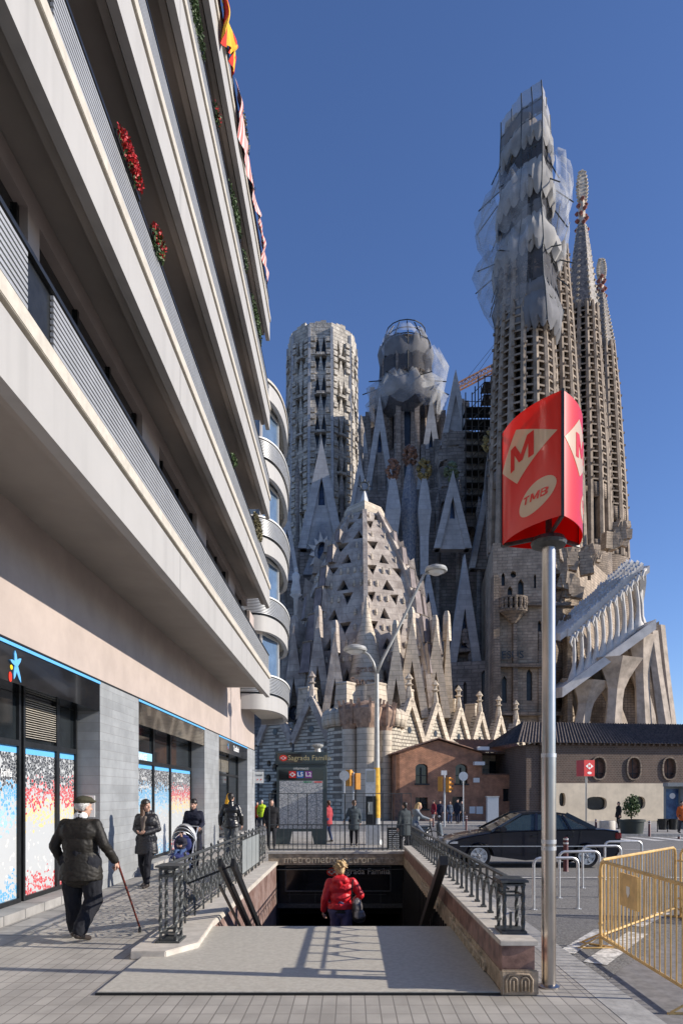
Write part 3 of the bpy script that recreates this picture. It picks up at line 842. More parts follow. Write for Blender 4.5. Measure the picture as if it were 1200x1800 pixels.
def stripe_mat(name, c1, c2, per, axis=1):
    m = bpy.data.materials.new(name); m.use_nodes = True
    n, l = m.node_tree.nodes, m.node_tree.links
    b = n['Principled BSDF']; b.inputs['Roughness'].default_value = 0.85
    geo = n.new('ShaderNodeNewGeometry'); sp = n.new('ShaderNodeSeparateXYZ'); l.new(geo.outputs['Position'], sp.inputs[0])
    nz = n.new('ShaderNodeTexNoise'); nz.inputs['Scale'].default_value = 2.0; l.new(geo.outputs['Position'], nz.inputs['Vector'])
    ma = n.new('ShaderNodeMath'); ma.operation = 'MULTIPLY_ADD'; ma.inputs[1].default_value = per*0.8
    l.new(nz.outputs['Fac'], ma.inputs[0]); l.new(sp.outputs[axis], ma.inputs[2])
    pp = n.new('ShaderNodeMath'); pp.operation = 'PINGPONG'; pp.inputs[1].default_value = per; l.new(ma.outputs[0], pp.inputs[0])
    gt = n.new('ShaderNodeMath'); gt.operation = 'GREATER_THAN'; gt.inputs[1].default_value = per/2; l.new(pp.outputs[0], gt.inputs[0])
    mx = n.new('ShaderNodeMix'); mx.data_type = 'RGBA'; mx.inputs[6].default_value = c1; mx.inputs[7].default_value = c2
    l.new(gt.outputs[0], mx.inputs[0]); l.new(mx.outputs[2], b.inputs['Base Color'])
    return m
cloth('striped_flag', 'red and yellow striped flag hanging from the top balcony', 'flag', 15.3, 16.8, zr(4)+0.1, 1.1, stripe_mat('flag_stripes', (0.75,0.42,0.03,1), (0.6,0.03,0.015,1), 0.13), 0.20)
cloth('striped_cloth', 'pink and white striped cloth draped along the top balcony rail', 'cloth', 17.4, 24.0, zr(4)+0.06, 0.85, stripe_mat('cloth_stripes', (0.62,0.52,0.50,1), (0.55,0.16,0.14,1), 0.09), 0.14)
# ---------------------------------------------------------------- the basilica under construction
G0 = -0.6
church = thing('basilica', (10, 100, G0), 'huge stone basilica under construction with clustered tapering towers and carved gables', 'church')
def polyc(cx, cy, r, n, rot=0, z=0):
    return [Vector((cx+r*math.cos(rot+2*math.pi*k/n), cy+r*math.sin(rot+2*math.pi*k/n), z)) for k in range(n)]
def interp(prof, z):
    for (z0, r0), (z1, r1) in zip(prof[:-1], prof[1:]):
        if z0 <= z <= z1: return r0+(r1-r0)*(z-z0)/(z1-z0)
    return prof[-1][1] if z > prof[-1][0] else prof[0][1]

def bell_tower(cx, cy, prof, z_lat0, z_lat1, z_slit0, nrib=14, rot=0.1, label=None, tip=None, step=1.15, base_hole=True):
    """slender parabolic tower: stone drum, long slits, then ribs with stacks of sloping louvres"""
    core = MB()
    zs = [prof[0][0]+ (z_lat1-prof[0][0])*k/14 for k in range(15)]
    core.ring([[(cx+0.74*interp(prof,z)*math.cos(2*math.pi*j/20), cy+0.74*interp(prof,z)*math.sin(2*math.pi*j/20), z) for j in range(20)] for z in zs])
    tw = core.build('bell_tower', M['lead'], church, smooth=False)
    if label: tw['label'] = label
    ribs = MB(); lou = MB(); drum = MB()
    # drum
    if prof[0][0] < z_slit0:
        rs = []
        for k in range(9):
            z = prof[0][0]+(z_slit0-prof[0][0])*k/8
            rs.append([(cx+interp(prof,z)*math.cos(2*math.pi*j/28+rot), cy+interp(prof,z)*math.sin(2*math.pi*j/28+rot), z) for j in range(28)])
        drum.ring(rs)
    n = nrib
    def pt(a, r, z): return Vector((cx+r*math.cos(a), cy+r*math.sin(a), z))
    K = 16
    for j in range(n):
        a = rot+2*math.pi*j/n
        hw = (math.pi/n)*0.50
        # rib: swept box from slit zone to the top
        rings = []
        for k in range(K+1):
            z = z_slit0+(z_lat1-z_slit0)*k/K; r = interp(prof, z)
            ro = r*1.0; ri = r*0.76
            rings.append([pt(a-hw,ri,z), pt(a-hw*0.9,ro,z), pt(a,ro*1.04,z), pt(a+hw*0.9,ro,z), pt(a+hw,ri,z)])
        ribs.ring(rings)
        # bands between ribs in the slit zone (walls with tall slits): stone fill except slit
        a2 = a+math.pi/n
        z = z_lat0
        while z < z_lat1-0.6:
            r = interp(prof, z)
            w = (math.pi/n)*0.56
            p0, p1 = pt(a2-w, r*0.99, z-0.32), pt(a2+w, r*0.99, z-0.32)
            q0, q1 = pt(a2-w, r*0.76, z+0.10), pt(a2+w, r*0.76, z+0.10)
            up = Vector((0,0,0.26))
            lou.hexa([p0,p1,q1,q0,p0+up,p1+up,q1+up,q0+up])
            z += step
        # collars closing the slit zone at both ends
        for (za, zb) in ((z_slit0, z_slit0+1.0), (z_lat0-3.0, z_lat0-0.6)):
            r0_, r1_ = interp(prof, za)*0.97, interp(prof, zb)*0.97
            w = (math.pi/n)*0.62
            drum.add([pt(a2-w,r0_,za), pt(a2+w,r0_,za), pt(a2+w,r1_,zb), pt(a2-w,r1_,zb), pt(a2-w,r0_*.8,za), pt(a2+w,r0_*.8,za), pt(a2+w,r1_*.8,zb), pt(a2-w,r1_*.8,zb)],
                     [(0,1,2,3),(5,4,7,6),(3,2,6,7),(1,0,4,5),(1,5,6,2),(0,3,7,4)])
    # small studs on the rib edges
    for j in range(n):
        a = rot+2*math.pi*j/n
        z = z_lat0
        while z < z_lat1-1:
            r = interp(prof, z)*1.05
            p = pt(a+(math.pi/n)*0.42, r, z)
            lou.box(p.x-0.14, p.x+0.14, p.y-0.14, p.y+0.14, p.z-0.16, p.z+0.16)
            z += step*2
    ribs.build('tower_rib', M['rib_stone'], tw)
    lou.build('stone_louvre', M['rib_stone'], tw)
    drum.build('tower_drum', M['sandstone_d'], tw, smooth=True)
    if tip:
        pin = MB(); pin2 = MB(); pin3 = MB()
        z0 = z_lat1; r = interp(prof, z0); zt = tip
        # faceted grey lantern, red beads, golden finial
        H_ = zt-z0
        pin.lathe((cx,cy,0), [(r*.95,z0-1.0),(r*1.0,z0),(r*.85,z0+H_*.12),(r*.55,z0+H_*.42),(r*.30,z0+H_*.60)], 8, rot)
        for j in range(8):
            a = rot+2*math.pi*j/8
            for t_ in range(14):
                f = t_/13
                z = z0+f*H_*.58; rr = r*(1.0-0.75*f)
                p = pt(a, rr, z)
                pin2.lathe((p.x,p.y,p.z), [(0.0,-.38),(.34,0),(0.0,.38)], 5, 0, 0)
        for t_ in range(16):
            f = t_/15; z = z0+H_*(.58+.2*f)
            a = t_*2.4; p = pt(a, r*(.34-.1*f), z)
            pin3.lathe((p.x,p.y,p.z), [(0.0,-.5),(.42,0),(0.0,.5)], 6, 0, 0)
        pin2.tube([(cx,cy,z0+H_*.5),(cx,cy,z0+H_*.8)], r*.22, 8)
        # finial: a fluted cross-like mitre
        for s_ in (-1,1):
            pin2.prism([(cx,cy+.2,z0+H_*.76),(cx+s_*r*.20,cy+.2,z0+H_*.80),(cx+s_*r*.30,cy+.2,z0+H_*.90),(cx+s_*r*.16,cy+.2,zt-.4),(cx,cy+.2,zt)], (0,-.6,0))
        for t_ in range(9):
            f = t_/8
            for s_ in (-1,1):
                x_ = cx+s_*r*(.20+.10*math.sin(f*math.pi)-.06*f); pin2.lathe((x_,cy-.2,z0+H_*(.78+.2*f)), [(0.0,-.4),(.38,0),(0.0,.4)], 6)
        a_ = pin.build('pinnacle', M['pinn_grey'], tw)
        pin2.build('pinnacle_finial', M['pinn_gold'], tw); pin3.build('pinnacle_bead', M['pinn_red'], tw)
    return tw
M['pinn_grey'] = mat('pinnacle_grey_mosaic', (0.22,0.19,0.165,1), 0.5, 0.4, 2.5, 0.6, 0.1)
M['pinn_gold'] = mat('pinnacle_cream_mosaic', (0.55,0.47,0.37,1), 0.5, 0.3, 2, 0.3, 0.1)
M['pinn_terra'] = mat('terracotta_stone', (0.36,0.24,0.17,1), 0.8, 0.25, 2, 0.4, 0.05)
M['pinn_red'] = mat('pinnacle_red_mosaic', (0.26,0.08,0.06,1), 0.5, 0.3, 2, 0.1)

def prof_px(D, rows):
    """rows of (y pixel, half width pixel) measured at depth D -> (z, r)"""
    return sorted([(CAMH-(y-VY)/FPX*D, hw/FPX*D) for y, hw in rows])
# tower A (front, wrapped top)
DA = 100
tA = bell_tower((921-VX)/FPX*DA, DA, prof_px(DA, [(1396,74),(1250,70),(980,63),(800,59),(650,54),(530,46),(430,41),(300,38)]), CAMH+(VY-830)/12, CAMH+(VY-470)/12, CAMH+(VY-975)/12, 16, 0.12)
# B
DB = 107
bell_tower((972-VX)/FPX*DB, DB, prof_px(DB, [(1396,66),(980,56),(800,50),(560,34),(480,27),(400,24)]), CAMH+(VY-845)/FPX*DB, CAMH+(VY-440)/FPX*DB, CAMH+(VY-970)/FPX*DB, 14, 0.3)
DC = 116
bell_tower((1022-VX)/FPX*DC, DC, prof_px(DC, [(1396,60),(980,50),(820,46),(640,34),(560,29),(520,27)]), CAMH+(VY-860)/FPX*DC, CAMH+(VY-545)/FPX*DC, CAMH+(VY-975)/FPX*DC, 14, 0.2, tip=CAMH+(VY-300)/FPX*DC)
DD = 126
bell_tower((1056-VX)/FPX*DD, DD, prof_px(DD, [(1396,56),(980,46),(880,42),(700,31),(600,22),(560,18)]), CAMH+(VY-900)/FPX*DD, CAMH+(VY-610)/FPX*DD, CAMH+(VY-990)/FPX*DD, 12, 0.0, tip=CAMH+(VY-455)/FPX*DD)

# --- lower body of the facade towers
def hp(x, y, D): return P(x, y, D)
def wallq(mb, x0, x1, y_top, D0, D1, holes_px, depth=0.7, mi=0, mb_back=1, ybot=1450):
    """vertical wall from pixel column x0 (depth D0) to x1 (depth D1); holes given in pixels of x,y"""
    a, b = P(x0, VY, D0), P(x1, VY, D1)
    zt0 = CAMH-(y_top-VY)/FPX*D0; zb = G0
    q = [(a.x,a.y,zb),(b.x,b.y,zb),(b.x,b.y,zt0),(a.x,a.y,zt0)]
    hs = []
    for h in holes_px:
        o = []
        for (x, y) in h:
            # solve u on the wall for the pixel column
            k = (x-VX)/FPX
            dx, dy = b.x-a.x, b.y-a.y
            u = (k*a.y-a.x)/(dx-k*dy)
            D = a.y+u*dy
            v = (CAMH-(y-VY)/FPX*D-zb)/(zt0-zb)
            o.append((u,v))
        hs.append(o)
    mb.panel(q, hs, depth, mi, mb_back)
def h_slot(x, y0, y1, w): return [(x-w,y1),(x+w,y1),(x+w,y0+w),(x,y0-w*.6),(x-w,y0+w)]
def h_oval(x, y, a, b, n=14): return [(x+a*math.cos(2*math.pi*k/n), y-b*math.sin(2*math.pi*k/n)) for k in range(n)]
def h_tri(a, b, c): return [a, b, c]
o = MB()
wallq(o, 866, 952, 955, 92, 91, [h_slot(884,1008,1030,3), h_slot(915,1020,1048,5), h_slot(896,1032,1050,4), h_slot(940,1010,1034,2), h_slot(886,1190,1236,4), h_slot(930,1178,1232,5), h_slot(948,1092,1144,3), h_oval(902,1010,5,6)], 0.9)
wallq(o, 952, 1012, 962, 91, 96, [h_slot(1034-10,1040,1060,3), h_slot(990,1036,1060,4), h_slot(972,1100,1130,4)], 0.9)
wallq(o, 1012, 1080, 962, 96, 112, [h_slot(1035,1000,1020,3)], 0.9)
c1, c0 = P(866,VY,92), P(866,VY,112)
o.panel([(c0.x-2,c0.y,G0),(c1.x,c1.y,G0),(c1.x,c1.y,CAMH+(VY-955)/FPX*92),(c0.x-2,c0.y,CAMH+(VY-955)/FPX*92)], [], 1)
zt = CAMH+(VY-957)/FPX*92
o.add([tuple(Vector((P(866,VY,92).x,92,zt))), tuple(Vector((P(952,VY,91).x,91,zt))), tuple(Vector((P(1012,VY,96).x,96,zt))), tuple(Vector((P(1080,VY,112).x,112,zt))), (P(866,VY,112).x-2,112,zt)], [(0,1,2,3,4)])
tb = o.build('tower_base', [M['sandstone'], M['lead']], church)
# buttress piers, string courses and the small balcony on the base
o = MB()
for (x, yt, w_) in ((872,1010,9),(905,1075,6),(950,1110,7),(1000,1080,6)):
    p = P(x, VY, 91); zt = CAMH+(VY-yt)/FPX*91; ww = w_/FPX*91
    o.hexa([(p.x-ww,90.2,G0),(p.x+ww,90.2,G0),(p.x+ww,93,G0),(p.x-ww,93,G0),(p.x-ww*.5,91,zt),(p.x+ww*.5,91,zt),(p.x+ww*.5,93,zt),(p.x-ww*.5,93,zt)])
for y in (1062, 1170, 1255):
    p0, p1, p2 = P(866,y,91.4), P(952,y,90.5), P(1012,y,95.5)
    o.bar(p0, p1, 0.8, 0.5); o.bar(p1, p2, 0.8, 0.5)
o.build('tower_buttress', M['sandstone_d'], church)
o = MB()
p = P(904,1072,90.4)
for k in range(9):
    a = math.pi*k/8
    q = Vector((p.x-3.0*math.cos(a)*0.55-0.0, 90.9-1.3*math.sin(a), p.z))
    o.lathe((q.x,q.y,q.z), [(.28,0),(.16,.5),(.26,.9),(.2,1.5)], 6)
o.lathe((p.x,91.0,p.z-1.6), [(.3,0),(1.2,.9),(1.9,1.4),(1.9,1.7)], 12, sy=.8)
o.lathe((p.x,91.0,p.z+1.5), [(1.9,0),(1.9,.25)], 12, sy=.8)
o.build('tower_balcony', M['sandstone_d'], church)
# carved inscription strokes and sculpted rough blocks high on the tower base
o = MB()
random.seed(11)
for (x0,x1,y0,y1,n,D) in ((975,1030,965,1000,26,94),(985,1012,1010,1046,14,93.5),(1018,1052,968,990,10,99),(1060,1103,920,960,14,104)):
    for _ in range(n):
        p = P(random.uniform(x0,x1), random.uniform(y0,y1), D)
        s_ = random.uniform(.35,1.0)
        o.box(-s_,s_,-s_*.8,s_*.5,-s_,s_*random.uniform(.5,1.6), 0, Matrix.Translation(p) @ Matrix.Rotation(random.uniform(-.4,.4),4,'Y') @ Matrix.Rotation(random.uniform(-.5,.5),4,'Z'))
o.build('carved_stonework', M['sandstone'], church)
# rough round bases just under the lattice of the inner towers
# --- inscription
text_obj('inscription', 'JESUS', 1.4, M['lead'], church, P(898,1152,90.95), (1,-.1,0), (0,0,1), extrude=0.05)
text_obj('inscription', 'EX', 2.2, M['sandstone_d'], church, P(994,1142,93.4), (1,.6,0), (0,0,1), extrude=0.15)

# --- octagonal tower on the left with hourglass openings
def oct_tower():
    D = 147; cx, cy = (566-VX)/FPX*D, D
    zt = CAMH+(VY-570)/FPX*(D-8); z0 = G0; n = 10
    R0, R1 = 68/FPX*D*1.02, 60/FPX*D
    body = MB(); edge = MB()
    rot = R(-90)+math.pi/n
    rows = 19; zlo = 20
    A = lambda z: R0+(R1-R0)*(z-zlo)/(zt-zlo)
    for j in range(n):
        a0, a1 = rot+2*math.pi*j/n, rot+2*math.pi*(j+1)/n
        front = math.sin((a0+a1)/2) < 0.35
        hh = (zt-1.5-zlo)/rows
        for k in range(rows):
            z = zlo+k*hh
            jt = 0.0
            c = []
            for (a, zz) in ((a0,z),(a1,z),(a1,z+hh),(a0,z+hh)):
                c.append((cx+A(zz)*math.cos(a), cy+A(zz)*math.sin(a), zz))
            if not front or k < 3: body.panel(c, [], 1); continue
            if k % 2 == 0: hs = [[(.22,.06),(.48,.06),(.36,.94)], [(.52,.06),(.78,.06),(.64,.94)]]
            else: hs = [[(.36,.06),(.48,.94),(.22,.94)], [(.64,.06),(.78,.94),(.52,.94)]]
            body.panel(c, hs, 0.9, 0, 1)
            # sills that step out of the wall
            m0 = Vector(c[0])*.68+Vector(c[1])*.32; m1 = Vector(c[0])*.32+Vector(c[1])*.68
            nn = Vector((math.cos((a0+a1)/2), math.sin((a0+a1)/2), 0))
            if k % 2 == 0: body.bar(m0*1.0+nn*.1, m1+nn*.1, .7, .5)
            for s0, s1 in ((.06,.26),(.74,.94)):
                e0 = Vector(c[0])*(1-s0)+Vector(c[1])*s0; e1 = Vector(c[0])*(1-s1)+Vector(c[1])*s1
                for q in range(3):
                    if random.random() < .75:
                        zz = Vector((0,0,hh*(q+.3)/3)); body.bar(e0+nn*.05+zz, e1+nn*.05+zz, random.uniform(.3,.8), hh/3*.7)
        # corner strips
        for k in range(12):
            za, zb = zlo+(zt-zlo)*k/12, zlo+(zt-zlo)*(k+1)/12
            pa = Vector((cx+A(za)*math.cos(a0), cy+A(za)*math.sin(a0), za)); pb = Vector((cx+A(zb)*math.cos(a0), cy+A(zb)*math.sin(a0), zb))
            edge.bar(pa*1.0, pb, 0.55+0.15*(k%2), 0.55)
        # ragged top
        for q in range(4):
            s0, s1 = q/4, (q+1)/4
            p0 = Vector((cx+R1*math.cos(a0), cy+R1*math.sin(a0), zt)); p1 = Vector((cx+R1*math.cos(a1), cy+R1*math.sin(a1), zt))
            e0, e1 = p0.lerp(p1,s0), p0.lerp(p1,s1)
            h_ = 0.7+0.9*math.sin(math.pi*(s0+.12))+random.uniform(-.2,.3)
            body.hexa([e0-Vector((0,0,1.6)), e1-Vector((0,0,1.6)), Vector((e1.x*.98+cx*.02,e1.y*.98+cy*.02,zt-1.6)), Vector((e0.x*.98+cx*.02,e0.y*.98+cy*.02,zt-1.6)),
                       e0+Vector((0,0,h_)), e1+Vector((0,0,h_)), Vector((e1.x*.9+cx*.1,e1.y*.9+cy*.1,zt+h_)), Vector((e0.x*.9+cx*.1,e0.y*.9+cy*.1,zt+h_))])
    body.lathe((cx,cy,0), [(R1*.9,zt-2),(R1*.9,zt-1.2)], 10, rot)
    tw = body.build('octagonal_tower', [M['tower_block'], M['lead']], church)
    edge.build('corner_strip', M['blue_stone'], tw)
    o = MB(); o.lathe((cx,cy,0), [(R0*.8,G0),(R0*.8,zlo+5)], 10, rot); o.build('tower_foot', M['tower_block'], tw)
oct_tower()

# --- middle tower with slit windows, wrapped dome above
def mid_tower():
    D = 128; cx, cy = (713-VX)/FPX*D, D
    n = 8; rot = R(-90)+math.pi/8
    r = 41/FPX*D; zt = CAMH+(VY-680)/FPX*D; z0 = CAMH+(VY-900)/FPX*D
    body = MB(); pil = MB()
    for j in range(n):
        a0, a1 = rot+2*math.pi*j/n, rot+2*math.pi*(j+1)/n
        seg = [(z0-25,z0,0),(z0,z0+9.5,1),(z0+9.5,z0+19.5,1),(z0+19.5,zt+4,0)]
        for za, zb, op in seg:
            c = [(cx+r*math.cos(a0),cy+r*math.sin(a0),za),(cx+r*math.cos(a1),cy+r*math.sin(a1),za),(cx+r*math.cos(a1),cy+r*math.sin(a1),zb),(cx+r*math.cos(a0),cy+r*math.sin(a0),zb)]
            hs = [[(.34,.08),(.66,.08),(.70,.7),(.5,.93),(.30,.7)]] if op else []
            body.panel(c, hs, 1.0, 0, 1)
        pil.bar((cx+r*math.cos(a0),cy+r*math.sin(a0),z0-25),(cx+r*math.cos(a0),cy+r*math.sin(a0),zt+4),0.9,0.9)
    t = body.build('lantern_tower', [M['cream_dark'], M['lead']], church)
    pil.build('corner_shaft', M['cream_dark'], t)
    o = MB()
    o.lathe((cx,cy,zt), [(r*.9,0),(r*.9,4),(r*.75,6),(r*.7,8),(r*.3,8.6)], 12, rot)
    for k in range(3): o.lathe((cx,cy,zt+2.5+k*2.2), [(r*.92,0),(r*.95,.3)], 16)
    o.build('unfinished_crown', M['rib_stone'], t)
    # gables round its foot
    for (x, ya, yb, hw, dd) in ((667,703,880,26,-4),(757,703,880,26,-4),(640,760,900,16,-1),(786,760,900,14,-1)):
        gable(church, x, ya, yb, hw, D+dd, M['blue_stone_d'], oval=(x, yb-72, 7, 13) if hw>20 else None, win=[(x-8,yb-38,yb-16,4),(x+8,yb-38,yb-16,4)] if hw > 20 else [])
M['cream_dark'] = mat('lantern_stone', (0.36,0.29,0.24,1), 0.85, 0.25, 1.0, 0.4, 0.1, brick=(1.3,0.6,0.05,(0.18,0.14,0.12,1),0.5,'wall'))
M['blue_stone_d'] = mat('blue_grey_gable_stone', (0.30,0.31,0.34,1), 0.8, 0.15, 0.9, 0.3, 0.08, brick=(2.0,0.8,0.04,(0.18,0.18,0.2,1),0.5,'wall'))
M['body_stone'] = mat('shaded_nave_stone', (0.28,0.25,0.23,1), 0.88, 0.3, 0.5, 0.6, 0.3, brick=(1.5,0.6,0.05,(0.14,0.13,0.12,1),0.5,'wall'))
def aframe(mb, A, B, C, wd, depth, mi=0):
    """an A-shaped stone frame, two legs meeting in a point; depth goes back along +Y"""
    A, B, C = Vector(A), Vector(B), Vector(C)
    hw_ = (B-A).length/2; h_ = C.z-A.z
    e = (B-A).normalized()*min(wd, hw_*.8); ci = C-Vector((0,0,h_*e.length/hw_))
    v = Vector((0,depth,0))
    mb.prism([A, A+e, ci, C], v, mi); mb.prism([B-e, B, C, ci], v, mi)
def gable(parent, x, ya, yb, hw, D, m, slit=True, oval=None, win=[], thick=1.6, frame=True, star=False):
    """tall pointed gable standing at depth D, apex at pixel (x,ya), foot at yb, half width hw"""
    o = MB()
    A_, B_, C_ = P(x-hw,yb,D), P(x+hw,yb,D), P(x,ya,D)
    v = Vector((0,thick,0))
    zl = P(x,yb,D).z
    wdt, hgt = B_.x-A_.x, C_.z-zl
    u = lambda px, py: ((px-(x-hw))/(2*hw), (CAMH-(py-VY)/FPX*D-zl)/hgt)
    # slab with openings
    holes = []
    h0 = yb-ya
    if slit: holes.append([u(x-hw*.16, yb-h0*.42), u(x+hw*.16, yb-h0*.42), u(x+hw*.05, ya+h0*.27), u(x-hw*.05, ya+h0*.27)])
    if oval: holes.append([u(*p) for p in h_oval(*oval)])
    for (wx, y0, y1, w_) in win: holes.append([u(*p) for p in h_slot(wx, y0, y1, w_)])
    outer = [(0,0),(1,0),(.5,1)]
    loops = [outer]+holes
    flat = [p for lp in loops for p in lp]
    tris = tessellate_polygon([[Vector((a,b,0)) for a,b in lp] for lp in loops])
    vs = [Vector((A_.x+a*wdt, D, zl+b*hgt)) for a,b in flat]
    fs = []
    for t in tris:
        p,q,r_ = [vs[i] for i in t]
        fs.append(tuple(t) if (q-p).cross(r_-p).y < 0 else tuple(reversed(t)))
    o.add(vs, fs, 0)
    for h in holes:
        fr = [Vector((A_.x+a*wdt, D, zl+b*hgt)) for a,b in h]; bk = [p+Vector((0,.8,0)) for p in fr]; n = len(h)
        o.add(fr+bk, [(i,(i+1)%n,n+(i+1)%n,n+i) for i in range(n)], 0); o.add(bk, [tuple(range(n))], 1)
    o.add([A_,B_,C_,A_+v,B_+v,C_+v], [(3,5,4),(0,2,5,3),(1,4,5,2),(0,3,4,1)], 0)
    g_ = o.build('gable', [m, M['stained']], parent)
    if frame:
        f = MB(); dd = Vector((0,-.25,0))
        aframe(f, A_+dd*2-Vector((.3,0,0)), B_+dd*2+Vector((.3,0,0)), C_+dd*2+Vector((0,0,.9)), hw*.38/FPX*D, 2.0)
        f.build('gable_frame', M['blue_stone'], g_)
    if star and oval:
        s_ = MB(); c_ = P(oval[0],oval[1],D-.5)
        for k in range(12):
            a = 2*math.pi*k/12+.13
            e = Vector((math.cos(a)*1.3,0,math.sin(a)*1.8)); q = Vector((-math.sin(a),0,math.cos(a)))
            L = 2.0 if k%2 else 1.4
            s_.prism([c_+e*oval[2]/8-q*.45, c_+e*oval[2]/8+q*.45, c_+e*(oval[2]/8)*(1+.5*L)], (0,.4,0))
        s_.build('star_ornament', M['white_stone'], g_)
    return g_
mid_tower()

# --- nave body behind, in the shade of the towers
o = MB()
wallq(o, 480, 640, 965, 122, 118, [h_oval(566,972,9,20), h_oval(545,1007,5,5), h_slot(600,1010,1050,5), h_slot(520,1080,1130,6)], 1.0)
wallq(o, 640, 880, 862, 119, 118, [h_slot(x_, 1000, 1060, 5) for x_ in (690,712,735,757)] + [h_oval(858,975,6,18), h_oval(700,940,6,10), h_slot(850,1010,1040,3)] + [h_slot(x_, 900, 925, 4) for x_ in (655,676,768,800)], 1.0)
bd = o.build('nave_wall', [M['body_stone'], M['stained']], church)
o = MB()
for (x0,x1,yt,D0,D1) in ((640,870,840,118.2,138),(480,640,955,121,138)):
    a, b = P(x0,VY,D0), P(x1,VY,D0); zt = CAMH+(VY-yt)/FPX*D0
    o.box(a.x, b.x, D0+.6, D1, G0, zt-2)
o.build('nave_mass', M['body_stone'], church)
random.seed(8)
mbk = MB()
for (xa_, xb_, yt_, D_2) in ((632,652,720,134),(650,676,690,136),(752,774,700,134),(774,800,730,130),(798,824,700,128),(820,868,765,121),(640,700,790,124),(740,815,780,123),(812,850,800,119)):
    n_ = max(2, int((xb_-xa_)/7))
    for k in range(n_):
        p_, q2 = P(xa_+(xb_-xa_)*k/n_,VY,D_2), P(xa_+(xb_-xa_)*(k+1)/n_,VY,D_2)
        mbk.box(p_.x, q2.x-.03, D_2+random.uniform(-.6,.6), D_2+5, G0+20, CAMH+(VY-yt_-random.uniform(-14,14))/FPX*D_2)
mbk.build('unfinished_masonry', M['body_stone'], church, split=False)
# piers rising against the body
o = MB()
for (x, yt, w_, D) in ((500,930,5,116),(523,830,4,117),(601,860,4,117),(634,745,5,116),(648,900,4,115),(690,900,6,113),(735,900,5,113),(770,880,5,113),(806,860,5,113),(842,890,5,111),(864,900,4,108)):
    p = P(x, VY, D); zt = CAMH+(VY-yt)/FPX*D; ww = w_/FPX*D
    o.lathe((p.x,p.y,0), [(ww*1.2,G0),(ww,zt*.6),(ww*.8,zt-2),(ww*1.3,zt-1.2),(ww*.2,zt+1.5)], 8)
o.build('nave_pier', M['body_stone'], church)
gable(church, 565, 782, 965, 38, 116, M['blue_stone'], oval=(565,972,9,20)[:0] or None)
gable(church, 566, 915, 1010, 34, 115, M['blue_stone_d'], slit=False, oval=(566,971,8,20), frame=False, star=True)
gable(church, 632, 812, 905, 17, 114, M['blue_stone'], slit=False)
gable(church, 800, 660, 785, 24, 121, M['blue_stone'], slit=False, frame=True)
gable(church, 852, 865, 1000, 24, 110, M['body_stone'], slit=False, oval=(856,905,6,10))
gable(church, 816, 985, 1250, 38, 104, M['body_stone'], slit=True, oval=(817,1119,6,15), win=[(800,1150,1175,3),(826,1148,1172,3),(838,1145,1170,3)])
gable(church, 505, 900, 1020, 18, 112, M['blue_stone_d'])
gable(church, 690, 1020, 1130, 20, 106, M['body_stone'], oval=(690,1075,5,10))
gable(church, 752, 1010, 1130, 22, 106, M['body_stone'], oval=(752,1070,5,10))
# wall in the right lower bay
o = MB()
wallq(o, 782, 872, 1165, 103, 101, [h_slot(803,1205,1235,3), h_slot(817,1200,1238,3), h_slot(850,1180,1235,4), h_slot(835,1260,1290,6)], 0.8)
wallq(o, 690, 790, 1120, 108, 104, [h_slot(x_,1140,1180,4) for x_ in (705,725,748,770)], 0.8)
wallq(o, 440, 560, 1075, 104, 108, [h_slot(x_,1100,1150,4) for x_ in (480,505,530)], 0.8)
o.build('aisle_wall', [M['body_stone'], M['lead']], church)
# fruit-topped spires
def spire(x, ya, yb, hw, D, col_m, fruit, rot=R(45)):
    o = MB(); p = P(x,VY,D); z0 = CAMH+(VY-yb)/FPX*D; z1 = CAMH+(VY-ya)/FPX*D; r = hw/FPX*D
    o.lathe((p.x,p.y,0), [(r*.72,z0-6),(r*.8,z0),(r*1.25,z0+(z1-z0)*.42),(r*.75,z0+(z1-z0)*.8),(r*.3,z1)], 4, rot)
    s = o.build('spire', col_m, church)
    f = MB(); random.seed(int(x))
    for _ in range(46):
        u = Vector((random.gauss(0,1),random.gauss(0,1),random.gauss(0,1))).normalized()
        f.lathe((p.x+u.x*.95, p.y+u.y*.95, z1+1.2+u.z*1.5), [(0,-.42),(.4,0),(0,.42)], 6)
    f.build('fruit_finial', fruit, s)
M['fruit_r'] = mat('terracotta_fruit', (0.24,0.13,0.09,1), 0.6, 0.4, 2, 0); M['fruit_y'] = mat('ochre_fruit', (0.28,0.22,0.09,1), 0.6, 0.4, 2, 0)
M['fruit_g'] = mat('green_fruit', (0.13,0.17,0.10,1), 0.6, 0.4, 2, 0)
M['mosaic_sp'] = mat('blue_white_mosaic', (0.36,0.36,0.37,1), 0.5, 0.3, 3, 0.4, 0.1, c2=(0.12,0.15,0.22,1))
spire(690, 838, 945, 15, 108, M['blue_stone'], M['fruit_r']); spire(745, 838, 945, 13, 108, M['blue_stone'], M['fruit_y'])
spire(720, 815, 960, 13, 109, M['mosaic_sp'], M['fruit_r'], 0)
spire(860, 790, 900, 10, 106, M['body_stone'], M['fruit_y'])
gable(church, 795, 838, 965, 30, 107, M['blue_stone'], slit=True)
f = MB(); p = P(794, 826, 107)
for _ in range(46):
    u = Vector((random.gauss(0,1),random.gauss(0,1),random.gauss(0,1))).normalized()
    f.lathe((p.x+u.x*1.0, p.y+.6+u.y*.9, p.z+u.z*1.3), [(0,-.42),(.4,0),(0,.42)], 6)
f.build('fruit_finial', M['fruit_g'], church)

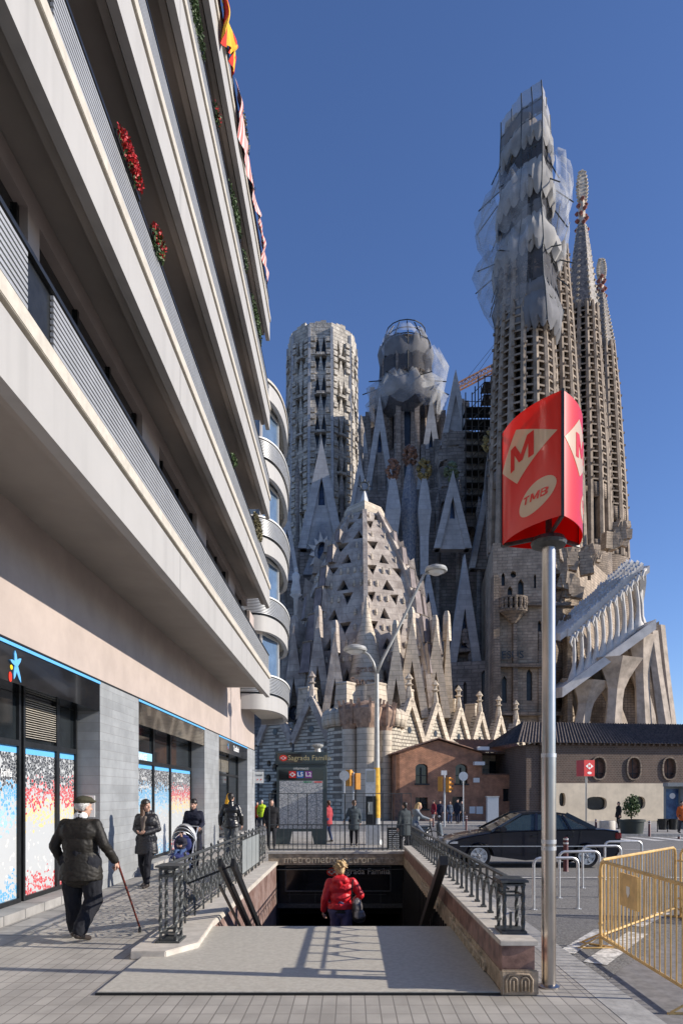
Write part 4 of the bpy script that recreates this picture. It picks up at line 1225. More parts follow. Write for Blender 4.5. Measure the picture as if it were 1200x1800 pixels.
# --- the white colonnade with bone-like columns and the leaning buttresses of the portico
def portico():
    # ridge runs from near-left-low to far-right-high in the picture: it recedes only slightly
    o = MB()
    def lp(x, y, D): return P(x, y, D)
    N = 10
    lowL, lowR = lp(988,1226,88), lp(1153,1106,88)     # front edge of the sloping ledge
    topL, topR = lp(998,1114,88), lp(1128,994,88)     # front edge of the roof
    t = MB()
    # ledge
    d = (lowR-lowL)
    bk = Vector((0,6,0.6))
    t.hexa([lowL, lowR, lowR+bk, lowL+bk, lowL+Vector((0,0,1.3)), lowR+Vector((0,0,1.3)), lowR+bk+Vector((0,0,1.3)), lowL+bk+Vector((0,0,1.3))])
    por = t.build('portico_ledge', M['white_stone'], church)
    # columns: waisted bones
    c = MB()
    for k in range(N):
        f = (k+.25)/(N-.2)
        g_ = f**.95; b = lp(1000+126*g_,1205-103*g_,89.2); a = lp(1001+118*g_,1112-104*g_,89.2)
        L = a-b; side = Vector((1,0,0))
        rings = []
        for s in range(13):
            u_ = s/12
            w_ = 0.24+.75*max(0,(.42-u_)/.42)**2.2+.5*max(0,(u_-.7)/.3)**2
            p = b+L*u_+Vector((.35*math.sin(u_*math.pi),0,0))
            sl_ = d.normalized()*d.normalized().z*0
            off = (u_-.5)*0
            rings.append([p+Vector((w_*math.cos(q), .34*math.sin(q)*(1+w_*.3), w_*math.cos(q)*(0.62 if u_<.15 or u_>.9 else .1))) for q in [2*math.pi*j/10 for j in range(10)]])
        c.ring(rings)
    c.build('portico_column', M['white_stone'], por, smooth=True)
    # crest: two rows of angular crystals along the sloping roof
    r_ = MB()
    dd = topR-topL
    random.seed(5)
    t0 = MB()
    t0.hexa([topL+Vector((-1,0,-.9)), topR+Vector((1,0,-.9)), topR+Vector((1,5,.4)), topL+Vector((-1,5,.4)), topL+Vector((-1,0,0)), topR+Vector((1,0,0)), topR+Vector((1,5,1.5)), topL+Vector((-1,5,1.5))])
    t0.build('portico_roof', M['white_stone'], por)
    for row, (yy, zz, sz) in enumerate(((-.1,-.1,1.0),(1.4,.5,.9),(3.0,1.1,.9),(4.8,1.7,1.0))):
        n = 27
        for k in range(n):
            f = (k+.5+.3*(row%2))/n; p = topL.lerp(topR, f)+Vector((0,yy,zz))
            h = sz*random.uniform(.8,1.25); w_ = .30
            r_.add([p+Vector((-w_,0,-.4)), p+Vector((w_,0,-.4)), p+Vector((w_,.6,-.4)), p+Vector((-w_,.6,-.4)), p+Vector((-w_*.7,-.2,h*.45)), p+Vector((w_,-.1,h*.55)), p+Vector((w_*.6,.4,h))],
                   [(0,1,5,4),(1,2,6,5),(2,3,6),(3,0,4,6),(4,5,6)])
            if row == 0 and k % 2 == 0:
                q = p+Vector((0,-.2,-.9))
                r_.tube([q+Vector((.45,0,.5)), q+Vector((.1,-.4,.2)), q+Vector((-.1,-.4,-.45)), q+Vector((.25,0,-.9))], [.26,.18,.16,.08], 6)
    r_.build('portico_crest', M['white_stone'], por)
    # right return of the colonnade, seen edge-on, running back
    c2 = MB()
    Rt = topR; Rb = lowR
    for k in range(7):
        f = (k+1)/7
        a = Rt+Vector((1.0+3.2*f**.8, 4+10*f, -1-6.5*f)); b = Rb+Vector((.6+1.6*f, 4+10*f, .8+.2*f))
        c2.tube([a, a.lerp(b,.3)+Vector((.25,0,0)), a.lerp(b,.6), b], [.8,.34,.34,.7], 8)
        c2.lathe((a.x,a.y,a.z), [(.6,-.6),(.9,.2),(0.1,1.2)], 5)
    rl = [Rt+Vector((1.0+3.2*(k/8)**.8, 3+11*k/8, .2-6.5*k/8)) for k in range(9)]
    c2.tube(rl, .9, 6)
    rb = [Rb+Vector((.4+1.8*k/8, 3+11*k/8, .5+.3*k/8)) for k in range(9)]
    c2.tube(rb, .8, 6)
    c2.build('portico_return', M['white_stone'], por)
    # leaning buttress columns with flared heads
    le = MB()
    def lean(x0, y0, x1, y1, D0, D1, r0, r1, head):
        b, a = P(x0,y0,D0), P(x1,y1,D1)
        rings = []
        side = Vector((1,0.15,0))
        for s in range(9):
            u_ = s/8
            p = b.lerp(a,u_); r = r0+(r1-r0)*u_
            if u_ > .55: r *= 1+head*((u_-.55)/.45)**1.6
            rings.append([p+side*r*math.cos(q)+Vector((0,r*.8*math.sin(q),0)) for q in [2*math.pi*j/6+.4 for j in range(6)]])
        le.ring(rings)
    lean(1016,1300,1036,1200,90,91,1.2,1.0,2.2)
    lean(1030,1300,1010,1195,93,92,1.1,.9,1.5)
    lean(1075,1300,1085,1160,90,90,1.3,1.0,2.6)
    lean(1100,1300,1058,1180,94,92,1.1,.9,1.8)
    lean(1132,1300,1124,1118,90,91,1.2,.9,1.6)
    lean(1172,1310,1143,1110,90,91,1.1,.7,.5)
    lean(1150,1300,1112,1150,97,96,1.1,.9,1.4)
    lean(1182,1312,1158,1100,99,98,1.0,.7,.3)
    le.build('leaning_buttress', M['portico_stone'], por)
    bw = MB()
    p0, p1 = P(985,1225,97), P(1158,1092,97)
    bw.add([p0+Vector((0,0,0)), p1, Vector((p1.x+1,97,G0)), Vector((p0.x,97,G0)), p0+Vector((0,1,0)), p1+Vector((0,1,0)), Vector((p1.x+1,98,G0)), Vector((p0.x,98,G0))],
           [(3,2,1,0),(4,5,6,7),(0,1,5,4),(1,2,6,5)])
    for (x, y, r) in ((1053,1266,2.2),(1010,1262,1.9),(1082,1262,1.6),(1120,1268,2.0)):
        p = P(x, y, 94.5)
        bw.lathe((p.x,p.y,p.z-6), [(r*.9,-3),(r,2.5),(r*.7,4.4),(r*.2,5.4)], 10)
    bw.build('portico_back_wall', M['sandstone_d'], por)
M['portico_stone'] = mat('warm_grey_buttress_stone', (0.42,0.35,0.285,1), 0.8, 0.2, 0.7, 0.4, 0.08, streak=0.15)
portico()

# --- sacristy: eight-sided pierced cone with a mosaic lantern
def sacristy():
    D = 82; cx, cy = (640-VX)/FPX*D, D
    px = [(1330,152),(1250,148),(1200,141),(1150,130),(1100,114),(1050,102),(1000,82),(960,61),(930,43),(912,33)]
    prof = sorted([(CAMH+(VY-y)/FPX*D, hw/FPX*D) for y, hw in px])
    n = 8; rot = R(-90)
    body = MB(); knob = MB(); seam = MB(); fl = MB()
    zs = []
    z = prof[0][0]+ 0.0; ztop = prof[-1][0]
    L = 16; zz = [8+ (ztop-8)*(1-(1-k/L)**1.12) for k in range(L+1)]
    for j in range(n):
        a0, a1 = rot+2*math.pi*j/n, rot+2*math.pi*(j+1)/n
        vis = math.sin((a0+a1)/2) < 0.5
        nn = Vector((math.cos((a0+a1)/2), math.sin((a0+a1)/2), 0.35)).normalized()
        for k in range(L):
            r0, r1 = interp(prof, zz[k]), interp(prof, zz[k+1])
            ncol = 5 if k < 5 else (4 if k < 9 else (3 if k < 12 else 2))
            for c in range(ncol):
                pa = [Vector((cx+r0*math.cos(a), cy+r0*math.sin(a), zz[k])) for a in (a0,a1)]
                pb = [Vector((cx+r1*math.cos(a), cy+r1*math.sin(a), zz[k+1])) for a in (a0,a1)]
                q = [pa[0].lerp(pa[1],c/ncol), pa[0].lerp(pa[1],(c+1)/ncol), pb[0].lerp(pb[1],(c+1)/ncol), pb[0].lerp(pb[1],c/ncol)]
                open_ = vis and (c+k) % 2 == 0 and 0 < c+1 and k >= 1
                if c in (0, ncol-1) and ncol > 2 and (k % 2): open_ = False
                if random.random() < .06: open_ = False
                hs = []
                if open_:
                    hs = [[(.14,.86),(.5,.16),(.86,.86)][::-1]] if k % 2 == 0 else [[(.10,.12),(.90,.12),(.5,.88)]]
                    if k % 2 == 0: rj = random.uniform(.0,.10); hs = [[(.5+rj/2,.05+rj),(.95-rj,.90),(.05+rj/2,.90-rj)]]
                body.panel(q, hs, 0.7, 0, 1)
                if vis and not open_:
                    m = (q[0]+q[1]+q[2]+q[3])/4
                    if random.random() < .75:
                        s_ = .15 if k < 11 else .11
                        for dx in ((-.42,.42) if k < 11 else (0,)):
                            e = (q[1]-q[0]).normalized()*dx
                            knob.lathe((m.x+nn.x*.1+e.x, m.y+nn.y*.1+e.y, m.z), [(s_,-.32),(s_*1.15,0),(s_*.6,.36)], 6)
        for k in range(L):
            r0, r1 = interp(prof, zz[k]), interp(prof, zz[k+1])
            pa = Vector((cx+r0*math.cos(a0), cy+r0*math.sin(a0), zz[k])); pb = Vector((cx+r1*math.cos(a0), cy+r1*math.sin(a0), zz[k+1]))
            seam.bar(pa, pb, 0.8 if k < 8 else .5, 0.6)
        # curled dormer fins on the sides: a row up every face, standing out of the skin
        for k, (z, sz) in enumerate(((15,2.2),(18.5,2.0),(22.,1.8),(25,1.5),(28,1.3),(30.6,1.0))):
            for s_ in ((.08,.5) if k < 3 else (.08,)):
                a = a0+(a1-a0)*s_
                if abs(math.cos(a)) < .62: continue
                r = interp(prof, z)*math.cos(math.pi/8)/max(.92,math.cos(a-(a0+a1)/2))
                p = Vector((cx+r*math.cos(a), cy+r*math.sin(a), z))
                o_ = Vector((math.cos(a), math.sin(a), 0)); t_ = Vector((-math.sin(a), math.cos(a), 0))
                w_ = sz*.42
                fl.add([p-t_*w_-o_*.6, p+t_*w_-o_*.6, p+t_*w_+o_*sz*.34, p-t_*w_+o_*sz*.34,
                        p-t_*w_*.9+Vector((0,0,sz*1.05))-o_*.9, p+t_*w_*.9+Vector((0,0,sz*1.05))-o_*.9, p+t_*w_*.8+Vector((0,0,sz*1.6))+o_*sz*.12, p-t_*w_*.8+Vector((0,0,sz*1.6))+o_*sz*.12],
                       [(0,1,2,3),(2,1,5,6),(0,3,7,4),(4,7,6,5),(1,0,4,5)], 0)
                fl.add([p-t_*w_*.8+o_*sz*.33, p+t_*w_*.8+o_*sz*.33, p+t_*w_*.65+Vector((0,0,sz*1.5))+o_*sz*.12, p-t_*w_*.65+Vector((0,0,sz*1.5))+o_*sz*.12], [(0,1,2,3)], 1)
    sac = body.build('sacristy_dome', [M['sac_stone'], M['lead']], church)
    knob.build('stone_knob', M['cream_stone'], sac, split=False)['kind'] = 'stuff'; seam.build('dome_rib', M['sac_stone'], sac)
    fl.build('dormer_fin', [M['sac_stone'], M['fin_face']], sac)
    # head with round mosaics
    hd = MB()
    zt = ztop; r = 31/FPX*D
    hd.lathe((cx,cy,0), [(r*1.0,zt-3.4),(r*1.15,zt-.6),(r*1.15,zt+.6),(r*.95,zt+1.4),(r*.4,zt+1.7)], 4, R(-90))
    hd.build('dome_head', M['cream_stone'], sac)
    for s_, mm in ((-1, M['mosaic_b']), (1, M['mosaic_r'])):
        ds = MB(); c = Vector((cx+s_*r*.60, cy-r*.60, zt-.9)); t_ = Vector((1,s_*1.0,0)).normalized(); nn = Vector((s_*1.0,-1,0)).normalized()
        rings = []
        for rad, off in ((.9,.0),(.9,.2),(.7,.25),(.7,.1)):
            rings.append([c+nn*off+t_*rad*math.cos(q)+Vector((0,0,rad*1.1*math.sin(q))) for q in [2*math.pi*k/16 for k in range(16)]])
        ds.ring(rings, True, True)
        ds.build('round_mosaic', mm, sac)
    sp_ = MB()
    z1 = CAMH+(VY-868)/FPX*D
    sp_.lathe((cx,cy-.7,0), [(r*.75,zt-3.5),(r*.42,zt-.4),(r*.3,zt+1.2),(.12,z1)], 4, 0)
    sp_.build('dome_finial', M['white_stone'], sac); sp_ = MB()
    for k in range(8):
        a = 2*math.pi*k/8
        sp_.tube([(cx+.5*math.cos(a+t), cy-.7, z1+.6+.5*math.sin(a+t)) for t in (0,.2,.4,.6,.8)], .10, 5)
        sp_.tube([(cx+.5*math.cos(a), cy-.7, z1+.6+.5*math.sin(a)), (cx+.78*math.cos(a), cy-.7, z1+.6+.78*math.sin(a))], .09, 5)
    sp_.build('ring_finial', M['iron'], sac)
    # the pointed hood hanging on the front arris and the tapering lower tower before it
    ft = MB()
    D2 = 70; p = P(645,VY,D2)
    Z = lambda y: CAMH+(VY-y)/FPX*D2
    ft.lathe((p.x,p.y+3,0), [(2.9,G0),(2.5,Z(1255)),(1.9,Z(1180)),(1.3,Z(1135)),(1.1,Z(1112)),(.6,Z(1085)),(.2,Z(1050)),(.08,Z(1035))], 12)
    f_ = ft.build('corner_turret', M['cream_stone'], sac, smooth='auto')
    text_obj('inscription', 'Sanctus', 1.15, M['pinn_terra'], f_, (p.x, p.y+1.02, Z(1195)), (1,0,0), (0,0.12,1), extrude=.1)
    text_obj('inscription', 'gratia', 1.05, M['pinn_terra'], f_, (p.x, p.y+1.25, Z(1172)), (1,0,0), (0,0.12,1), extrude=.1)
    # tall leaning A-shaped gables standing round the foot of the dome
    for (x, ya, yb, hw, D_, m) in ((588,1108,1262,24,70.6,'sac_stone'),(696,1108,1262,24,70.6,'cream_stone'),(558,1082,1268,28,72.0,'cream_stone_d'),(516,1098,1268,24,75,'cream_stone_d'),(724,1084,1262,30,72.0,'cream_stone'),(766,1098,1262,26,75,'cream_stone'),(787,1090,1262,11,77,'cream_stone')):
        a, b, c = P(x-hw,yb,D_), P(x+hw,yb,D_), P(x,ya,D_)
        o = MB()
        wd = 13/FPX*D_
        aframe(o, a, b, c, wd, 2.2)
        o.lathe((c.x,c.y+1.1,c.z-.6), [(.55,-1.5),(.5,0),(.42,1.4),(.25,1.9)], 5)
        g_ = o.build('leaning_gable', M[m], sac)
        o = MB()
        zl = a.z; hh = c.z-zl
        q = [(a.x+wd*.3,D_+.9,zl),(b.x-wd*.3,D_+.9,zl),(c.x+wd*.2,D_+.9,zl+hh*.8),(c.x-wd*.2,D_+.9,zl+hh*.8)]
        o.panel(q, [ell(.5,.12,.26,.10,12)], .7, 0, 1)
        for kk in range(3):
            xx = c.x+(kk-1)*wd*.35
            o.prism([(xx-wd*.14,D_+.85,zl+hh*.45),(xx+wd*.14,D_+.85,zl+hh*.45),(xx,D_+.85,zl+hh*(.66-.05*abs(kk-1)))], (0,-.4,0))
        o.build('gable_screen', [M['sandstone'], M['stained']], g_)
M['fin_face'] = mat('fin_violet_face', (0.22,0.18,0.175,1), 0.8, 0.2, 1, 0.3, 0.05)
M['cream_stone_d'] = M['sac_stone']
def spiral_mat(name, a, b, c):
    m = mat(name, a, 0.4, 0.2, 3, 0); n, l = m.node_tree.nodes, m.node_tree.links
    geo = n.new('ShaderNodeNewGeometry'); wv = n.new('ShaderNodeTexWave'); wv.inputs['Scale'].default_value = 1.0; wv.inputs['Distortion'].default_value = 7; l.new(geo.outputs['Position'], wv.inputs[0])
    cr = n.new('ShaderNodeValToRGB'); cr.color_ramp.interpolation = 'CONSTANT'
    el = cr.color_ramp.elements; el[0].color = a; el[1].position = .33; el[1].color = b; e = el.new(.7); e.color = c
    l.new(wv.outputs[0], cr.inputs[0]); l.new(cr.outputs[0], n['Principled BSDF'].inputs['Base Color'])
    return m
M['mosaic_b'] = spiral_mat('blue_spiral_mosaic', (.05,.10,.14,1), (.45,.38,.15,1), (.12,.22,.26,1))
M['mosaic_r'] = spiral_mat('red_spiral_mosaic', (.32,.05,.04,1), (.10,.08,.16,1), (.45,.36,.12,1))
sacristy()

# --- cloister walls with their row of small gables, meeting at a round corner bastion
def cloister():
    C0 = Vector((1.6, 63.0, 0))
    dR = Vector((0.618, 0.786, 0)); dL = Vector((-0.786, 0.618, 0))
    def run(d, ts, L0, L1, nrm, base, m, zb, zpk, zfin):
        o = MB()
        for i, t in enumerate(ts):
            hw = 2.35
            a, b = C0+d*(t-hw), C0+d*(t+hw)
            q = [Vector((a.x,a.y,G0)), Vector((b.x,b.y,G0)), Vector((b.x,b.y,zb)), Vector((a.x,a.y,zb))]
            if nrm < 0: q = [q[1],q[0],q[3],q[2]]
            hs = [ell(.5,.42,.09,.055,10), ell(.28,.52,.09,.055,10), ell(.72,.52,.09,.055,10), ell(.5,.66,.10,.06,10), ell(.30,.72,.07,.045,10), ell(.70,.72,.07,.045,10)] + ([arch(.36,.64,.05,.28,6,1.0)] if nrm<0 else [])
            o.panel(q, hs, 0.5, 0, 1)
            # gable with a small hole
            nn = (q[1]-q[0]).cross(q[3]-q[0]).normalized()
            m_ = (a+b)/2
            A_, B_, T_ = q[3]+nn*.02, q[2]+nn*.02, Vector((m_.x,m_.y,zpk))
            o.add([A_, B_, T_, A_-nn*.9, B_-nn*.9, T_-nn*.9], [(0,1,2),(5,4,3),(0,2,5,3),(1,4,5,2)])
            hc = [Vector((m_.x,m_.y,zb+1.1))+nn*.03+(B_-A_).normalized()*.34*math.cos(2*math.pi*k/10)+Vector((0,0,.34*math.sin(2*math.pi*k/10))) for k in range(10)]
            o.prism(hc, nn*.03, 1)
        base_ = o.build('cloister_wall', [M[m], M['lead']], church)
        tr = MB()
        for t in ts:
            a, b = C0+d*(t-2.45), C0+d*(t+2.45); m_ = (a+b)/2
            nn = Vector((dL.x,dL.y,0))*-1 if nrm > 0 else Vector((dR.x,dR.y,0))*-1
            T_ = Vector((m_.x,m_.y,zpk+.25))+nn*.15
            tr.bar(Vector((a.x,a.y,zb-.1))+nn*.15, T_, .42, .7); tr.bar(Vector((b.x,b.y,zb-.1))+nn*.15, T_, .42, .7)
            tr.lathe((m_.x,m_.y,zpk), [(.42,-.3),(.36,.8),(.2,1.6),(.45,1.75),(.2,1.9),(.2,2.2),(.42,2.35),(.3,2.55),(.05,2.9)], 6)
        tr.build('gable_trim', M['cream_stone'] if nrm > 0 else M['sac_stone'], base_)
        # piers with scored blocks between the gables
        pr = MB(); ph = MB()
        for t in ts[:5]:
            p = C0+d*(t-2.5)+(Vector((dL.x,dL.y,0)) if nrm > 0 else Vector((dR.x,dR.y,0)))*2.2
            pr.lathe((p.x,p.y,0), [(.85,G0),(.8,zb+2.4)], 4, math.atan2(d.y,d.x)+R(45))
            ph.lathe((p.x,p.y,zb+2.4), [(1.3,0),(1.2,.3),(.95,3.0),(1.05,3.2),(.95,3.3)], 4, math.atan2(d.y,d.x)+R(45))
        pr.build('pier', M['block_stone'], base_); ph.build('pier_block', M['cream_stone'], base_)
    tR = [6.9+5.0*k for k in range(8)]
    run(dR, tR, 0, 0, 1, 0, 'block_stone', CAMH+5.3, CAMH+9.2, 0)
    run(dL, [6.9+5.0*k for k in range(4)], 0, 0, -1, 0, 'block_stone', CAMH+5.3, CAMH+9.2, 0)
    # bastion
    b = MB(); cr = MB()
    c = P(640,VY,64); r = 65/FPX*64
    zt = CAMH+(VY-1256)/FPX*62
    b.lathe((c.x,c.y,0), [(r*1.02,G0),(r,zt)], 28)
    bs = b.build('bastion', M['block_stone'], church, smooth='auto')
    for k in range(28):
        a = 2*math.pi*k/28
        cr.lathe((c.x+r*math.cos(a), c.y+r*math.sin(a), zt-.7), [(.42,-.4),(.55,.3),(.5,.9),(.2,1.25)], 6)
    cr.build('scalloped_parapet', M['cream_stone'], bs, smooth=True)
    cl = MB(); cp = MB()
    for (x, rr, yt) in ((614,.62,1238),(643,.95,1236),(673,.62,1240)):
        dx = (x-640)/FPX*64; yy = c.y-math.sqrt(max(0,r*r-dx*dx))-.25
        zc = CAMH+(VY-yt)/FPX*60
        cl.lathe((c.x+dx,yy,0), [(rr*1.1,G0),(rr,zc*.5),(rr*1.05,zc-2.2)], 10)
        cp.lathe((c.x+dx,yy,zc-2.2), [(rr,0),(rr*1.35,.8),(rr*1.6,1.7),(rr*1.3,2.1),(rr*.5,2.4)], 9)
        for k in range(9):
            a = 2*math.pi*k/9; cp.bar((c.x+dx+rr*1.2*math.cos(a),yy+rr*1.2*math.sin(a),zc-1.8),(c.x+dx+rr*1.6*math.cos(a),yy+rr*1.6*math.sin(a),zc+.3),.22)
    cl.build('shaft', M['cream_stone'], bs, smooth='auto'); cp.build('shaft_capital', M['pinn_terra'], bs)
cloister()

# --- statue on the left
st = MB(); p = P(520,1045,100)
st.lathe((p.x,p.y,p.z), [(.7,0),(.75,.6),(.5,1.9),(.62,2.6),(.5,3.0),(.2,3.2),(.3,3.5),(.28,3.8),(.05,4.0)], 10)
st.lathe((p.x,p.y,p.z), [(.2,-6),(.35,-.6),(.9,-.1),(.9,0)], 8)
st.build('statue', M['white_stone'], church, smooth=True)

# ---------------------------------------------------------------- scaffold nets, scaffold, crane
def net_lobes(name, parent, cx, cy, rows, m, n=14, sag=0.0, amp=0.0, seed=1, a0=0, a1=360, squash=1.0):
    """wrapped sheet: rows of (z, r); scalloped by amp between its n stays"""
    random.seed(seed); mb = MB(); rings = []
    closed = (a1-a0) >= 360
    sub = 4
    N = n*sub
    jit = [random.uniform(-1,1) for _ in range(n+1)]
    for i, (z, r) in enumerate(rows):
        ring = []
        for k in range(N + (0 if closed else 1)):
            a = R(a0+(a1-a0)*k/N); ph = (k%sub)/sub
            pull = math.sin(ph*math.pi)
            rr = r*(1-amp*pull)*(1+0.035*jit[(k//sub)%n])
            zz = z-sag*pull*(1 if i < len(rows)-1 else 1.0)+ .5*jit[(k//sub)%n]
            wob = 0.25*noise.noise(Vector((a*4, z*.3, seed)))
            ring.append((cx+(rr+wob)*math.cos(a), cy+(rr+wob)*math.sin(a)*squash, zz))
        rings.append(ring)
    mb.ring(rings, closed, False)
    return mb.build(name, m, parent, smooth=True)
def ztoA(y, D=DA): return CAMH+(VY-y)/FPX*D
sA = thing('wrapped_scaffold', ((921-VX)/FPX*DA, DA, ztoA(545)), 'translucent netted scaffold wrapping the top of the nearest tall tower', 'scaffold')
ax, ay = (920-VX)/FPX*DA, DA
def zz_(y): return ztoA(y)
px = lambda w: w/12.0
core = MB()
core.ring([[(ax+px(o_)+px(r_)*math.cos(2*math.pi*k/8+.3), ay+2+px(r_)*math.sin(2*math.pi*k/8+.3), zz_(y)) for k in range(8)] for (y, r_, o_) in ((480,40,0),(430,38,0),(330,33,0),(290,30,0),(240,30,0),(200,30,0))])
core.build('wrapped_core', M['wrap_core'] if 'wrap_core' in M else M['rib_stone'], sA)
# the sheeted scaffold is a tall box standing cornerwise; its lifts alternate between dark and pale sheets
ROWS = [(140,880,951,966),(165,880,953,967),(190,879,953,969),(232,878,953,970),(270,880,953,968),(325,874,952,972),(345,884,950,962),(365,880,952,966),(420,866,955,986),(440,876,953,976),(482,870,955,982),(502,864,958,990),(560,880,962,978)]
DCW = 94.6
def wrap_pts(r, bulge=0.0, sag=0.0, seed=0):
    y, xl, xc, xr = r
    z = CAMH+(VY-y)/FPX*DCW
    L = Vector(((xl-VX)/FPX*100.6, 100.6, z)); C = Vector(((xc-VX)/FPX*DCW, DCW, z)); Rr = Vector(((xr-VX)/FPX*99.5, 99.5, z)); B = L+Rr-C+Vector((0,2,0))
    out = []; Mp = Vector(((xl+(xc-xl)*.5-VX)/FPX*96.4, 96.4, z)); cs = [L, Mp, C, Rr, B]
    for i in range(5):
        p, q = cs[i], cs[(i+1)%5]; n_ = (q-p).cross(Vector((0,0,1))).normalized(); S = 12
        for k in range(S):
            t = k/S; u = math.sin((t*3%1)*math.pi)
            w_ = noise.noise(Vector((p.x+t*7, z*.22, seed+i)))
            out.append(p.lerp(q,t)+n_*(bulge*(math.sin(t*math.pi)**.5)+.35*w_*math.sin(t*math.pi))-Vector((0,0,sag*u)))
    return out
def rowat(y):
    y = max(140, min(560, y))
    for r0, r1 in zip(ROWS[:-1], ROWS[1:]):
        if r0[0] <= y <= r1[0]:
            t = (y-r0[0])/(r1[0]-r0[0]); return tuple(a*(1-t)+b*t for a, b in zip(r0, r1))
for k, (ya, yb, mm, bl) in enumerate([(140,166,'net',0),(166,192,'net_grey',0.1),(192,234,'net',0.6),(234,270,'net_dark',0.0),(268,326,'net_dense',1.0),(324,346,'net_dark',0),(345,366,'net_grey',0.1),(364,424,'net_dense',1.3),(420,482,'net_dark',.2),(480,506,'net_grey',.3),(504,562,'net_grey',.8)]):
    mb = MB(); rs = []
    for q in range(6):
        f = q/5; rr = rowat(yb+(ya-yb)*f)
        rs.append(wrap_pts(rr, bl*math.sin(math.pi*min(1,f*1.1))+ (.3 if bl>.4 and f<.3 else 0), (1.0 if bl > .4 else .3)*(1-f), k))
    mb.ring(rs, True, False); mb.build('netting', M[mm], sA, smooth='auto')
# dark boards seen through the sheets
# bulging skirts (thin nets on outriggers)
for (y0,y1,y2,r0,r1,r2,c_,sd) in ((330,385,440,50,84,66,-2,21),(440,490,560,56,86,50,-2,22),(300,335,390,46,64,56,20,23)):
    net_lobes('outrigger_net', sA, ax+px(c_), ay, [(zz_(y0),px(r0)),(zz_((y0+y1)/2),px((r0+r1)/2+6)),(zz_(y1),px(r1)),(zz_((y1+y2)/2),px((r1+r2)/2+4)),(zz_(y2),px(r2))], M['net_thin'], n=7, amp=.10, sag=1.0, seed=sd, a0=(110 if c_ < 0 else -75), a1=(262 if c_ < 0 else 70))
net_lobes('outrigger_net', sA, ax+px(62), ay+6, [(zz_(268),px(14)),(zz_(290),px(40)),(zz_(340),px(44)),(zz_(400),px(36)),(zz_(470),px(16))], M['net_thin'], n=9, amp=.12, sag=1.0, seed=31)
pol = MB()
for k in range(10):
    a = 2*math.pi*k/10+.2
    for (ya, ra, yb, rb) in ((345,46,385,84),(470,50,490,86),(500,48,540,60),(300,44,335,60)):
        pol.tube([(ax+px(ra)*math.cos(a),ay+px(ra)*math.sin(a),zz_(ya)),(ax+px(rb)*math.cos(a),ay+px(rb)*math.sin(a),zz_(yb))], .09, 5)
    pol.tube([(ax+px(47)*math.cos(a),ay+px(47)*math.sin(a),zz_(y)) for y in (560,400)], .06, 5)
for k in range(6):
    pol.tube([(ax+px(62)+px(8)*math.cos(k),ay+6+px(8)*math.sin(k),zz_(440)),(ax+px(62)+px(42)*math.cos(k),ay+6+px(42)*math.sin(k),zz_(330))], .08, 5)
for i_ in (0,6,12,18,24,30,36,48): pol.tube([wrap_pts(r_)[i_] for r_ in ROWS], .09, 5)
for y in range(170,560,26):
    pol.tube([p for p in wrap_pts(rowat(y))[::6]]+[wrap_pts(rowat(y))[0]], .07, 5)
for y in ():
    pol.tube([(ax+px(46)*math.cos(2*math.pi*k/20),ay+px(46)*math.sin(2*math.pi*k/20),zz_(y)) for k in range(21)], .08, 5)
pol.build('scaffold_pole', M['iron'], sA)
pl = MB()
for y in (520,470,425,380,330,285,240,205): pl.prism([p.lerp(Vector(((925-VX)/12,ay+2,p.z)),.06) for p in wrap_pts(rowat(y))[::12]], (0,0,.15))
pl.build('scaffold_deck', M['roof_dark'], sA)

# middle dome net
D = 128; mx_, my_ = (713-VX)/FPX*D, D
z_ = lambda y: CAMH+(VY-y)/FPX*123.5
q_ = lambda w: w/FPX*D
sB = thing('wrapped_scaffold', (mx_, my_, z_(690)), 'netted scaffold dome with flared skirts on the middle tower', 'scaffold')
net_lobes('netting', sB, mx_, my_, [(z_(648),q_(46)),(z_(618),q_(46))], M['net_dark'], n=10, amp=.03, seed=41)
net_lobes('netting', sB, mx_, my_, [(z_(618),q_(46)),(z_(598),q_(49)),(z_(580),q_(45))], M['net_grey'], n=10, amp=.05, sag=.8, seed=42)
net_lobes('netting', sB, mx_, my_, [(z_(580),q_(44)),(z_(560),q_(34)),(z_(552),q_(24))], M['net_thin'], n=10, amp=.04, seed=43)
net_lobes('netting', sB, mx_, my_, [(z_(690),q_(44)),(z_(676),q_(54)),(z_(660),q_(56)),(z_(636),q_(44))], M['net'], n=10, amp=.08, sag=1.0, seed=44)
net_lobes('outrigger_net', sB, mx_, my_, [(z_(640),q_(46)),(z_(668),q_(78)),(z_(700),q_(66))], M['net_thin'], n=9, amp=.16, sag=1.2, seed=45)
net_lobes('outrigger_net', sB, mx_+q_(36), my_, [(z_(585),q_(20)),(z_(620),q_(40)),(z_(668),q_(30))], M['net_thin'], n=9, amp=.14, sag=.8, seed=46)
net_lobes('netting', sB, mx_, my_, [(z_(720),q_(40)),(z_(700),q_(56)),(z_(684),q_(50))], M['net_dark2'], n=10, amp=.05, seed=47)
pol = MB()
for k in range(12):
    a = 2*math.pi*k/12
    pol.tube([(mx_+q_(44)*math.cos(a),my_+q_(44)*math.sin(a),z_(y)) for y in (690,585)]+[(mx_+q_(26)*math.cos(a),my_+q_(26)*math.sin(a),z_(552))], .11, 5)
    pol.tube([(mx_+q_(42)*math.cos(a),my_+q_(42)*math.sin(a),z_(655)),(mx_+q_(76)*math.cos(a),my_+q_(76)*math.sin(a),z_(668))], .10, 5)
for y in (555,568,585,618,640): pol.tube([(mx_+q_(44 if y>580 else 34)*math.cos(2*math.pi*k/16),my_+q_(44 if y>580 else 34)*math.sin(2*math.pi*k/16),z_(y)) for k in range(17)], .10, 5)
pol.build('scaffold_pole', M['black_metal'], sB)

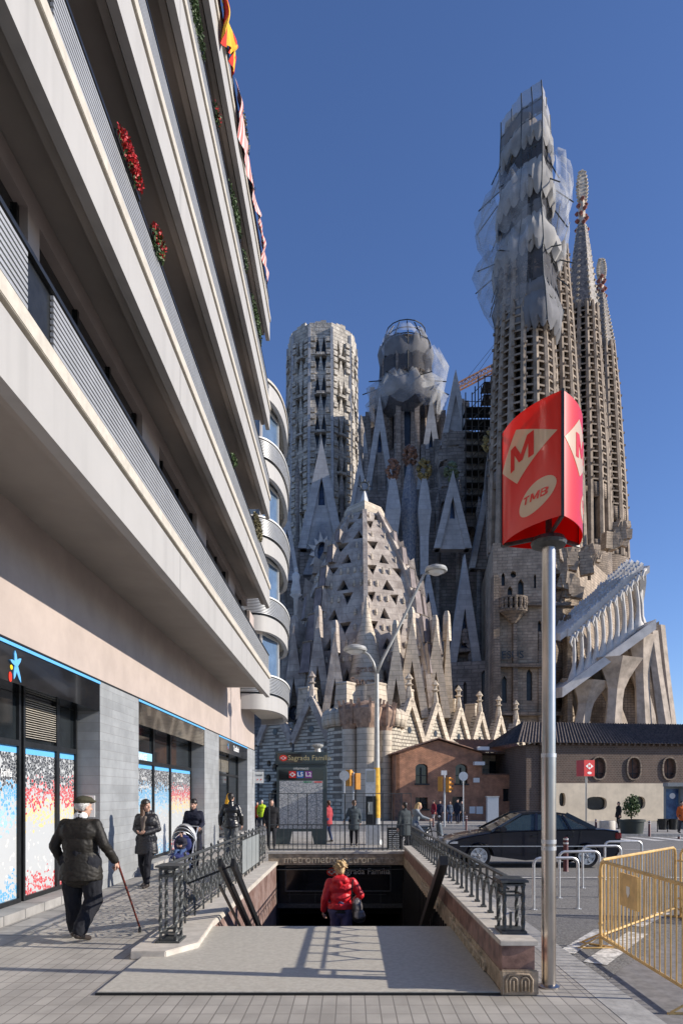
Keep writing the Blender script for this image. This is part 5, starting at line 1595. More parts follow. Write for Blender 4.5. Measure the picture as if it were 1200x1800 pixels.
# dark steel scaffold between the towers
sS = thing('steel_scaffold', P(845,VY,116), 'dark steel scaffold stacked between the middle and right towers', 'scaffold')
pol = MB(); dk = MB(); rb = MB()
x0, x1, Ds = P(818,VY,113).x, P(874,VY,113).x, 113
ys = list(range(672, 905, 22))
for i, y in enumerate(ys):
    z = CAMH+(VY-y)/FPX*Ds
    off = (0 if y > 700 else 3.0)
    pol.bar((x0+off,Ds,z),(x1,Ds,z),.16); pol.bar((x0+off,Ds+3,z),(x1,Ds+3,z),.16); pol.bar((x0+off,Ds,z+1),(x1,Ds,z+1),.08)
    dk.box(x0+off, x1, Ds, Ds+3, z-.1, z)
    if i: 
        pol.bar((x0+1,Ds,z),(x0+3,Ds,z+2),.1)
for k in range(6):
    x = x0+(x1-x0)*k/5
    for yy in (Ds, Ds+3): pol.bar((x,yy,CAMH+(VY-905)/FPX*Ds),(x,yy,CAMH+(VY-(690 if k<2 else 660))/FPX*Ds),.16)
random.seed(3)
for _ in range(330):
    p = P(random.uniform(782,874), random.uniform(772,930), 116.5); s_ = random.uniform(.5,1.7)
    rb.box(-s_,s_,-s_,s_,-s_*.6,s_*.7,0,Matrix.Translation(p)@Matrix.Rotation(random.uniform(-.5,.5),4,'Y'))
pol.build('scaffold_pole', M['black_metal'], sS); dk.build('scaffold_deck', M['black_metal'], sS)
rb.build('unfinished_vault', M['body_stone'], church)
# crane
cr = thing('tower_crane', P(840,660,150), 'orange lattice crane jib rising behind the towers', 'crane')
o = MB()
a, b = P(795,690,150), P(905,632,150)
d = (b-a)
for s_ in (-.7,.7):
    o.bar(a+Vector((0,s_,0)), b+Vector((0,s_,0)), .28)
o.bar(a+Vector((0,0,1.5)), b+Vector((0,0,1.5)), .28)
for k in range(16):
    p = a+d*k/16; q = a+d*(k+.5)/16+Vector((0,0,1.5)); r = a+d*(k+1)/16
    o.bar(p+Vector((0,-.7,0)), q, .14); o.bar(q, r+Vector((0,-.7,0)), .14); o.bar(p+Vector((0,.7,0)), q, .14)
o.build('jib', mat('crane_orange', (0.45,0.22,0.12,1), 0.6, 0.1, 1, 0), cr)
o = MB(); top = P(905,560,150)
o.bar(top, P(830,668,150), .07); o.bar(top, P(800,690,150), .07)
o.bar(P(905,1300,150), top, .8)
o.build('mast', M['black_metal'], cr)
# ---------------------------------------------------------------- brick houses across the street
def roof_tiles(mb, a, b, c, d, pitch=0.28, r=0.09, mi=0):
    """rows of barrel tiles from eave a-b up to ridge d-c"""
    a, b, c, d = map(Vector, (a, b, c, d))
    n = max(2, int((b-a).length/pitch))
    nn = (b-a).cross(d-a).normalized()
    if nn.z < 0: nn = -nn
    mb.add([a, b, c, d], [(0,1,2,3)], mi)
    t = (b-a).normalized()
    for k in range(n):
        f = (k+.5)/n; p, q = a.lerp(b,f), d.lerp(c,f)
        mb.add([p-t*r, p+nn*r*1.1, p+t*r, q-t*r, q+nn*r*1.1, q+t*r], [(0,1,4,3),(1,2,5,4),(0,2,1)], mi)
zg = gz(60)
# red brick gabled house
bh = thing('brick_house', (P(815,VY,60).x, 60, zg), 'two storey red brick house with shallow tiled gable and arched windows', 'building')
D_ = 60
Z = lambda y, D=60: CAMH+(VY-y)/FPX*D
X_ = lambda x, D=60: (x-VX)/FPX*D
o = MB()
x0, x1 = X_(692), X_(845)
zb, ze = zg, Z(1325)
u_ = lambda x, y: ((X_(x)-x0)/(x1-x0), (Z(y)-zb)/(ze-zb))
def rect(x, y, w, h): return [u_(x-w/2,y+h/2), u_(x+w/2,y+h/2), u_(x+w/2,y-h/2), u_(x-w/2,y-h/2)]
def archw(x, y, w, h):
    pts = [u_(x-w/2,y+h/2), u_(x+w/2,y+h/2)]
    for k in range(7): pts.append(u_(x+w/2*math.cos(math.pi*k/6), y-h/2-w*.28*math.sin(math.pi*k/6)))
    return pts
o.panel([(x0,60,zb),(x1,60,zb),(x1,60,ze),(x0,60,ze)], [archw(737,1364,22,28), archw(808,1364,22,28), rect(737,1412,22,20), rect(801,1418,20,34)], .35, 0, 1)
xr = X_(766); zrd = Z(1303)
o.add([(x0,60,ze),(x1,60,ze),(xr,60,zrd),(x0,70,ze),(x1,70,ze),(xr,70,zrd)], [(0,1,2),(5,4,3)])
o.box(x0, x1, 60.4, 70, zb, ze)
o.box(x0-.01, x0+.3, 60.0, 60.4, zb, ze-.01); 
o.build('wall', [M['brick_red'], M['dark_glass']], bh)
o = MB()
roof_tiles(o, (x0-.4,59.6,ze-.15),(x0-.4,70,ze-.15),(xr,70,zrd+.12),(xr,59.6,zrd+.12))
roof_tiles(o, (x1+.2,70,ze+.0),(x1+.2,59.6,ze+.0),(xr,59.6,zrd+.12),(xr,70,zrd+.12))
o.build('roof', M['roof_tile'], bh)
for (x, y, w_, h_) in ((737,1364,22,28),(808,1364,22,28),(737,1412,22,20)):
    f = MB()
    f.box(X_(x)-.04, X_(x)+.04, 60.2, 60.26, Z(y+h_/2), Z(y-h_/2)); f.box(X_(x-w_/2), X_(x+w_/2), 60.2, 60.25, Z(y)-.03, Z(y)+.03)
    f.box(X_(x-w_/2-2), X_(x+w_/2+2), 59.88, 60.0, Z(y+h_/2)-.14, Z(y+h_/2))
    f.build('window_frame', M['black_metal'], bh)
f = MB(); f.box(X_(829),X_(840),59.93,60,Z(1376),Z(1368)); f.build('street_name_plate', M['white_letter'], bh)
f = MB(); f.box(X_(822),X_(832),59.93,60,Z(1430),Z(1418)); f.box(X_(834),X_(846),59.93,60,Z(1431),Z(1418)); f.build('meter_cupboard', M['white_frame'], bh)
f = MB(); f.box(X_(690),X_(703),59.94,60,Z(1445),Z(1396)); f.build('door', M['roof_tile'], bh)
f = MB(); q = P(838,1343,59.6); f.box(q.x-.5,q.x+.4,59.2,59.7,q.z-.15,q.z+.15); f.bar(q,q+Vector((0,.5,0)),.08); f.box(q.x-.1,q.x+.9,59.5,59.9,Z(1320),Z(1314)); f.build('security_camera', M['white_frame'], bh)
# middle wing with terrace
mw = thing('brick_annex', (X_(890,58), 58, zg), 'low red brick annex with a wide dark window and a shaded terrace above', 'building')
o = MB()
xa, xb = X_(845,60), X_(940,60)
o.panel([(xa,60.0,zg),(xb,60.0,zg),(xb,60.0,Z(1363)),(xa,60.0,Z(1363))], [[(.40,.42),(.76,.42),(.76,.70),(.40,.70)]], .3, 0, 1)
o.box(xa,xb,60.35,62,zg,Z(1363)-.01)
o.build('wall', [M['brick_red'], M['dark_glass']], mw)
o = MB(); o.box(xa,xb,59.93,60.4,Z(1363),Z(1363)+.12); o.build('coping', M['roof_tile'], mw)
o = MB(); o.box(xa,xb,63.5,63.8,zg,Z(1320)); o.box(xa-.2,xa,60.4,63.5,zg,Z(1320)); 
o.build('terrace_wall', M['cream_stone'], mw)
o = MB()
for x in (875,888,902,915): o.box(X_(x,63.4)-.35, X_(x,63.4)+.35, 63.42, 63.5, Z(1362), Z(1335))
o.build('terrace_window', M['dark_glass'], mw)
o = MB(); roof_tiles(o, (xa-.6,60.9,Z(1322)),(xb+.3,60.9,Z(1322)),(xb+.3,67,Z(1322)+1.6),(xa-.6,67,Z(1322)+1.6)); o.build('roof', M['roof_tile'], mw)
o = MB(); o.box(xa,xb,61.0,63.5,Z(1322)-.12,Z(1322)-.02); o.build('terrace_ceiling', M['brick_dark'], mw)
# long dark building on the right
lb = thing('long_brick_house', (X_(1100,56), 56, gz(56)), 'long brown patterned brick building with oval windows over a cream plinth', 'building')
Dl = 56; zl0 = gz(Dl)
XL = lambda x: (x-VX)/FPX*Dl
ZL = lambda y: CAMH+(VY-y)/FPX*Dl
xa, xb = XL(940), XL(1330)
zm, zt = ZL(1377), ZL(1304)
o = MB()
uu = lambda x, y, za, zb_: ((XL(x)-xa)/(xb-xa), (ZL(y)-za)/(zb_-za))
def oval_px(x, y, a, b, za, zb_, e=1.0, n=18):
    pts = []
    for k in range(n):
        q = 2*math.pi*k/n; c, s_ = math.cos(q), math.sin(q)
        pts.append(uu(x+a*math.copysign(abs(c)**e,c), y-b*math.copysign(abs(s_)**e,s_), za, zb_))
    return pts
upper = [(1048,1350),(1115,1350),(1184,1350),(1252,1350),(1320,1350)]
lower = [(979,1406,6),(1043,1413,20),(1121,1412,16),(1232,1412,18),(1300,1412,18)]
o.panel([(xa,Dl,zm),(xb,Dl,zm),(xb,Dl,zt),(xa,Dl,zt)], [oval_px(x,y,12,19,zm,zt,.8) for x,y in upper if x < 1318], .35, 0, 1)
o.build('upper_wall', [M['brick_dark'], M['roof_tile']], lb)
o = MB()
o.panel([(xa,Dl-.05,zl0),(xb,Dl-.05,zl0),(xb,Dl-.05,zm),(xa,Dl-.05,zm)], [oval_px(x,y,w_,12,zl0,zm,.7) for x,y,w_ in lower], .35, 0, 1)
o.add([(xa,Dl-.05,zm),(xb,Dl-.05,zm),(xb,Dl+.02,zm+.002),(xa,Dl+.02,zm+.002)], [(0,1,2,3)])
o.add([(xa,Dl-.05,zl0),(xa,Dl-.05,zm),(xa,Dl+.4,zm),(xa,Dl+.4,zl0)], [(0,1,2,3)])
o.build('plinth_wall', [M['cream_render'], M['dark_glass']], lb)
o = MB(); o.box(xa, xb, Dl+.4, Dl+9, zl0, zt-.01); o.box(xa-.02, xa+.1, Dl, Dl+.4, zl0, zt-.01); o.build('building_core', M['brick_dark'], lb)
for x, y in upper[:4]:
    f = MB(); rg = []
    c = Vector((XL(x), Dl-.03, ZL(y)))
    for rr, off in ((1.0,0),(1.0,-.08),(1.22,-.08),(1.22,.03)):
        rg.append([c+Vector((12/FPX*Dl*rr*math.copysign(abs(math.cos(q))**.8,math.cos(q)), off, 19/FPX*Dl*(1+(rr-1)*.6)*math.copysign(abs(math.sin(q))**.8,math.sin(q)))) for q in [2*math.pi*k/20 for k in range(20)]])
    f.ring(rg, True, False); f.build('window_surround', M['sandstone_d'], lb)
    f = MB(); f.bar(c+Vector((0,.25,-19/FPX*Dl)), c+Vector((0,.25,19/FPX*Dl)), .05); f.bar(c+Vector((-.5,.25,-.45)), c+Vector((.5,.25,-.45)), .06); f.build('window_frame', M['black_metal'], lb)
o = MB()
zr = ZL(1273)+.3
roof_tiles(o, (xa-2.0,Dl-.5,zt-.1),(xb,Dl-.5,zt-.1),(xb,Dl+4.2,zr+.3),(xa+.3,Dl+4.2,zr+.3), .27, .08)
roof_tiles(o, (xa-2.0,Dl+9,zt-.1),(xa-2.0,Dl-.5,zt-.1),(xa+.3,Dl+4.2,zr+.3),(xa+.3,Dl+4.3,zr+.3), .42, .13)
o.build('roof', M['roof_dark'], lb)
o = MB()
k = xa-1.9
while k < xb:
    o.box(k, k+.12, Dl-.42, Dl, zt-.26, zt-.12); k += .55
o.box(xa-1.2, xa, Dl+.2, Dl+8, zl0, zt-.3)
o.build('eave_bracket', M['brick_dark'], lb)

piv = Vector((P(900,VY,60).x, 60, 0))
for h_, a_ in ((bh,8),(mw,8),(lb,8)):
    h_.location = piv + Matrix.Rotation(R(a_),3,'Z') @ (h_.location-piv); h_.rotation_euler = (0,0,R(a_))
# ---------------------------------------------------------------- street lamp
def lamp_post():
    D = 25.2; zb = gz(D)
    t = thing('street_lamp', (P(662,VY,D).x, D, zb), 'tall forked street lamp with two flat round heads and a yellow wrapped foot', 'street lamp')
    x = P(662,VY,D).x
    Zt = lambda y: CAMH+(VY-y)/FPX*D
    fork = Vector((x, D, Zt(1185)))
    o = MB(); o.tube([(x,D,zb),(x,D,zb+1.0),(x,D,Zt(1320)),fork], [.14,.13,.10,.075], 12); o.lathe((x,D,zb), [(.22,0),(.2,.12),(.15,.2)], 12)
    o.build('pole', M['lamp_grey'], t, smooth='auto')
    o = MB(); o.ring([[(x+rr*math.cos(q),D+rr*math.sin(q),z) for q in [2*math.pi*k/12 for k in range(12)]] for z, rr in ((Zt(1438),.135),(Zt(1362),.118),(Zt(1350),.115))]); o.build('yellow_wrap', mat('worn_yellow_sleeve', srgb(215,165,50), .6, .2, 6, .1), t)
    for (hx, hy, r, mid) in ((766,1002,.42,[(672,1160),(700,1105),(745,1010)]),(624,1142,.44,[(656,1165),(648,1152),(641,1147)])):
        a = MB(); pts = [fork]+[P(m[0],m[1],D) for m in mid]+[P(hx-(4 if hx>700 else -4),hy-1,D)]
        a.tube(pts, .05, 8); ar = a.build('arm', M['lamp_grey'], t, smooth=True)
        c = P(hx,hy,D); h = MB(); h.lathe((c.x,c.y,c.z), [(.12,-.10),(r*.95,-.06),(r,.0),(r*.9,.09),(r*.4,.17),(.05,.2)], 20)
        hd = h.build('lamp_head', M['lamp_grey'], ar, smooth='auto')
        g = MB(); g.lathe((c.x,c.y,c.z-.11), [(r*.4,-.06),(r*.72,.03),(r*.7,.06)], 16); g.build('lens', M['white_frame'], hd)
lamp_post()

# ---------------------------------------------------------------- metro totem (near): steel pole and three-sided red sign
def ms_mat(name, c, tl):
    m = bpy.data.materials.new(name); m.use_nodes = True
    n, l = m.node_tree.nodes, m.node_tree.links
    b = n['Principled BSDF']; b.inputs['Base Color'].default_value = c; b.inputs['Roughness'].default_value = 0.3; b.inputs['Specular IOR Level'].default_value = 0.5
    b.inputs['Coat Weight'].default_value = 0.3; b.inputs['Coat Roughness'].default_value = 0.12
    tr = n.new('ShaderNodeBsdfTranslucent'); tr.inputs[0].default_value = tuple(min(1,x*1.3) for x in c[:3])+(1,)
    mx = n.new('ShaderNodeMixShader'); mx.inputs[0].default_value = tl
    l.new(b.outputs[0], mx.inputs[1]); l.new(tr.outputs[0], mx.inputs[2]); l.new(mx.outputs[0], n['Material Output'].inputs[0])
    return m
M['sign_red'] = ms_mat('translucent_red_plastic', (0.74,0.020,0.012,1), 0.30)
M['sign_cream'] = ms_mat('translucent_cream_film', (0.70,0.58,0.40,1), 0.30)
ms = thing('metro_sign', (1.80, 6.19, 0), 'tall steel pole with three sided red metro sign marked M and TMB', 'metro sign')
o = MB()
o.tube([(1.795,6.19,0),(1.795,6.19,2.1)], .064, 20); o.tube([(1.795,6.19,2.1),(1.795,6.19,4.0)], .060, 20)
o.lathe((1.795,6.19,0), [(.10,0),(.10,.012),(.066,.03)], 20)
o.build('pole', M['steel'], ms, smooth='auto')
o = MB()
for z in (1.24,1.30,2.08): o.lathe((1.795,6.19,z), [(.067,0),(.0675,.035),(.066,.036)], 20)
o.build('pole_clamp', M['galv'], ms, smooth='auto')
VZ0, VZ1 = 4.09, 5.14
Vt = [Vector((1.776,5.72,0)), Vector((2.150,6.43,0)), Vector((1.425,6.43,0))]
cen = Vector((1.79,6.19,0))
faces = [(Vt[2],Vt[0]), (Vt[0],Vt[1]), (Vt[1],Vt[2])]
def face_pt(a, b, u, v, off=0.0, sag=.085):
    p = a.lerp(b,u); d = (b-a); n_ = Vector((d.y,-d.x,0)).normalized()
    if (p+n_-cen).length < (p-n_-cen).length: n_ = -n_
    k = sag*4*u*(1-u)
    return p+n_*(k+off)+Vector((0,0,VZ0+(VZ1-VZ0)*v))
def poly_on(mb, a, b, poly, off):
    """flat artwork (u,v outline) laid on the curved face, cut into strips so it follows the bend"""
    tris = tessellate_polygon([[Vector((u,v,0)) for u,v in poly]])
    bm = bmesh.new(); vs = [bm.verts.new((u,v,0)) for u,v in poly]
    for t in tris:
        try: bm.faces.new([vs[i] for i in t])
        except ValueError: pass
    for k in range(1,24):
        bmesh.ops.bisect_plane(bm, geom=list(bm.verts)+list(bm.edges)+list(bm.faces), plane_co=(k/24,0,0), plane_no=(1,0,0))
    bm.verts.ensure_lookup_table(); bm.verts.index_update()
    pts = [face_pt(a,b,v.co.x,v.co.y,off) for v in bm.verts]
    mb.add(pts, [tuple(v.index for v in f.verts) for f in bm.faces])
    bm.free()
def curved_face(name, ms, a, b, sz=1.0, parent=None, logo_off=0.004):
    o = MB(); S = 24
    rings = []
    for v in (0, 1):
        rings.append([face_pt(a,b,k/S,v) for k in range(S+1)]+[face_pt(a,b,k/S,v,-.006) for k in range(S,-1,-1)])
    o.ring(rings, True, True)
    f = o.build(name, M['sign_red'], parent, smooth='auto')
    o = MB()
    # M lozenge
    poly_on(o, a, b, [(.03,.635),(.40,.415),(.95,.695),(.38,.885)], logo_off)
    o.build('lozenge', M['sign_cream'], f)
    o = MB()
    u0, v0, uw, vh = .27, .545, .40, .20
    sh = lambda u, v: (u0+uw*u+.0*v, v0+vh*v+.035*u)
    Mm = [(0,0),(.2,0),(.2,.62),(.42,.12),(.58,.12),(.80,.62),(.80,0),(1,0),(1,1),(.76,1),(.5,.42),(.24,1),(0,1)]
    poly_on(o, a, b, [sh(*p) for p in Mm], logo_off*1.8)
    o.build('letter', M['sign_red'], f)
    o = MB(); poly_on(o, a, b, [(.69+.25*math.cos(q), .225+.120*math.sin(q)+.060*math.cos(q)) for q in [2*math.pi*k/36 for k in range(36)]], logo_off)
    ov = o.build('oval', M['sign_cream'], f)
    # TMB letters as polygons, italic
    T = [(0,.8),(0,1),(.9,1),(.9,.8),(.58,.8),(.58,0),(.32,0),(.32,.8)]
    Mb = [(0,0),(.2,0),(.2,.62),(.42,.12),(.58,.12),(.80,.62),(.80,0),(1,0),(1,1),(.76,1),(.5,.42),(.24,1),(0,1)]
    o = MB()
    def put(poly, x, w_):
        poly_on(o, a, b,  [(.50+.355*(x+w_*p[0]+.06*p[1]), .19+.064*p[1]+.016*(x+w_*p[0])) for p in poly], logo_off*(2.6 if len(poly) == 4 else 1.9))
    put(T, 0, .28); put(Mb, .31, .34)
    put([(0,0),(.62,0),(.9,.12),(.95,.30),(.78,.5),(.92,.7),(.85,.9),(.6,1),(0,1),(0,0.0)][:-1], .70, .28)
    o.build('letter', M['sign_red'], f, split=False)
    o = MB(); put([(.25,.62),(.58,.64),(.58,.82),(.25,.82)], .70, .28); put([(.25,.18),(.62,.20),(.62,.42),(.25,.42)], .70, .28)
    for k in range(len(o.v)): pass
    o.build('letter_counter', M['sign_cream'], f, split=False)
    return f
for a, b in faces: curved_face('sign_face', ms, a, b, parent=ms)
o = MB()
for v in Vt:
    o.bar(v+Vector((0,0,VZ0-.01)), v+Vector((0,0,VZ1+.01)), .018, .022)
o.build('corner_post', M['black_metal'], ms)
o = MB()
for v in Vt:
    o.bar((1.795,6.19,VZ0-.0), v+Vector((0,0,VZ0)), .022, .035); o.bar((1.795,6.19,VZ1-.03), v+Vector((0,0,VZ1-.03)), .022, .03)
o.lathe((1.795,6.19,3.98), [(.06,0),(.15,.02),(.16,.05),(.14,.09),(.05,.1)], 20)
o.tube([(1.795,6.19,4.05),(1.795,6.19,5.1)], .03, 8)
o.build('bracket', M['iron'], ms)

# ---------------------------------------------------------------- railings
def scroll(c, ax, r0, turns, s=1, n=30, wr=.011, up=Vector((0,0,1))):
    pts = []
    for k in range(n+1):
        t = k/n; a = s*turns*2*math.pi*t; r = r0*(1-t*.86)
        pts.append(c+ax*r*math.cos(a)+up*r*math.sin(a))
    return pts
RX = -2.12
rl = thing('scrollwork_railing', (RX, 12, .09), 'black wrought iron railing with spiral panels and a plain sheet on the left kerb', 'railing')
def twist_bar(mb, a, b, r=.013, n=14):
    a, b = Vector(a), Vector(b); rs = []
    d = (b-a).normalized(); u = Vector((0,1,0)) if abs(d.z) > .8 else Vector((0,0,1)); u = (u-d*u.dot(d)).normalized(); v = d.cross(u)
    for k in range(n+1):
        t = k/n; q = t*math.pi*2.2*(b-a).length/.5
        rs.append([a.lerp(b,t)+u*r*math.cos(q+m_)+v*r*math.sin(q+m_) for m_ in (0,math.pi/2,math.pi,math.pi*1.5)])
    mb.ring(rs)
Z0, Z1 = .10, .93
o = MB()
for (x, y) in ((RX,7.62),(RX+.17,7.62),(RX,7.86),(RX+.17,7.86)): 
    twist_bar(o, (x,y,Z0), (x,y,Z1), .021, 30)
for z in (Z0+.02, Z0+.10, Z1-.10, Z1-.02):
    for (p, q) in (((RX,7.62),(RX+.17,7.62)),((RX+.17,7.62),(RX+.17,7.86)),((RX+.17,7.86),(RX,7.86)),((RX,7.86),(RX,7.62))): o.bar((p[0],p[1],z),(q[0],q[1],z),.03,.022)
o.box(RX-.05,RX+.22,7.57,7.91,Z1,Z1+.02); o.box(RX-.05,RX+.22,7.57,7.91,Z0-.01,Z0+.01)
o.build('end_post', M['iron'], rl)
o = MB()
o.tube([(RX,7.86,Z1+.0),(RX,12,Z1),(RX,17.0,Z1)], .024, 8); 
o.bar((RX,7.86,Z1-.085),(RX,17.0,Z1-.085),.02,.014); o.bar((RX,7.86,Z0+.07),(RX,17.0,Z0+.07),.022,.016)
o.build('handrail', M['iron'], rl)
y = 8.2; pi_ = 0
Y = Vector((0,1,0)); U = Vector((0,0,1))
while y < 16.6:
    plain = 13.4 < y < 15.6
    p = MB(); p.bar((RX,y,Z0-.01),(RX,y,Z1+.03),.022); p.bar((RX,y,Z0-.01),(RX,y,.0+.09),.05,.05); p.lathe((RX,y,Z1+.03), [(.016,0),(.022,.02),(.008,.045)], 6)
    p.build('baluster', M['iron'], rl)
    y2 = y+.55
    q = MB()
    if not plain:
        c = Vector((RX,y+.275,(Z0+Z1)/2))
        for s_ in (-1,1):
            q.tube(scroll(c+Y*.125*s_+U*.13, Y*s_, .115, 1.8, 1, 26), .010, 5)
            q.tube(scroll(c+Y*.125*s_-U*.14, Y*s_, .115, 1.8, -1, 26), .010, 5)
            q.tube([c+Y*.01*s_+U*.36, c+Y*.24*s_+U*.28, c+Y*.25*s_+U*.02, c+Y*.05*s_-U*.02, c+Y*.24*s_-U*.06, c+Y*.25*s_-U*.27, c+Y*.02*s_-U*.33], .009, 5)
        # leaf sprays
        for k in range(4):
            e = c+Y*random.uniform(-.16,.16)+U*random.uniform(-.25,.25)
            q.add([e+Vector((.01,0,0))+Y*.05, e+U*.028, e-Vector((.01,0,0))-Y*.05, e-U*.028], [(0,1,2,3)])
        q.tube([c+U*.05+Y*.035*math.cos(a_)+U*.035*math.sin(a_) for a_ in [2*math.pi*k/8 for k in range(9)]], .012, 5)
        q.build('spiral_panel', M['iron'], rl, smooth=True)
    y = y2
o = MB(); o.box(RX-.012, RX+.012, 13.3, 15.75, Z0+.09, Z1-.10); o.build('plain_sheet', M['grey_panel'], rl)
for yy in (13.3,13.9,14.6,15.2,15.7):
    p = MB(); p.bar((RX,yy,.08),(RX,yy,Z1+.04),.028); p.build('baluster', M['iron'], rl)

RR = 1.50
rr_ = thing('forked_railing', (RR, 12, .475), 'dark iron railing with forked uprights on the right parapet wall', 'railing')
Z0, Z1 = .485, .965
o = MB()
for (x, y) in ((1.40,6.22),(1.57,6.22),(1.40,6.46),(1.57,6.46)): twist_bar(o, (x,y,Z0), (x,y,Z1-.01), .02, 20)
o.box(1.36,1.61,6.17,6.51,Z1-.02,Z1+.0); o.box(1.38,1.59,6.20,6.48,Z1-.05,Z1-.035); o.box(1.37,1.60,6.19,6.49,Z0-.012,Z0+.015)
for z in (Z0+.34,):
    for (p, q) in (((1.40,6.22),(1.57,6.22)),((1.57,6.22),(1.57,6.46)),((1.57,6.46),(1.40,6.46)),((1.40,6.46),(1.40,6.22))): o.bar((p[0],p[1],z),(q[0],q[1],z),.018)
o.bar((1.485,6.34,Z0),(1.485,6.34,Z0+.17),.022)
o.build('end_post', M['iron'], rr_)
o = MB(); o.bar((RR,6.5,Z1-.015),(RR,16.9,Z1-.015),.05,.022); o.tube([(RR,6.5,Z1-.12),(RR,16.9,Z1-.12)], .012, 6); o.build('handrail', M['iron'], rr_)
y = 6.95
while y < 16.8:
    p = MB()
    p.bar((RR,y,Z0-.01),(RR,y,Z0+.20),.034,.03)
    for s_ in (-1,1): p.bar((RR,y,Z0+.18),(RR,y+s_*.17,Z1-.13),.026,.022); p.bar((RR,y+s_*.17,Z1-.14),(RR,y+s_*.17,Z1-.02),.022,.02); 
    p.bar((RR,y-.05,Z0),(RR,y+.05,Z0),.05,.02)
    p.lathe((RR-.02,y+.19,Z0+.30), [(.0,-.028),(.03,0),(.0,.028)], 8)
    p.tube([(RR,y+.09,Z0+.30),(RR,y+.27,Z0+.30)], .008, 5)
    p.build('forked_baluster', M['iron'], rr_)
    y += .38
# rear railing on the beam
rb = thing('rear_railing', (-.3, 17, .335), 'thin upright bar railing on the beam over the stair mouth', 'railing')
o = MB()
Xa, Xb = -2.02, 1.50
zl, zm, zh = .37, .98, 1.76
for z in (zl,zm): o.bar((Xa,17,z),(Xb,17,z),.03,.025)
o.bar((Xa,17,zh),(Xb,17,zh),.02,.018)
o.build('rail', M['iron'], rb)
k = 0; x = Xa
while x <= Xb+.01:
    p = MB(); p.bar((x,17,.33),(x,17,zh if k % 2 == 0 else zm),.016 if k%8 else .034); p.build('upright_bar', M['iron'], rb); x += .1173; k += 1

# stair handrails
hr = thing('stair_handrail', (-1.6, 8.6, 0), 'pair of black sloping handrails down the left side of the stairs', 'handrail')
for x in (-1.62, -1.46):
    o = MB(); o.bar((x,8.45,.90),(x,13.2,-1.57),.045,.11); o.build('sloping_rail', M['black_metal'], hr)
o = MB()
for yy in (11.2, 12.8):
    z = .9-.52*(yy-8.45); o.bar((-1.62,yy,z),(-1.62,yy,z-.95),.04); o.bar((-1.46,yy,z),(-1.46,yy,z-.95),.04)
o.bar((-1.62,8.45,.62),(-1.62,13.2,-1.85),.03); o.bar((-1.46,8.45,.62),(-1.46,13.2,-1.85),.03)
o.bar((-2.05,8.6,.62),(-1.5,8.6,.84),.025)
o.build('rail_post', M['black_metal'], hr)
hr = thing('stair_handrail', (1.14, 8.6, 0), 'single thick black sloping handrail down the right side of the stairs', 'handrail')
o = MB(); o.bar((1.16,8.5,.92),(1.16,13.2,-1.55),.10,.12); o.build('sloping_rail', M['black_metal'], hr)
o = MB()
for yy in (11.0, 12.6): z = .9-.52*(yy-8.5); o.bar((1.16,yy,z),(1.16,yy,z-.95),.05)
o.build('rail_post', M['black_metal'], hr)

# station name panel under the beam
sp = thing('station_sign', (-.1, 17.1, -.35), 'black station name panel under the beam reading Sagrada Família', 'sign')
o = MB(); o.box(-1.62, 1.0, 17.05, 17.2, -.68, -.06); o.build('panel', M['sign_black'], sp)
o = MB()
for (a, b) in (((-1.62,-.68),(-1.62,-.06)),((-1.62,-.68),(1.0,-.68)),((-1.62,-.06),(1.0,-.06)),((1.0,-.68),(1.0,-.06))): o.bar((a[0],17.05,a[1]),(b[0],17.05,b[1]),.03)
o.build('frame', M['iron'], sp)
def red_badge(par, c, s):
    o = MB(); o.prism([c+Vector((s*1.25*math.cos(q)*.8, 0, s*math.sin(q)*.8)) for q in [2*math.pi*k/20 for k in range(20)]], (0,-.01,0)); b = o.build('metro_badge', M['logo_r'], par)
    o = MB(); o.prism([c+Vector((p[0]*s,-.014,p[1]*s)) for p in ((-.8,0),(0,-.5),(.8,0),(0,.5))], (0,-.004,0)); l_ = o.build('lozenge', M['white_letter'], b)
    text_obj('letter', 'M', s*.75, M['logo_r'], l_, c+Vector((0,-.021,0)), extrude=.002, bold=.006)
red_badge(sp, Vector((-.47,17.045,-.20)), .13)
text_obj('lettering', 'Sagrada Família', .21, M['white_letter'], sp, (.35,17.04,-.19), extrude=.004)
def disc(mb, c, r, n=18, d=.006): mb.prism([c+Vector((r*math.cos(2*math.pi*k/n),0,r*math.sin(2*math.pi*k/n))) for k in range(n)], (0,-d,0))
o = MB(); 
for k in range(3):
    q = math.pi*k/3+.3; c = Vector((-.30,17.045,-.40)); e = Vector((math.cos(q)*.13,0,math.sin(q)*.13)); o.bar(c-e+Vector((0,-.006*(k+1),0)),c+e+Vector((0,-.006*(k+1),0)),.012,.04)
o.build('direction_mark', mat('transit_blue', srgb(40,110,190), .4, .02, 2, 0), sp)
# yellow board added to stand in for a lit yellow spot deep on the stairs
cb = thing('yellow_spot_board', (-1.02,12.4,-1.9), 'small yellow folding board standing in for a lit yellow spot in the dark stair mouth', 'sign')
o = MB(); o.add([(-1.09,12.2,-1.93),(-.93,12.2,-1.93),(-.95,12.3,-1.35),(-1.07,12.3,-1.35)], [(0,1,2,3)]); o.add([(-1.09,12.4,-1.93),(-.93,12.4,-1.93),(-.95,12.31,-1.35),(-1.07,12.31,-1.35)], [(3,2,1,0)])
o.build('board', M['logo_y'], cb)

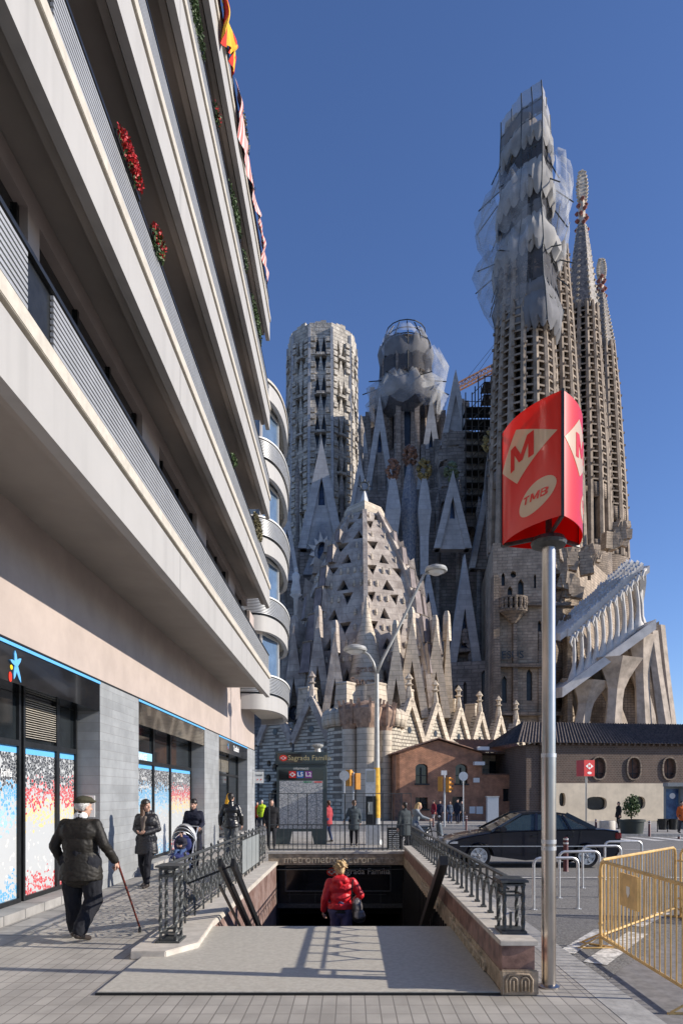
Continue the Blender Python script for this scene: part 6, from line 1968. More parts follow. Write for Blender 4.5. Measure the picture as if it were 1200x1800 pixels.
# ---------------------------------------------------------------- map totem
D = 25.0; zb = gz(D)
tm = thing('map_totem', (P(529,VY,D).x, D, zb), 'dark grey upright metro map totem with L5 and L2 line badges', 'information totem')
xx = lambda x: P(x,VY,D).x
zz = lambda y: CAMH+(VY-y)/FPX*D
o = MB()
o.box(xx(486), xx(574), D, D+.35, zz(1462), zz(1349)); o.box(xx(484),xx(575), D-.02, D+.37, zz(1344), zz(1322))
for s_ in (0,1):
    xa, xb = (xx(484),xx(508)) if s_ == 0 else (xx(552),xx(574))
    pts = [(xa,D,zb),(xb if s_==0 else xb,D,zb),(xb+(.1 if s_==0 else 0),D,zz(1462)),(xa-(.1 if s_ else 0),D,zz(1462))]
    o.prism([(p[0],p[1],p[2]) for p in pts], (0,.35,0))
o.box(xx(488),xx(572),D+.05,D+.3,zz(1350),zz(1343))
o.build('cabinet', M['totem'] if 'totem' in M else mat('totem_grey_green', (0.055,0.075,0.075,1), .4, .06, 3, .03), tm, bevel=.01)
o = MB(); o.box(xx(488),xx(571),D-.035,D-.021,zz(1341),zz(1325)); hd = o.build('header_panel', M['sign_black'], tm)
red_badge(hd, Vector((xx(498),D-.038,zz(1333))), .14)
text_obj('lettering', 'Sagrada Família', .26, mat('dim_gold_letter', (.45,.38,.2,1), .5, .05, 2, 0), hd, (xx(544),D-.04,zz(1333)), extrude=.003)
o = MB(); o.box(xx(490),xx(568),D-.014,D,zz(1371),zz(1353)); h2 = o.build('line_panel', M['sign_black'], tm)
for (x, c, tx) in ((514,(200,35,40),''),(527.5,(40,95,170),'L5'),(542,(130,50,140),'L2')):
    q = MB(); q.box(xx(x)-.125,xx(x)+.125,D-.024,D-.014,zz(1368),zz(1356)); b_ = q.build('line_badge', mat('badge_colour', srgb(*c), .5, .02, 2, 0), h2)
    if tx: text_obj('lettering', tx, .22, M['white_letter'], b_, (xx(x),D-.027,zz(1362)), extrude=.002, bold=.005)
    else:
        q = MB()
        c_ = Vector((xx(x),D-.026,zz(1362))); q.prism([c_+Vector(p) for p in ((-.12,0,0),(0,0,-.09),(.12,0,0),(0,0,.09))], (0,-.003,0)); lz = q.build('lozenge', M['white_letter'], b_)
        text_obj('letter', 'M', .11, M['logo_r'], lz, c_+Vector((0,-.006,0)), extrude=.001, bold=.004)
text_obj('lettering', 'informació', .13, M['white_letter'], h2, (xx(529),D-.02,zz(1351.2)), extrude=.002)
# map
def map_mat():
    m = bpy.data.materials.new('printed_metro_map'); m.use_nodes = True
    n, l = m.node_tree.nodes, m.node_tree.links; b = n['Principled BSDF']; b.inputs['Roughness'].default_value = .2
    geo = n.new('ShaderNodeNewGeometry')
    v = n.new('ShaderNodeTexVoronoi'); v.feature = 'DISTANCE_TO_EDGE'; v.inputs['Scale'].default_value = 7; l.new(geo.outputs['Position'], v.inputs['Vector'])
    g = n.new('ShaderNodeMath'); g.operation = 'LESS_THAN'; g.inputs[1].default_value = .035; l.new(v.outputs[0], g.inputs[0])
    v2 = n.new('ShaderNodeTexNoise'); v2.inputs['Scale'].default_value = 25; l.new(geo.outputs['Position'], v2.inputs['Vector'])
    cr = n.new('ShaderNodeMapRange'); cr.inputs[1].default_value = .4; cr.inputs[2].default_value = .62; cr.inputs[3].default_value = .32; cr.inputs[4].default_value = .55; l.new(v2.outputs[0], cr.inputs[0])
    mx = n.new('ShaderNodeMix'); mx.data_type = 'RGBA'; l.new(g.outputs[0], mx.inputs[0]); l.new(cr.outputs[0], mx.inputs[6]); mx.inputs[7].default_value = (.16,.19,.22,1)
    l.new(mx.outputs[2], b.inputs['Base Color']); return m
o = MB(); o.box(xx(491),xx(567),D-.010,D,zz(1457),zz(1373)); mp = o.build('map_panel', map_mat(), tm)
random.seed(9)
for c, n_ in (((20,130,80),1),((200,40,50),1),((40,95,170),1)):
    pass
o = MB(); o.box(xx(533),xx(548),D-.014,D-.010,zz(1376),zz(1374.2)); o.build('map_key', mat('key_green', srgb(20,130,80), .5, .02, 2, 0), mp)
o = MB(); o.box(xx(552),xx(566),D-.014,D-.010,zz(1376),zz(1374.2)); o.build('map_key', M['logo_r'], mp)
o = MB(); c = Vector((xx(558),D+.1,zz(1322))); o.lathe((c.x,c.y,c.z), [(.12,0),(.10,.12),(.2,.2),(.22,.26),(.1,.3)], 12); o.build('beacon', M['lamp_grey'], tm)

# phone kiosk beside the lamp
D = 24.6
pk = thing('phone_kiosk', (P(655,VY,D).x, D, gz(D)), 'narrow grey and black phone kiosk beside the lamp post', 'phone booth')
xx = lambda x: P(x,VY,D).x
zz = lambda y: CAMH+(VY-y)/FPX*D
o = MB(); o.box(xx(642),xx(660),D,D+.6,zz(1400),zz(1352)); o.build('hood', M['galv'], pk, bevel=.01)
o = MB(); o.box(xx(644),xx(658),D-.01,D,zz(1375),zz(1355)); o.build('hood_panel', M['grey_panel'], pk)
o = MB(); o.box(xx(643),xx(660),D+.05,D+.55,zz(1450),zz(1400)); o.build('phone_body', M['black_metal'], pk)
o = MB(); o.box(xx(646),xx(656),D+.02,D+.06,zz(1432),zz(1410)); o.tube([(xx(648),D,zz(1412)),(xx(647),D-.03,zz(1420)),(xx(648),D,zz(1428))],.025,6); o.build('phone', M['grey_panel'], pk)
o = MB(); o.box(xx(643),xx(668),D+.05,D+.5,gz(D),zz(1450)); o.build('foot', M['galv'], pk)
# vented utility box
D = 22.5
ub = thing('utility_box', (P(691,VY,D).x, D, gz(D)), 'dark vented utility box behind the rear railing', 'utility box')
xx = lambda x: P(x,VY,D).x
zz = lambda y: CAMH+(VY-y)/FPX*D
o = MB(); o.box(xx(681),xx(703),D,D+.5,gz(D),zz(1456)); o.build('casing', M['black_metal'], ub, bevel=.01)
o = MB()
for k in range(10): o.box(xx(683),xx(701),D-.02,D-.002,zz(1492-3.4*k),zz(1492-3.4*k)+.03)
o.build('vent_slat', M['galv'], ub)

# ---------------------------------------------------------------- traffic lights and road signs
def traffic_light(px_, ybase, ytop, D, label, heads, disc_=False):
    p = P(px_,VY,D); zb = gz(D)
    t = thing('traffic_light', (p.x,D,zb), label, 'traffic light')
    zt = CAMH+(VY-ytop)/FPX*D
    o = MB(); o.tube([(p.x,D,zb),(p.x,D,zt)], .06, 8); o.build('pole', M['galv'], t)
    for (dx, dy, fz, rot) in heads:
        o = MB(); m_ = Matrix.Translation((p.x+dx,D+dy,fz)) @ Matrix.Rotation(rot,4,'Z')
        o.box(-.15,.15,-.12,.12,-.48,.48,0,m_)
        h = o.build('signal_head', M['tl_yellow'], t, bevel=.01)
        o = MB()
        for k in (-1,0,1):
            for (rr, y0, y1) in ((.125,-.13,-.30),):
                ring = lambda yy: [m_ @ Vector((rr*math.cos(q),yy,.31*k+rr*math.sin(q))) for q in [math.pi*j/8 for j in range(9)]]
                o.ring([ring(-.12),ring(-.30)], False, False)
        o.build('visor', M['tl_yellow'], h)
        o = MB()
        for k in (-1,0,1): o.prism([m_ @ Vector((.10*math.cos(q),-.125,.31*k+.10*math.sin(q))) for q in [2*math.pi*j/12 for j in range(12)]], m_.to_3x3() @ Vector((0,-.01,0)))
        o.build('lens', M['lead'], h)
    return t
M['tl_yellow'] = mat('signal_yellow', srgb(215,150,60), .55, .08, 4, 0)
D=40; zc = CAMH+(VY-1371)/FPX*D
traffic_light(621, 1440, 1358, D, 'yellow traffic light beside the round sign behind the map totem', [(-.26,0,zc+.1,R(150)),(.24,0,zc-.1,R(200))])
D=44; zc = CAMH+(VY-1380)/FPX*D
tl = traffic_light(781, 1445, 1362, D, 'yellow and black traffic light before the red brick house', [(-.28,0,zc+.05,R(170)),(.25,0,zc,R(60))])
o = MB(); q = P(780,1359,D); o.box(q.x-.18,q.x+.18,D-.05,D+.0,q.z-.15,q.z+.15); o.build('small_plate', M['white_letter'], tl)
def round_sign(px_, yc, D, label, back, rpx):
    p = P(px_,yc,D)
    t = thing('road_sign', (p.x,D,gz(D)), label, 'road sign')
    o = MB(); o.tube([(p.x,D+.03,gz(D)),(p.x,D+.03,p.z)], .035, 8); o.build('pole', M['galv'], t)
    r = rpx/FPX*D
    o = MB(); o.prism([(p.x+r*math.cos(2*math.pi*k/22),D,p.z+r*math.sin(2*math.pi*k/22)) for k in range(22)], (0,-.015,0)); o.build('disc', M['galv'] if back else M['white_frame'], t)
round_sign(605, 1364, 38, 'round sign seen from behind next to the left traffic light', True, 9)
round_sign(814, 1365, 43, 'round sign on a thin pole by the red brick house corner', True, 8)
# small distant metro sign
D = 42; p = P(1030,VY,D)
m2 = thing('metro_sign', (p.x,D,gz(D)), 'small distant red box metro sign on a thin pole', 'metro sign')
o = MB(); o.tube([(p.x,D,gz(D)),(p.x,D,CAMH+(VY-1365)/FPX*D)], .06, 8); o.build('pole', M['steel'], m2)
z0, z1 = CAMH+(VY-1365)/FPX*D, CAMH+(VY-1337)/FPX*D
o = MB(); m_ = Matrix.Translation((p.x-.05,D,0)) @ Matrix.Rotation(R(18),4,'Z'); w2 = .38
o.box(-w2,w2,-w2,w2,z0,z1,0,m_); bx = o.build('sign_box', mat('metro_red', (0.55,0.02,0.02,1), .4, .05, 2, 0), m2)
def on(v): return m_ @ Vector(v)
o = MB(); zc = z0+(z1-z0)*.62; o.prism([on(q) for q in ((-.28,-w2-.003,zc),(0,-w2-.003,zc-.2),(.28,-w2-.003,zc),(0,-w2-.003,zc+.2))], on((0,-.01,0))-on((0,0,0))); o.build('lozenge', M['white_letter'], bx)
text_obj('letter', 'M', .26, M['logo_r'], bx, on((0,-w2-.016,zc)), m_.to_3x3() @ Vector((1,0,0)), extrude=.002, bold=.01)
o = MB(); zc = z0+(z1-z0)*.2; o.prism([on((.16*math.cos(2*math.pi*k/14),-w2-.003,zc+.08*math.sin(2*math.pi*k/14))) for k in range(14)], on((0,-.01,0))-on((0,0,0))); o.build('oval', M['white_letter'], bx)

# ---------------------------------------------------------------- bike racks, bollards, barriers
def rack(mx, my, w_, h, rot, zb):
    t = thing('bike_rack', (mx,my,zb), '', 'bike rack', 'steel bicycle racks by the kerb')
    o = MB(); r = .10
    c, s_ = math.cos(rot), math.sin(rot)
    pts = [(-w_/2,0)]+[(-w_/2,h-r)]+[(-w_/2+r-r*math.cos(q),h-r+r*math.sin(q)) for q in (math.pi/6,math.pi/3,math.pi/2)]+[(w_/2-r+r*math.sin(q),h-r+r*math.cos(q)) for q in (0,math.pi/6,math.pi/3,math.pi/2)]+[(w_/2,0)]
    o.tube([(mx+p[0]*c,my+p[0]*s_,zb+p[1]) for p in pts], .025, 8)
    hoop = o.build('hoop', M['galv'], t, smooth='auto')
    o = MB()
    for e in (-1,1): o.lathe((mx+e*w_/2*c,my+e*w_/2*s_,zb), [(.06,0),(.06,.008),(.03,.012)], 10)
    o.build('foot_plate', M['galv'], t)
    return t
RK = [(3.32,11.05,.74,.83,.10),(4.12,12.3,.76,.83,.12),(5.0,13.6,.80,.83,.12),(5.95,14.9,.85,.83,.12)]
names = ['nearest steel hoop bike rack, just behind the metro pole','second steel hoop bike rack from the metro pole','third steel hoop bike rack from the metro pole','farthest steel hoop bike rack beside the dark car']
for (x,y,w_,h,rot), nm in zip(RK, names): rack(x,y,w_,h,rot,-.12)['label'] = nm
def bollard(px_, ytop, ybot, D, label):
    p = P(px_,VY,D); zb = gz(D)-(.12 if px_ < 720 else 0)
    t = thing('bollard', (p.x,D,zb), label, 'bollard', 'dark red bollards')
    h = CAMH+(VY-ytop)/FPX*D-zb
    o = MB(); o.lathe((p.x,D,zb), [(.07,0),(.06,.02),(.055,h-.03),(.03,h)], 10); o.build('post', mat('bollard_red', (.09,.018,.02,1), .5, .1, 3, 0), t, smooth='auto')
    o = MB(); 
    for f in (.80,.92): o.lathe((p.x,D,zb+h*f), [(.06,0),(.06,.035)], 10)
    o.build('reflective_band', M['galv'], t)
bollard(994, 1472, 1540, 15.4, 'dark red bollard in front of the dark blue car')
bollard(819, 1434, 1461, 38, 'dark red bollard on the road edge left of the dark blue car')
bollard(761, 1434, 1456, 43, 'thin bollard by the pedestrians at the brick house')
bollard(1047, 1440, 1462, 36, 'dark bollard left of the round planter')
bollard(1141, 1443, 1476, 31, 'brown bollard right of the round planter')
bollard(1193, 1470, 1490, 29, 'short dark bollard at the right edge')
M['bar_yellow'] = mat('barrier_yellow_paint', (0.66,0.43,0.16,1), .45, .15, 5, .1)
def barrier(a, b, label, plate=False):
    a, b = Vector(a), Vector(b); zb = -.12
    t = thing('crowd_barrier', ((a.x+b.x)/2,(a.y+b.y)/2,zb), label, 'barrier', 'yellow crowd barriers')
    L = (b-a).length; d = (b-a).normalized(); z0, z1 = zb+.14, zb+1.06
    o = MB(); r = .10
    pts = [a+Vector((0,0,zb+.0)), a+Vector((0,0,z1-r)), a+d*r*.3+Vector((0,0,z1-r*.3)), a+d*r+Vector((0,0,z1)), b-d*r+Vector((0,0,z1)), b-d*r*.3+Vector((0,0,z1-r*.3)), b+Vector((0,0,z1-r)), b+Vector((0,0,zb))]
    o.tube(pts, .020, 8); o.tube([a+Vector((0,0,z0)), b+Vector((0,0,z0))], .017, 8)
    o.build('frame', M['bar_yellow'], t, smooth='auto')
    n = int(L/.115)
    for k in range(1, n):
        p = a+d*L*k/n; q = MB(); q.tube([p+Vector((0,0,z0)), p+Vector((0,0,z1))], .008, 6); q.build('upright_bar', M['bar_yellow'], t)
    o = MB(); sd = d.cross(Vector((0,0,1)))
    for p in (a+d*.02, b-d*.02): o.tube([p-sd*.28+Vector((0,0,zb+.01)), p+sd*.28+Vector((0,0,zb+.01))], .013, 6); o.tube([p+sd*.25+Vector((0,0,zb+.02)), p+Vector((0,0,zb+.16))], .011, 6); o.tube([p-sd*.25+Vector((0,0,zb+.02)), p+Vector((0,0,zb+.16))], .011, 6)
    for zz_2 in (z1-.2, z0+.15):
        o.tube([a-d*.05+Vector((0,0,zz_2)), a+d*.03+Vector((0,0,zz_2))], .016, 6)
    o.build('foot', M['bar_yellow'], t)
    if plate:
        c = a+d*L*.36; o = MB(); nn = sd*.012
        w_ = .24
        q = [c-d*w_+Vector((0,0,z1-.42)), c+d*w_+Vector((0,0,z1-.42)), c+d*w_+Vector((0,0,z1-.06)), c-d*w_+Vector((0,0,z1-.06))]
        o.prism([p+nn for p in q], -nn*2); pl_ = o.build('plate', M['bar_yellow'], t)
        for sgn in (-1,1):
            o = MB(); cc = c+Vector((0,0,z1-.25))+nn*sgn*1.05
            o.prism([cc+d*.045*x_+Vector((0,0,.06*y_)) for x_,y_ in ((-1,1),(1,1),(1,-.2),(0,-1),(-1,-.2))], nn*sgn*.3); o.build('crest', M['white_letter'], pl_)
barrier((3.02,8.25,0), (2.96,5.75,0), 'near yellow crowd barrier running towards the camera with a blank plate', True)
barrier((3.06,8.35,0), (4.92,10.35,0), 'yellow crowd barrier angled behind the near one')
barrier((4.98,10.3,0), (7.3,9.4,0), 'yellow crowd barrier at the right edge beyond the others')

# ---------------------------------------------------------------- far furniture
D = 34; p = P(1110,VY,D); zb = gz(D)
t = thing('planter_tub', (p.x,D,zb), 'large black round planter tub with a small leafy bush', 'planter')
h = CAMH+(VY-1441)/FPX*D-zb
o = MB(); o.lathe((p.x,D,zb), [(.52,0),(.58,h-.1),(.64,h-.1),(.64,h),(.55,h),(.53,h-.12)], 20); o.build('tub', mat('black_tub', (.02,.028,.025,1), .5, .1, 3, .05), t, smooth='auto')
o = MB(); o.lathe((p.x,D,zb+h-.12), [(.0,0),(.53,0)], 16); o.build('soil', M['bark'], t)
bs_ = thing('bush', (p.x,D,zb+h-.1), 'small leafy bush growing in the round black tub', 'plant')
o = MB(); o.tube([(p.x,D,zb+h-.15),(p.x-.05,D,zb+h+.4)], .03, 6); o.build('stem', M['bark'], bs_)
o = MB(); leaf_cloud(o, (p.x-.02,D,zb+h+.62), .45, .4, .55, 900, .06); leaf_cloud(o, (p.x+.1,D,zb+h+1.0), .25, .2, .3, 220, .05); o.build('foliage', M['leaf'], bs_)
D = 36; p = P(1067,VY,D)
t = thing('concrete_planter', (p.x,D,gz(D)), 'low round pale concrete planter left of the black tub', 'planter')
o = MB(); hh = CAMH+(VY-1443)/FPX*D-gz(D); o.lathe((p.x,D,gz(D)), [(.36,0),(.40,.05),(.40,hh-.05),(.37,hh),(.30,hh),(.30,hh-.1),(0,hh-.1)], 20); o.build('ring', M['cap_stone'], t, smooth='auto')
for (x, lab) in ((1164,'left dark litter bin of the pair by the blue advert'),(1182,'right dark litter bin of the pair by the blue advert')):
    D = 36; p = P(x,VY,D); t = thing('litter_bin', (p.x,D,gz(D)), lab, 'bin', 'litter bins by the advert')
    z0, z1 = CAMH+(VY-1459)/FPX*D, CAMH+(VY-1440)/FPX*D
    o = MB(); o.lathe((p.x,D,0), [(.20,z0),(.24,z1-.04),(.26,z1),(.22,z1),(.2,z1-.2)], 14); o.build('bucket', M['black_metal'], t, smooth='auto')
    o = MB()
    for dx in (-.27,.27): o.bar((p.x+dx,D,gz(D)),(p.x+dx,D,z1-.08),.035)
    o.bar((p.x-.27,D,z1-.12),(p.x+.27,D,z1-.12),.03)
    o.build('stand', M['black_metal'], t)
D = 40; p = P(1181,VY,D)
t = thing('phone_booth', (p.x,D,gz(D)), 'phone booth with a blue advert panel by the cream wall', 'phone booth')
z0, zt_ = gz(D), CAMH+(VY-1383)/FPX*D
o = MB(); o.box(p.x-.45,p.x+.45,D,D+.12,z0,zt_); o.box(p.x-.48,p.x+.48,D-.5,D+.15,zt_,zt_+.22); o.box(p.x+.41,p.x+.45,D-.5,D,z0,zt_); o.build('frame', M['grey_panel'], t)
o = MB(); o.box(p.x-.36,p.x+.36,D-.02,D,z0+.5,zt_-.15); ad = o.build('advert', mat('advert_blue', srgb(30,55,100), .3, .35, 2.5, 0, c2=srgb(80,115,150)), t)
o = MB(); c = Vector((p.x,D-.023,zt_-.55)); disc(o, c, .17); o.build('advert_emblem', M['white_letter'], ad)
D = 50; p = P(866,VY,D)
t = thing('street_cabinet', (p.x,D,gz(D)), 'tall pale blue grey street cabinet at the brick annex', 'utility box')
o = MB(); o.box(p.x-.42,p.x+.42,D,D+.5,gz(D),CAMH+(VY-1402)/FPX*D); o.build('casing', M['galv'], t, bevel=.02)
o = MB(); o.box(p.x-.46,p.x+.46,D-.04,D+.54,CAMH+(VY-1402)/FPX*D,CAMH+(VY-1400)/FPX*D); o.build('lid', M['lamp_grey'], t)

# ---------------------------------------------------------------- dark blue saloon car
def car(x0, yside, zb):
    t = thing('parked_car', (x0+2.1,yside+.85,zb), 'dark navy blue four door saloon car on the road behind the bike racks', 'car')
    paint = mat('navy_car_paint', (0.004,0.005,0.014,1), .3, .05, 2, 0, coat=.5, spec=.35)
    L = 4.42
    # side outline (u along the car from nose, z)
    lo = [(0.02,.42),(0.0,.55),(.06,.68),(.35,.78),(.9,.88),(1.25,.93)]
    bodyline = lo + [(1.9,.96),(2.8,.99),(3.5,1.0),(4.0,1.0),(4.36,.95),(4.42,.80),(4.40,.45),(4.3,.28)]
    W = .86
    def arch_pts(cx): return [(cx+.36*math.cos(q), .30+.36*math.sin(q)) for q in [math.pi*k/10 for k in range(11)]]
    under = [(4.3,.24)]+[p for p in arch_pts(3.55)]+[(2.0,.20)]+[p for p in arch_pts(.83)]+[(.25,.24)]
    # build body as loft across width with tumblehome
    outline = bodyline[:-1]+[(4.3,.28)]+under
    def clean(o_):
        r = []
        for p in o_:
            if not r or (abs(p[0]-r[-1][0])+abs(p[1]-r[-1][1])) > 1e-4: r.append(p)
        return r
    outline = clean(outline)
    body = MB()
    n = len(outline)
    def sec(w_, sq):
        return [Vector((x0+L/2+(p[0]-L/2)*(1-sq*.02), yside+W+w_, zb+p[1]-(sq*.03 if p[1] > .6 else 0))) for p in outline]
    prof_w = [(-W,1.0),(-W+.03,.4),(-W+.12,0)]
    fr_, md = sec(-W+.02,1.0), sec(-W+.0,.0)
    rings = [sec(-W+.05,1.4), sec(-W+.0,.6), sec(-W+.06,.0), sec(W-.06,0), sec(W-.0,.6), sec(W-.05,1.4)]
    o_ = len(body.v)
    for r in rings: body.v.extend([tuple(p) for p in r])
    for i in range(len(rings)-1):
        for j in range(n):
            k = (j+1)%n; body.f.append([o_+i*n+j,o_+i*n+k,o_+(i+1)*n+k,o_+(i+1)*n+j]); body.mi.append(0)
    for base, rev in ((0,False),((len(rings)-1)*n,True)):
        for tr in tessellate_polygon([[Vector((p[0],p[1],0)) for p in outline]]):
            body.f.append([o_+base+i for i in (reversed(tr) if rev else tr)]); body.mi.append(0)
    bd = body.build('body', paint, t, smooth='auto')
    # greenhouse
    gh = MB(); rf = MB()
    base = [(1.15,.93),(3.75,1.0)]; top = [(1.95,1.36),(2.2,1.40),(2.75,1.40),(3.05,1.35)]
    def gy(s_, z): return yside+W+s_*(W-.06-(z-.95)*.42)
    for s_ in (-1,1):
        # side glass
        P4 = [(1.30,.945),(1.98,1.33),(2.25,1.365),(2.75,1.365),(3.02,1.32),(3.62,1.0)]
        gh.prism([(x0+p[0], gy(s_,p[1]), zb+p[1]) for p in P4], (0,-s_*.02,0))
    # roof skin
    R_ = [(1.92,1.355),(2.2,1.405),(2.75,1.405),(3.08,1.345)]
    ringsr = []
    for (x,z) in R_:
        ringsr.append([(x0+x, yside+W+f*(W-.06-(z-.95)*.42+.0), zb+z+.02*(1-f*f)) for f in (-1,-.6,0,.6,1)])
    rf.ring(ringsr, False, False)
    rf.ring([[Vector(p)-Vector((0,0,.03)) for p in r] for r in ringsr], False, False)
    # pillars
    for s_ in (-1,1):
        for (a, b, w_) in (((1.14,.93),(1.94,1.37),.06),((3.08,1.36),(3.78,.99),.11),((2.28,.96),(2.33,1.38),.07),((3.15,.98),(2.98,1.34),.05)):
            pa = Vector((x0+a[0],gy(s_,a[1])+(-s_)*.0+s_*.004,zb+a[1])); pb = Vector((x0+b[0],gy(s_,b[1])+s_*.004,zb+b[1])); rf.bar(pa,pb,w_,.05,Vector((0,1,0)))
        pts = [Vector((x0+x,gy(s_,z)+s_*.004,zb+z)) for x,z in ((1.92,1.365),(2.2,1.40),(2.75,1.40),(3.08,1.355))]
        for a, b in zip(pts[:-1],pts[1:]): rf.bar(a,b,.05,.05)
    roof = rf.build('roof', paint, bd, smooth='auto')
    for (a, b) in (((1.13,.93),(1.93,1.365)),((3.80,.99),(3.07,1.355))):
        wa, wb = W-.06-(a[1]-.95)*.42, W-.06-(b[1]-.95)*.42
        gh.add([(x0+a[0],yside+W-wa,zb+a[1]),(x0+a[0],yside+W+wa,zb+a[1]),(x0+b[0],yside+W+wb,zb+b[1]),(x0+b[0],yside+W-wb,zb+b[1])], [(0,1,2,3)])
    gm = mat('car_glass', (0.035,0.055,0.06,1), .03, .1, 2, 0, trans=.0, alpha=.72, spec=.9)
    gh.build('window_glass', gm, t)
    st = MB()
    for x in (1.95,2.95):
        for y in (.45,1.25): st.box(x0+x,x0+x+.12,yside+y-.2,yside+y+.2,zb+.7,zb+1.12); st.box(x0+x+.01,x0+x+.09,yside+y-.09,yside+y+.09,zb+1.12,zb+1.28)
    st.build('seat', M['black_metal'], t, bevel=.03)
    tr = MB()
    for s_ in (-1,1):
        tr.bar((x0+.35,yside+W+s_*(W+.004),zb+.56),(x0+4.2,yside+W+s_*(W+.004),zb+.56),.016,.022)
    tr.build('trim_strip', M['galv'], t)
    dj = MB()
    for x in (1.42,2.33,3.30): dj.bar((x0+x,yside-.001,zb+.30),(x0+x+(.0 if x<3 else .1),yside+.004,zb+.95),.008,.012)
    dj.build('door_gap', M['black_metal'], t)
    for x in (2.15,3.05):
        h = MB(); h.box(x0+x,x0+x+.16,yside-.015,yside+.01,zb+.80,zb+.83); h.build('door_handle', M['black_metal'], t, bevel=.005)
    mr = MB(); mr.box(x0+1.32,x0+1.50,yside-.14,yside+.02,zb+.93,zb+1.05); mr.build('wing_mirror', paint, t, bevel=.03)
    hl = MB(); hl.box(x0-.0,x0+.32,yside+.03,yside+.40,zb+.60,zb+.70); hl.box(x0,x0+.32,yside+2*W-.4,yside+2*W-.03,zb+.60,zb+.70); hl.build('headlight', M['galv'], t, bevel=.02)
    tl_ = MB(); tl_.box(x0+4.28,x0+4.425,yside+.01,yside+.4,zb+.74,zb+.90); tl_.box(x0+4.28,x0+4.425,yside+2*W-.4,yside+2*W-.01,zb+.74,zb+.90); tl_.build('tail_light', mat('tail_red', (.25,.01,.01,1), .3, .05, 2, 0), t, bevel=.02)
    for cx in (.83,3.55):
        for s_ in (0,1):
            yy = yside+.03 if s_ == 0 else yside+2*W-.03
            sg = 1 if s_ == 0 else -1
            ty = MB(); rg = []
            for (r, dy) in ((.20,.01),(.29,.0),(.305,.04),(.305,.17),(.28,.20)):
                rg.append([(x0+cx+r*math.cos(q), yy+sg*dy, zb+.305+r*math.sin(q)) for q in [2*math.pi*k/28 for k in range(28)]])
            ty.ring(rg, True, False); wh = ty.build('wheel', mat('tyre_rubber', (.015,.015,.016,1), .85, .1, 4, .1), t, smooth='auto')
            rm = MB()
            for k in range(7):
                q = 2*math.pi*k/7; e = Vector((math.cos(q),0,math.sin(q))); c = Vector((x0+cx,yy+sg*.015,zb+.305))
                rm.bar(c+e*.04, c+e*.20, .075, .03, Vector((0,1,0)))
            rg = [[(x0+cx+r*math.cos(q), yy+sg*dy, zb+.305+r*math.sin(q)) for q in [2*math.pi*k/24 for k in range(24)]] for r, dy in ((.215,.0),(.185,.0),(.18,.05),(.0,.06))]
            rm.ring(rg, True, False)
            rm.lathe((x0+cx,yy,zb+.305), [(.0,-.05),(.05,0),(.0,.05)], 10)
            rm.build('rim', M['galv'], wh, smooth='auto')
X0 = (782-VX)/FPX*17.4
car(X0, 17.2, -.13)
# ---------------------------------------------------------------- people
def V(*a): return Vector(a)
def cap(mb, p0, p1, r0, r1, n=12, sx=1.0, fwd=None):
    """tapered limb segment with round ends"""
    p0, p1 = Vector(p0), Vector(p1); d = (p1-p0)
    if d.length < 1e-5: d = Vector((0,0,1e-4))
    d = d.normalized(); u = Vector((0,1,0)) if abs(d.y) < .9 else Vector((1,0,0))
    u = (u-d*u.dot(d)).normalized(); v = d.cross(u); rs = []
    for a in (-80,-50,-20,0): rs.append((p0+d*r0*math.sin(R(a)), r0*math.cos(R(a))))
    for a in (0,20,50,80): rs.append((p1+d*r1*math.sin(R(a)), r1*math.cos(R(a))))
    mb.ring([[c+(u*math.cos(2*math.pi*j/n)+v*sx*math.sin(2*math.pi*j/n))*r for j in range(n)] for c, r in rs])
def ball(mb, c, rx, ry, rz, n=14, m=9, rot=None):
    c = Vector(c); rings = []
    for i in range(m+1):
        a = -math.pi/2+math.pi*i/m; a = max(-1.5, min(1.5, a))
        ring = []
        for j in range(n):
            q = 2*math.pi*j/n; p = Vector((rx*math.cos(a)*math.cos(q), ry*math.cos(a)*math.sin(q), rz*math.sin(a)))
            if rot: p = rot @ p
            ring.append(c+p)
        rings.append(ring)
    mb.ring(rings)
def blob(name, mb, m, parent, voxel=.012, smooth=4, fold=0.0, fs=9.0, extra=None, fold_dir=None):
    """weld the gathered lumps into one smooth skin"""
    me = bpy.data.meshes.new(name); me.from_pydata([tuple(p) for p in mb.v], [], mb.f); me.update()
    o = bpy.data.objects.new('tmp', me); col.objects.link(o)
    md = o.modifiers.new('r', 'REMESH'); md.mode = 'VOXEL'; md.voxel_size = voxel; md.use_smooth_shade = True
    ms_ = o.modifiers.new('s', 'SMOOTH'); ms_.factor = .5; ms_.iterations = smooth
    dg = bpy.context.evaluated_depsgraph_get(); dg.update()
    nm = bpy.data.meshes.new_from_object(o.evaluated_get(dg)); bpy.data.objects.remove(o)
    if fold:
        nm.update()
        cs = []
        for v in nm.vertices:
            p = v.co
            q = Vector((p.x*fs*.7, p.y*fs*.7, p.z*fs*1.6)) if not fold_dir else Vector((p.x*fs, p.y*fs, p.z*fs*fold_dir))
            k = noise.noise(q)+.5*noise.noise(q*2.3)
            k = 1-abs(k)*2.2
            cs.append(p+v.normal*fold*k)
        for v, c in zip(nm.vertices, cs): v.co = c
    if extra is not None:
        bm = bmesh.new(); bm.from_mesh(nm)
        tm_ = bpy.data.meshes.new('t'); tm_.from_pydata([tuple(p) for p in extra.v], [], extra.f); bm.from_mesh(tm_); bm.to_mesh(nm); bm.free(); bpy.data.meshes.remove(tm_)
    nm.name = name; nm.materials.clear(); nm.materials.append(m)
    nm.polygons.foreach_set('use_smooth', [True]*len(nm.polygons))
    ob = bpy.data.objects.new(name, nm); col.objects.link(ob); ob.parent = parent
    return ob
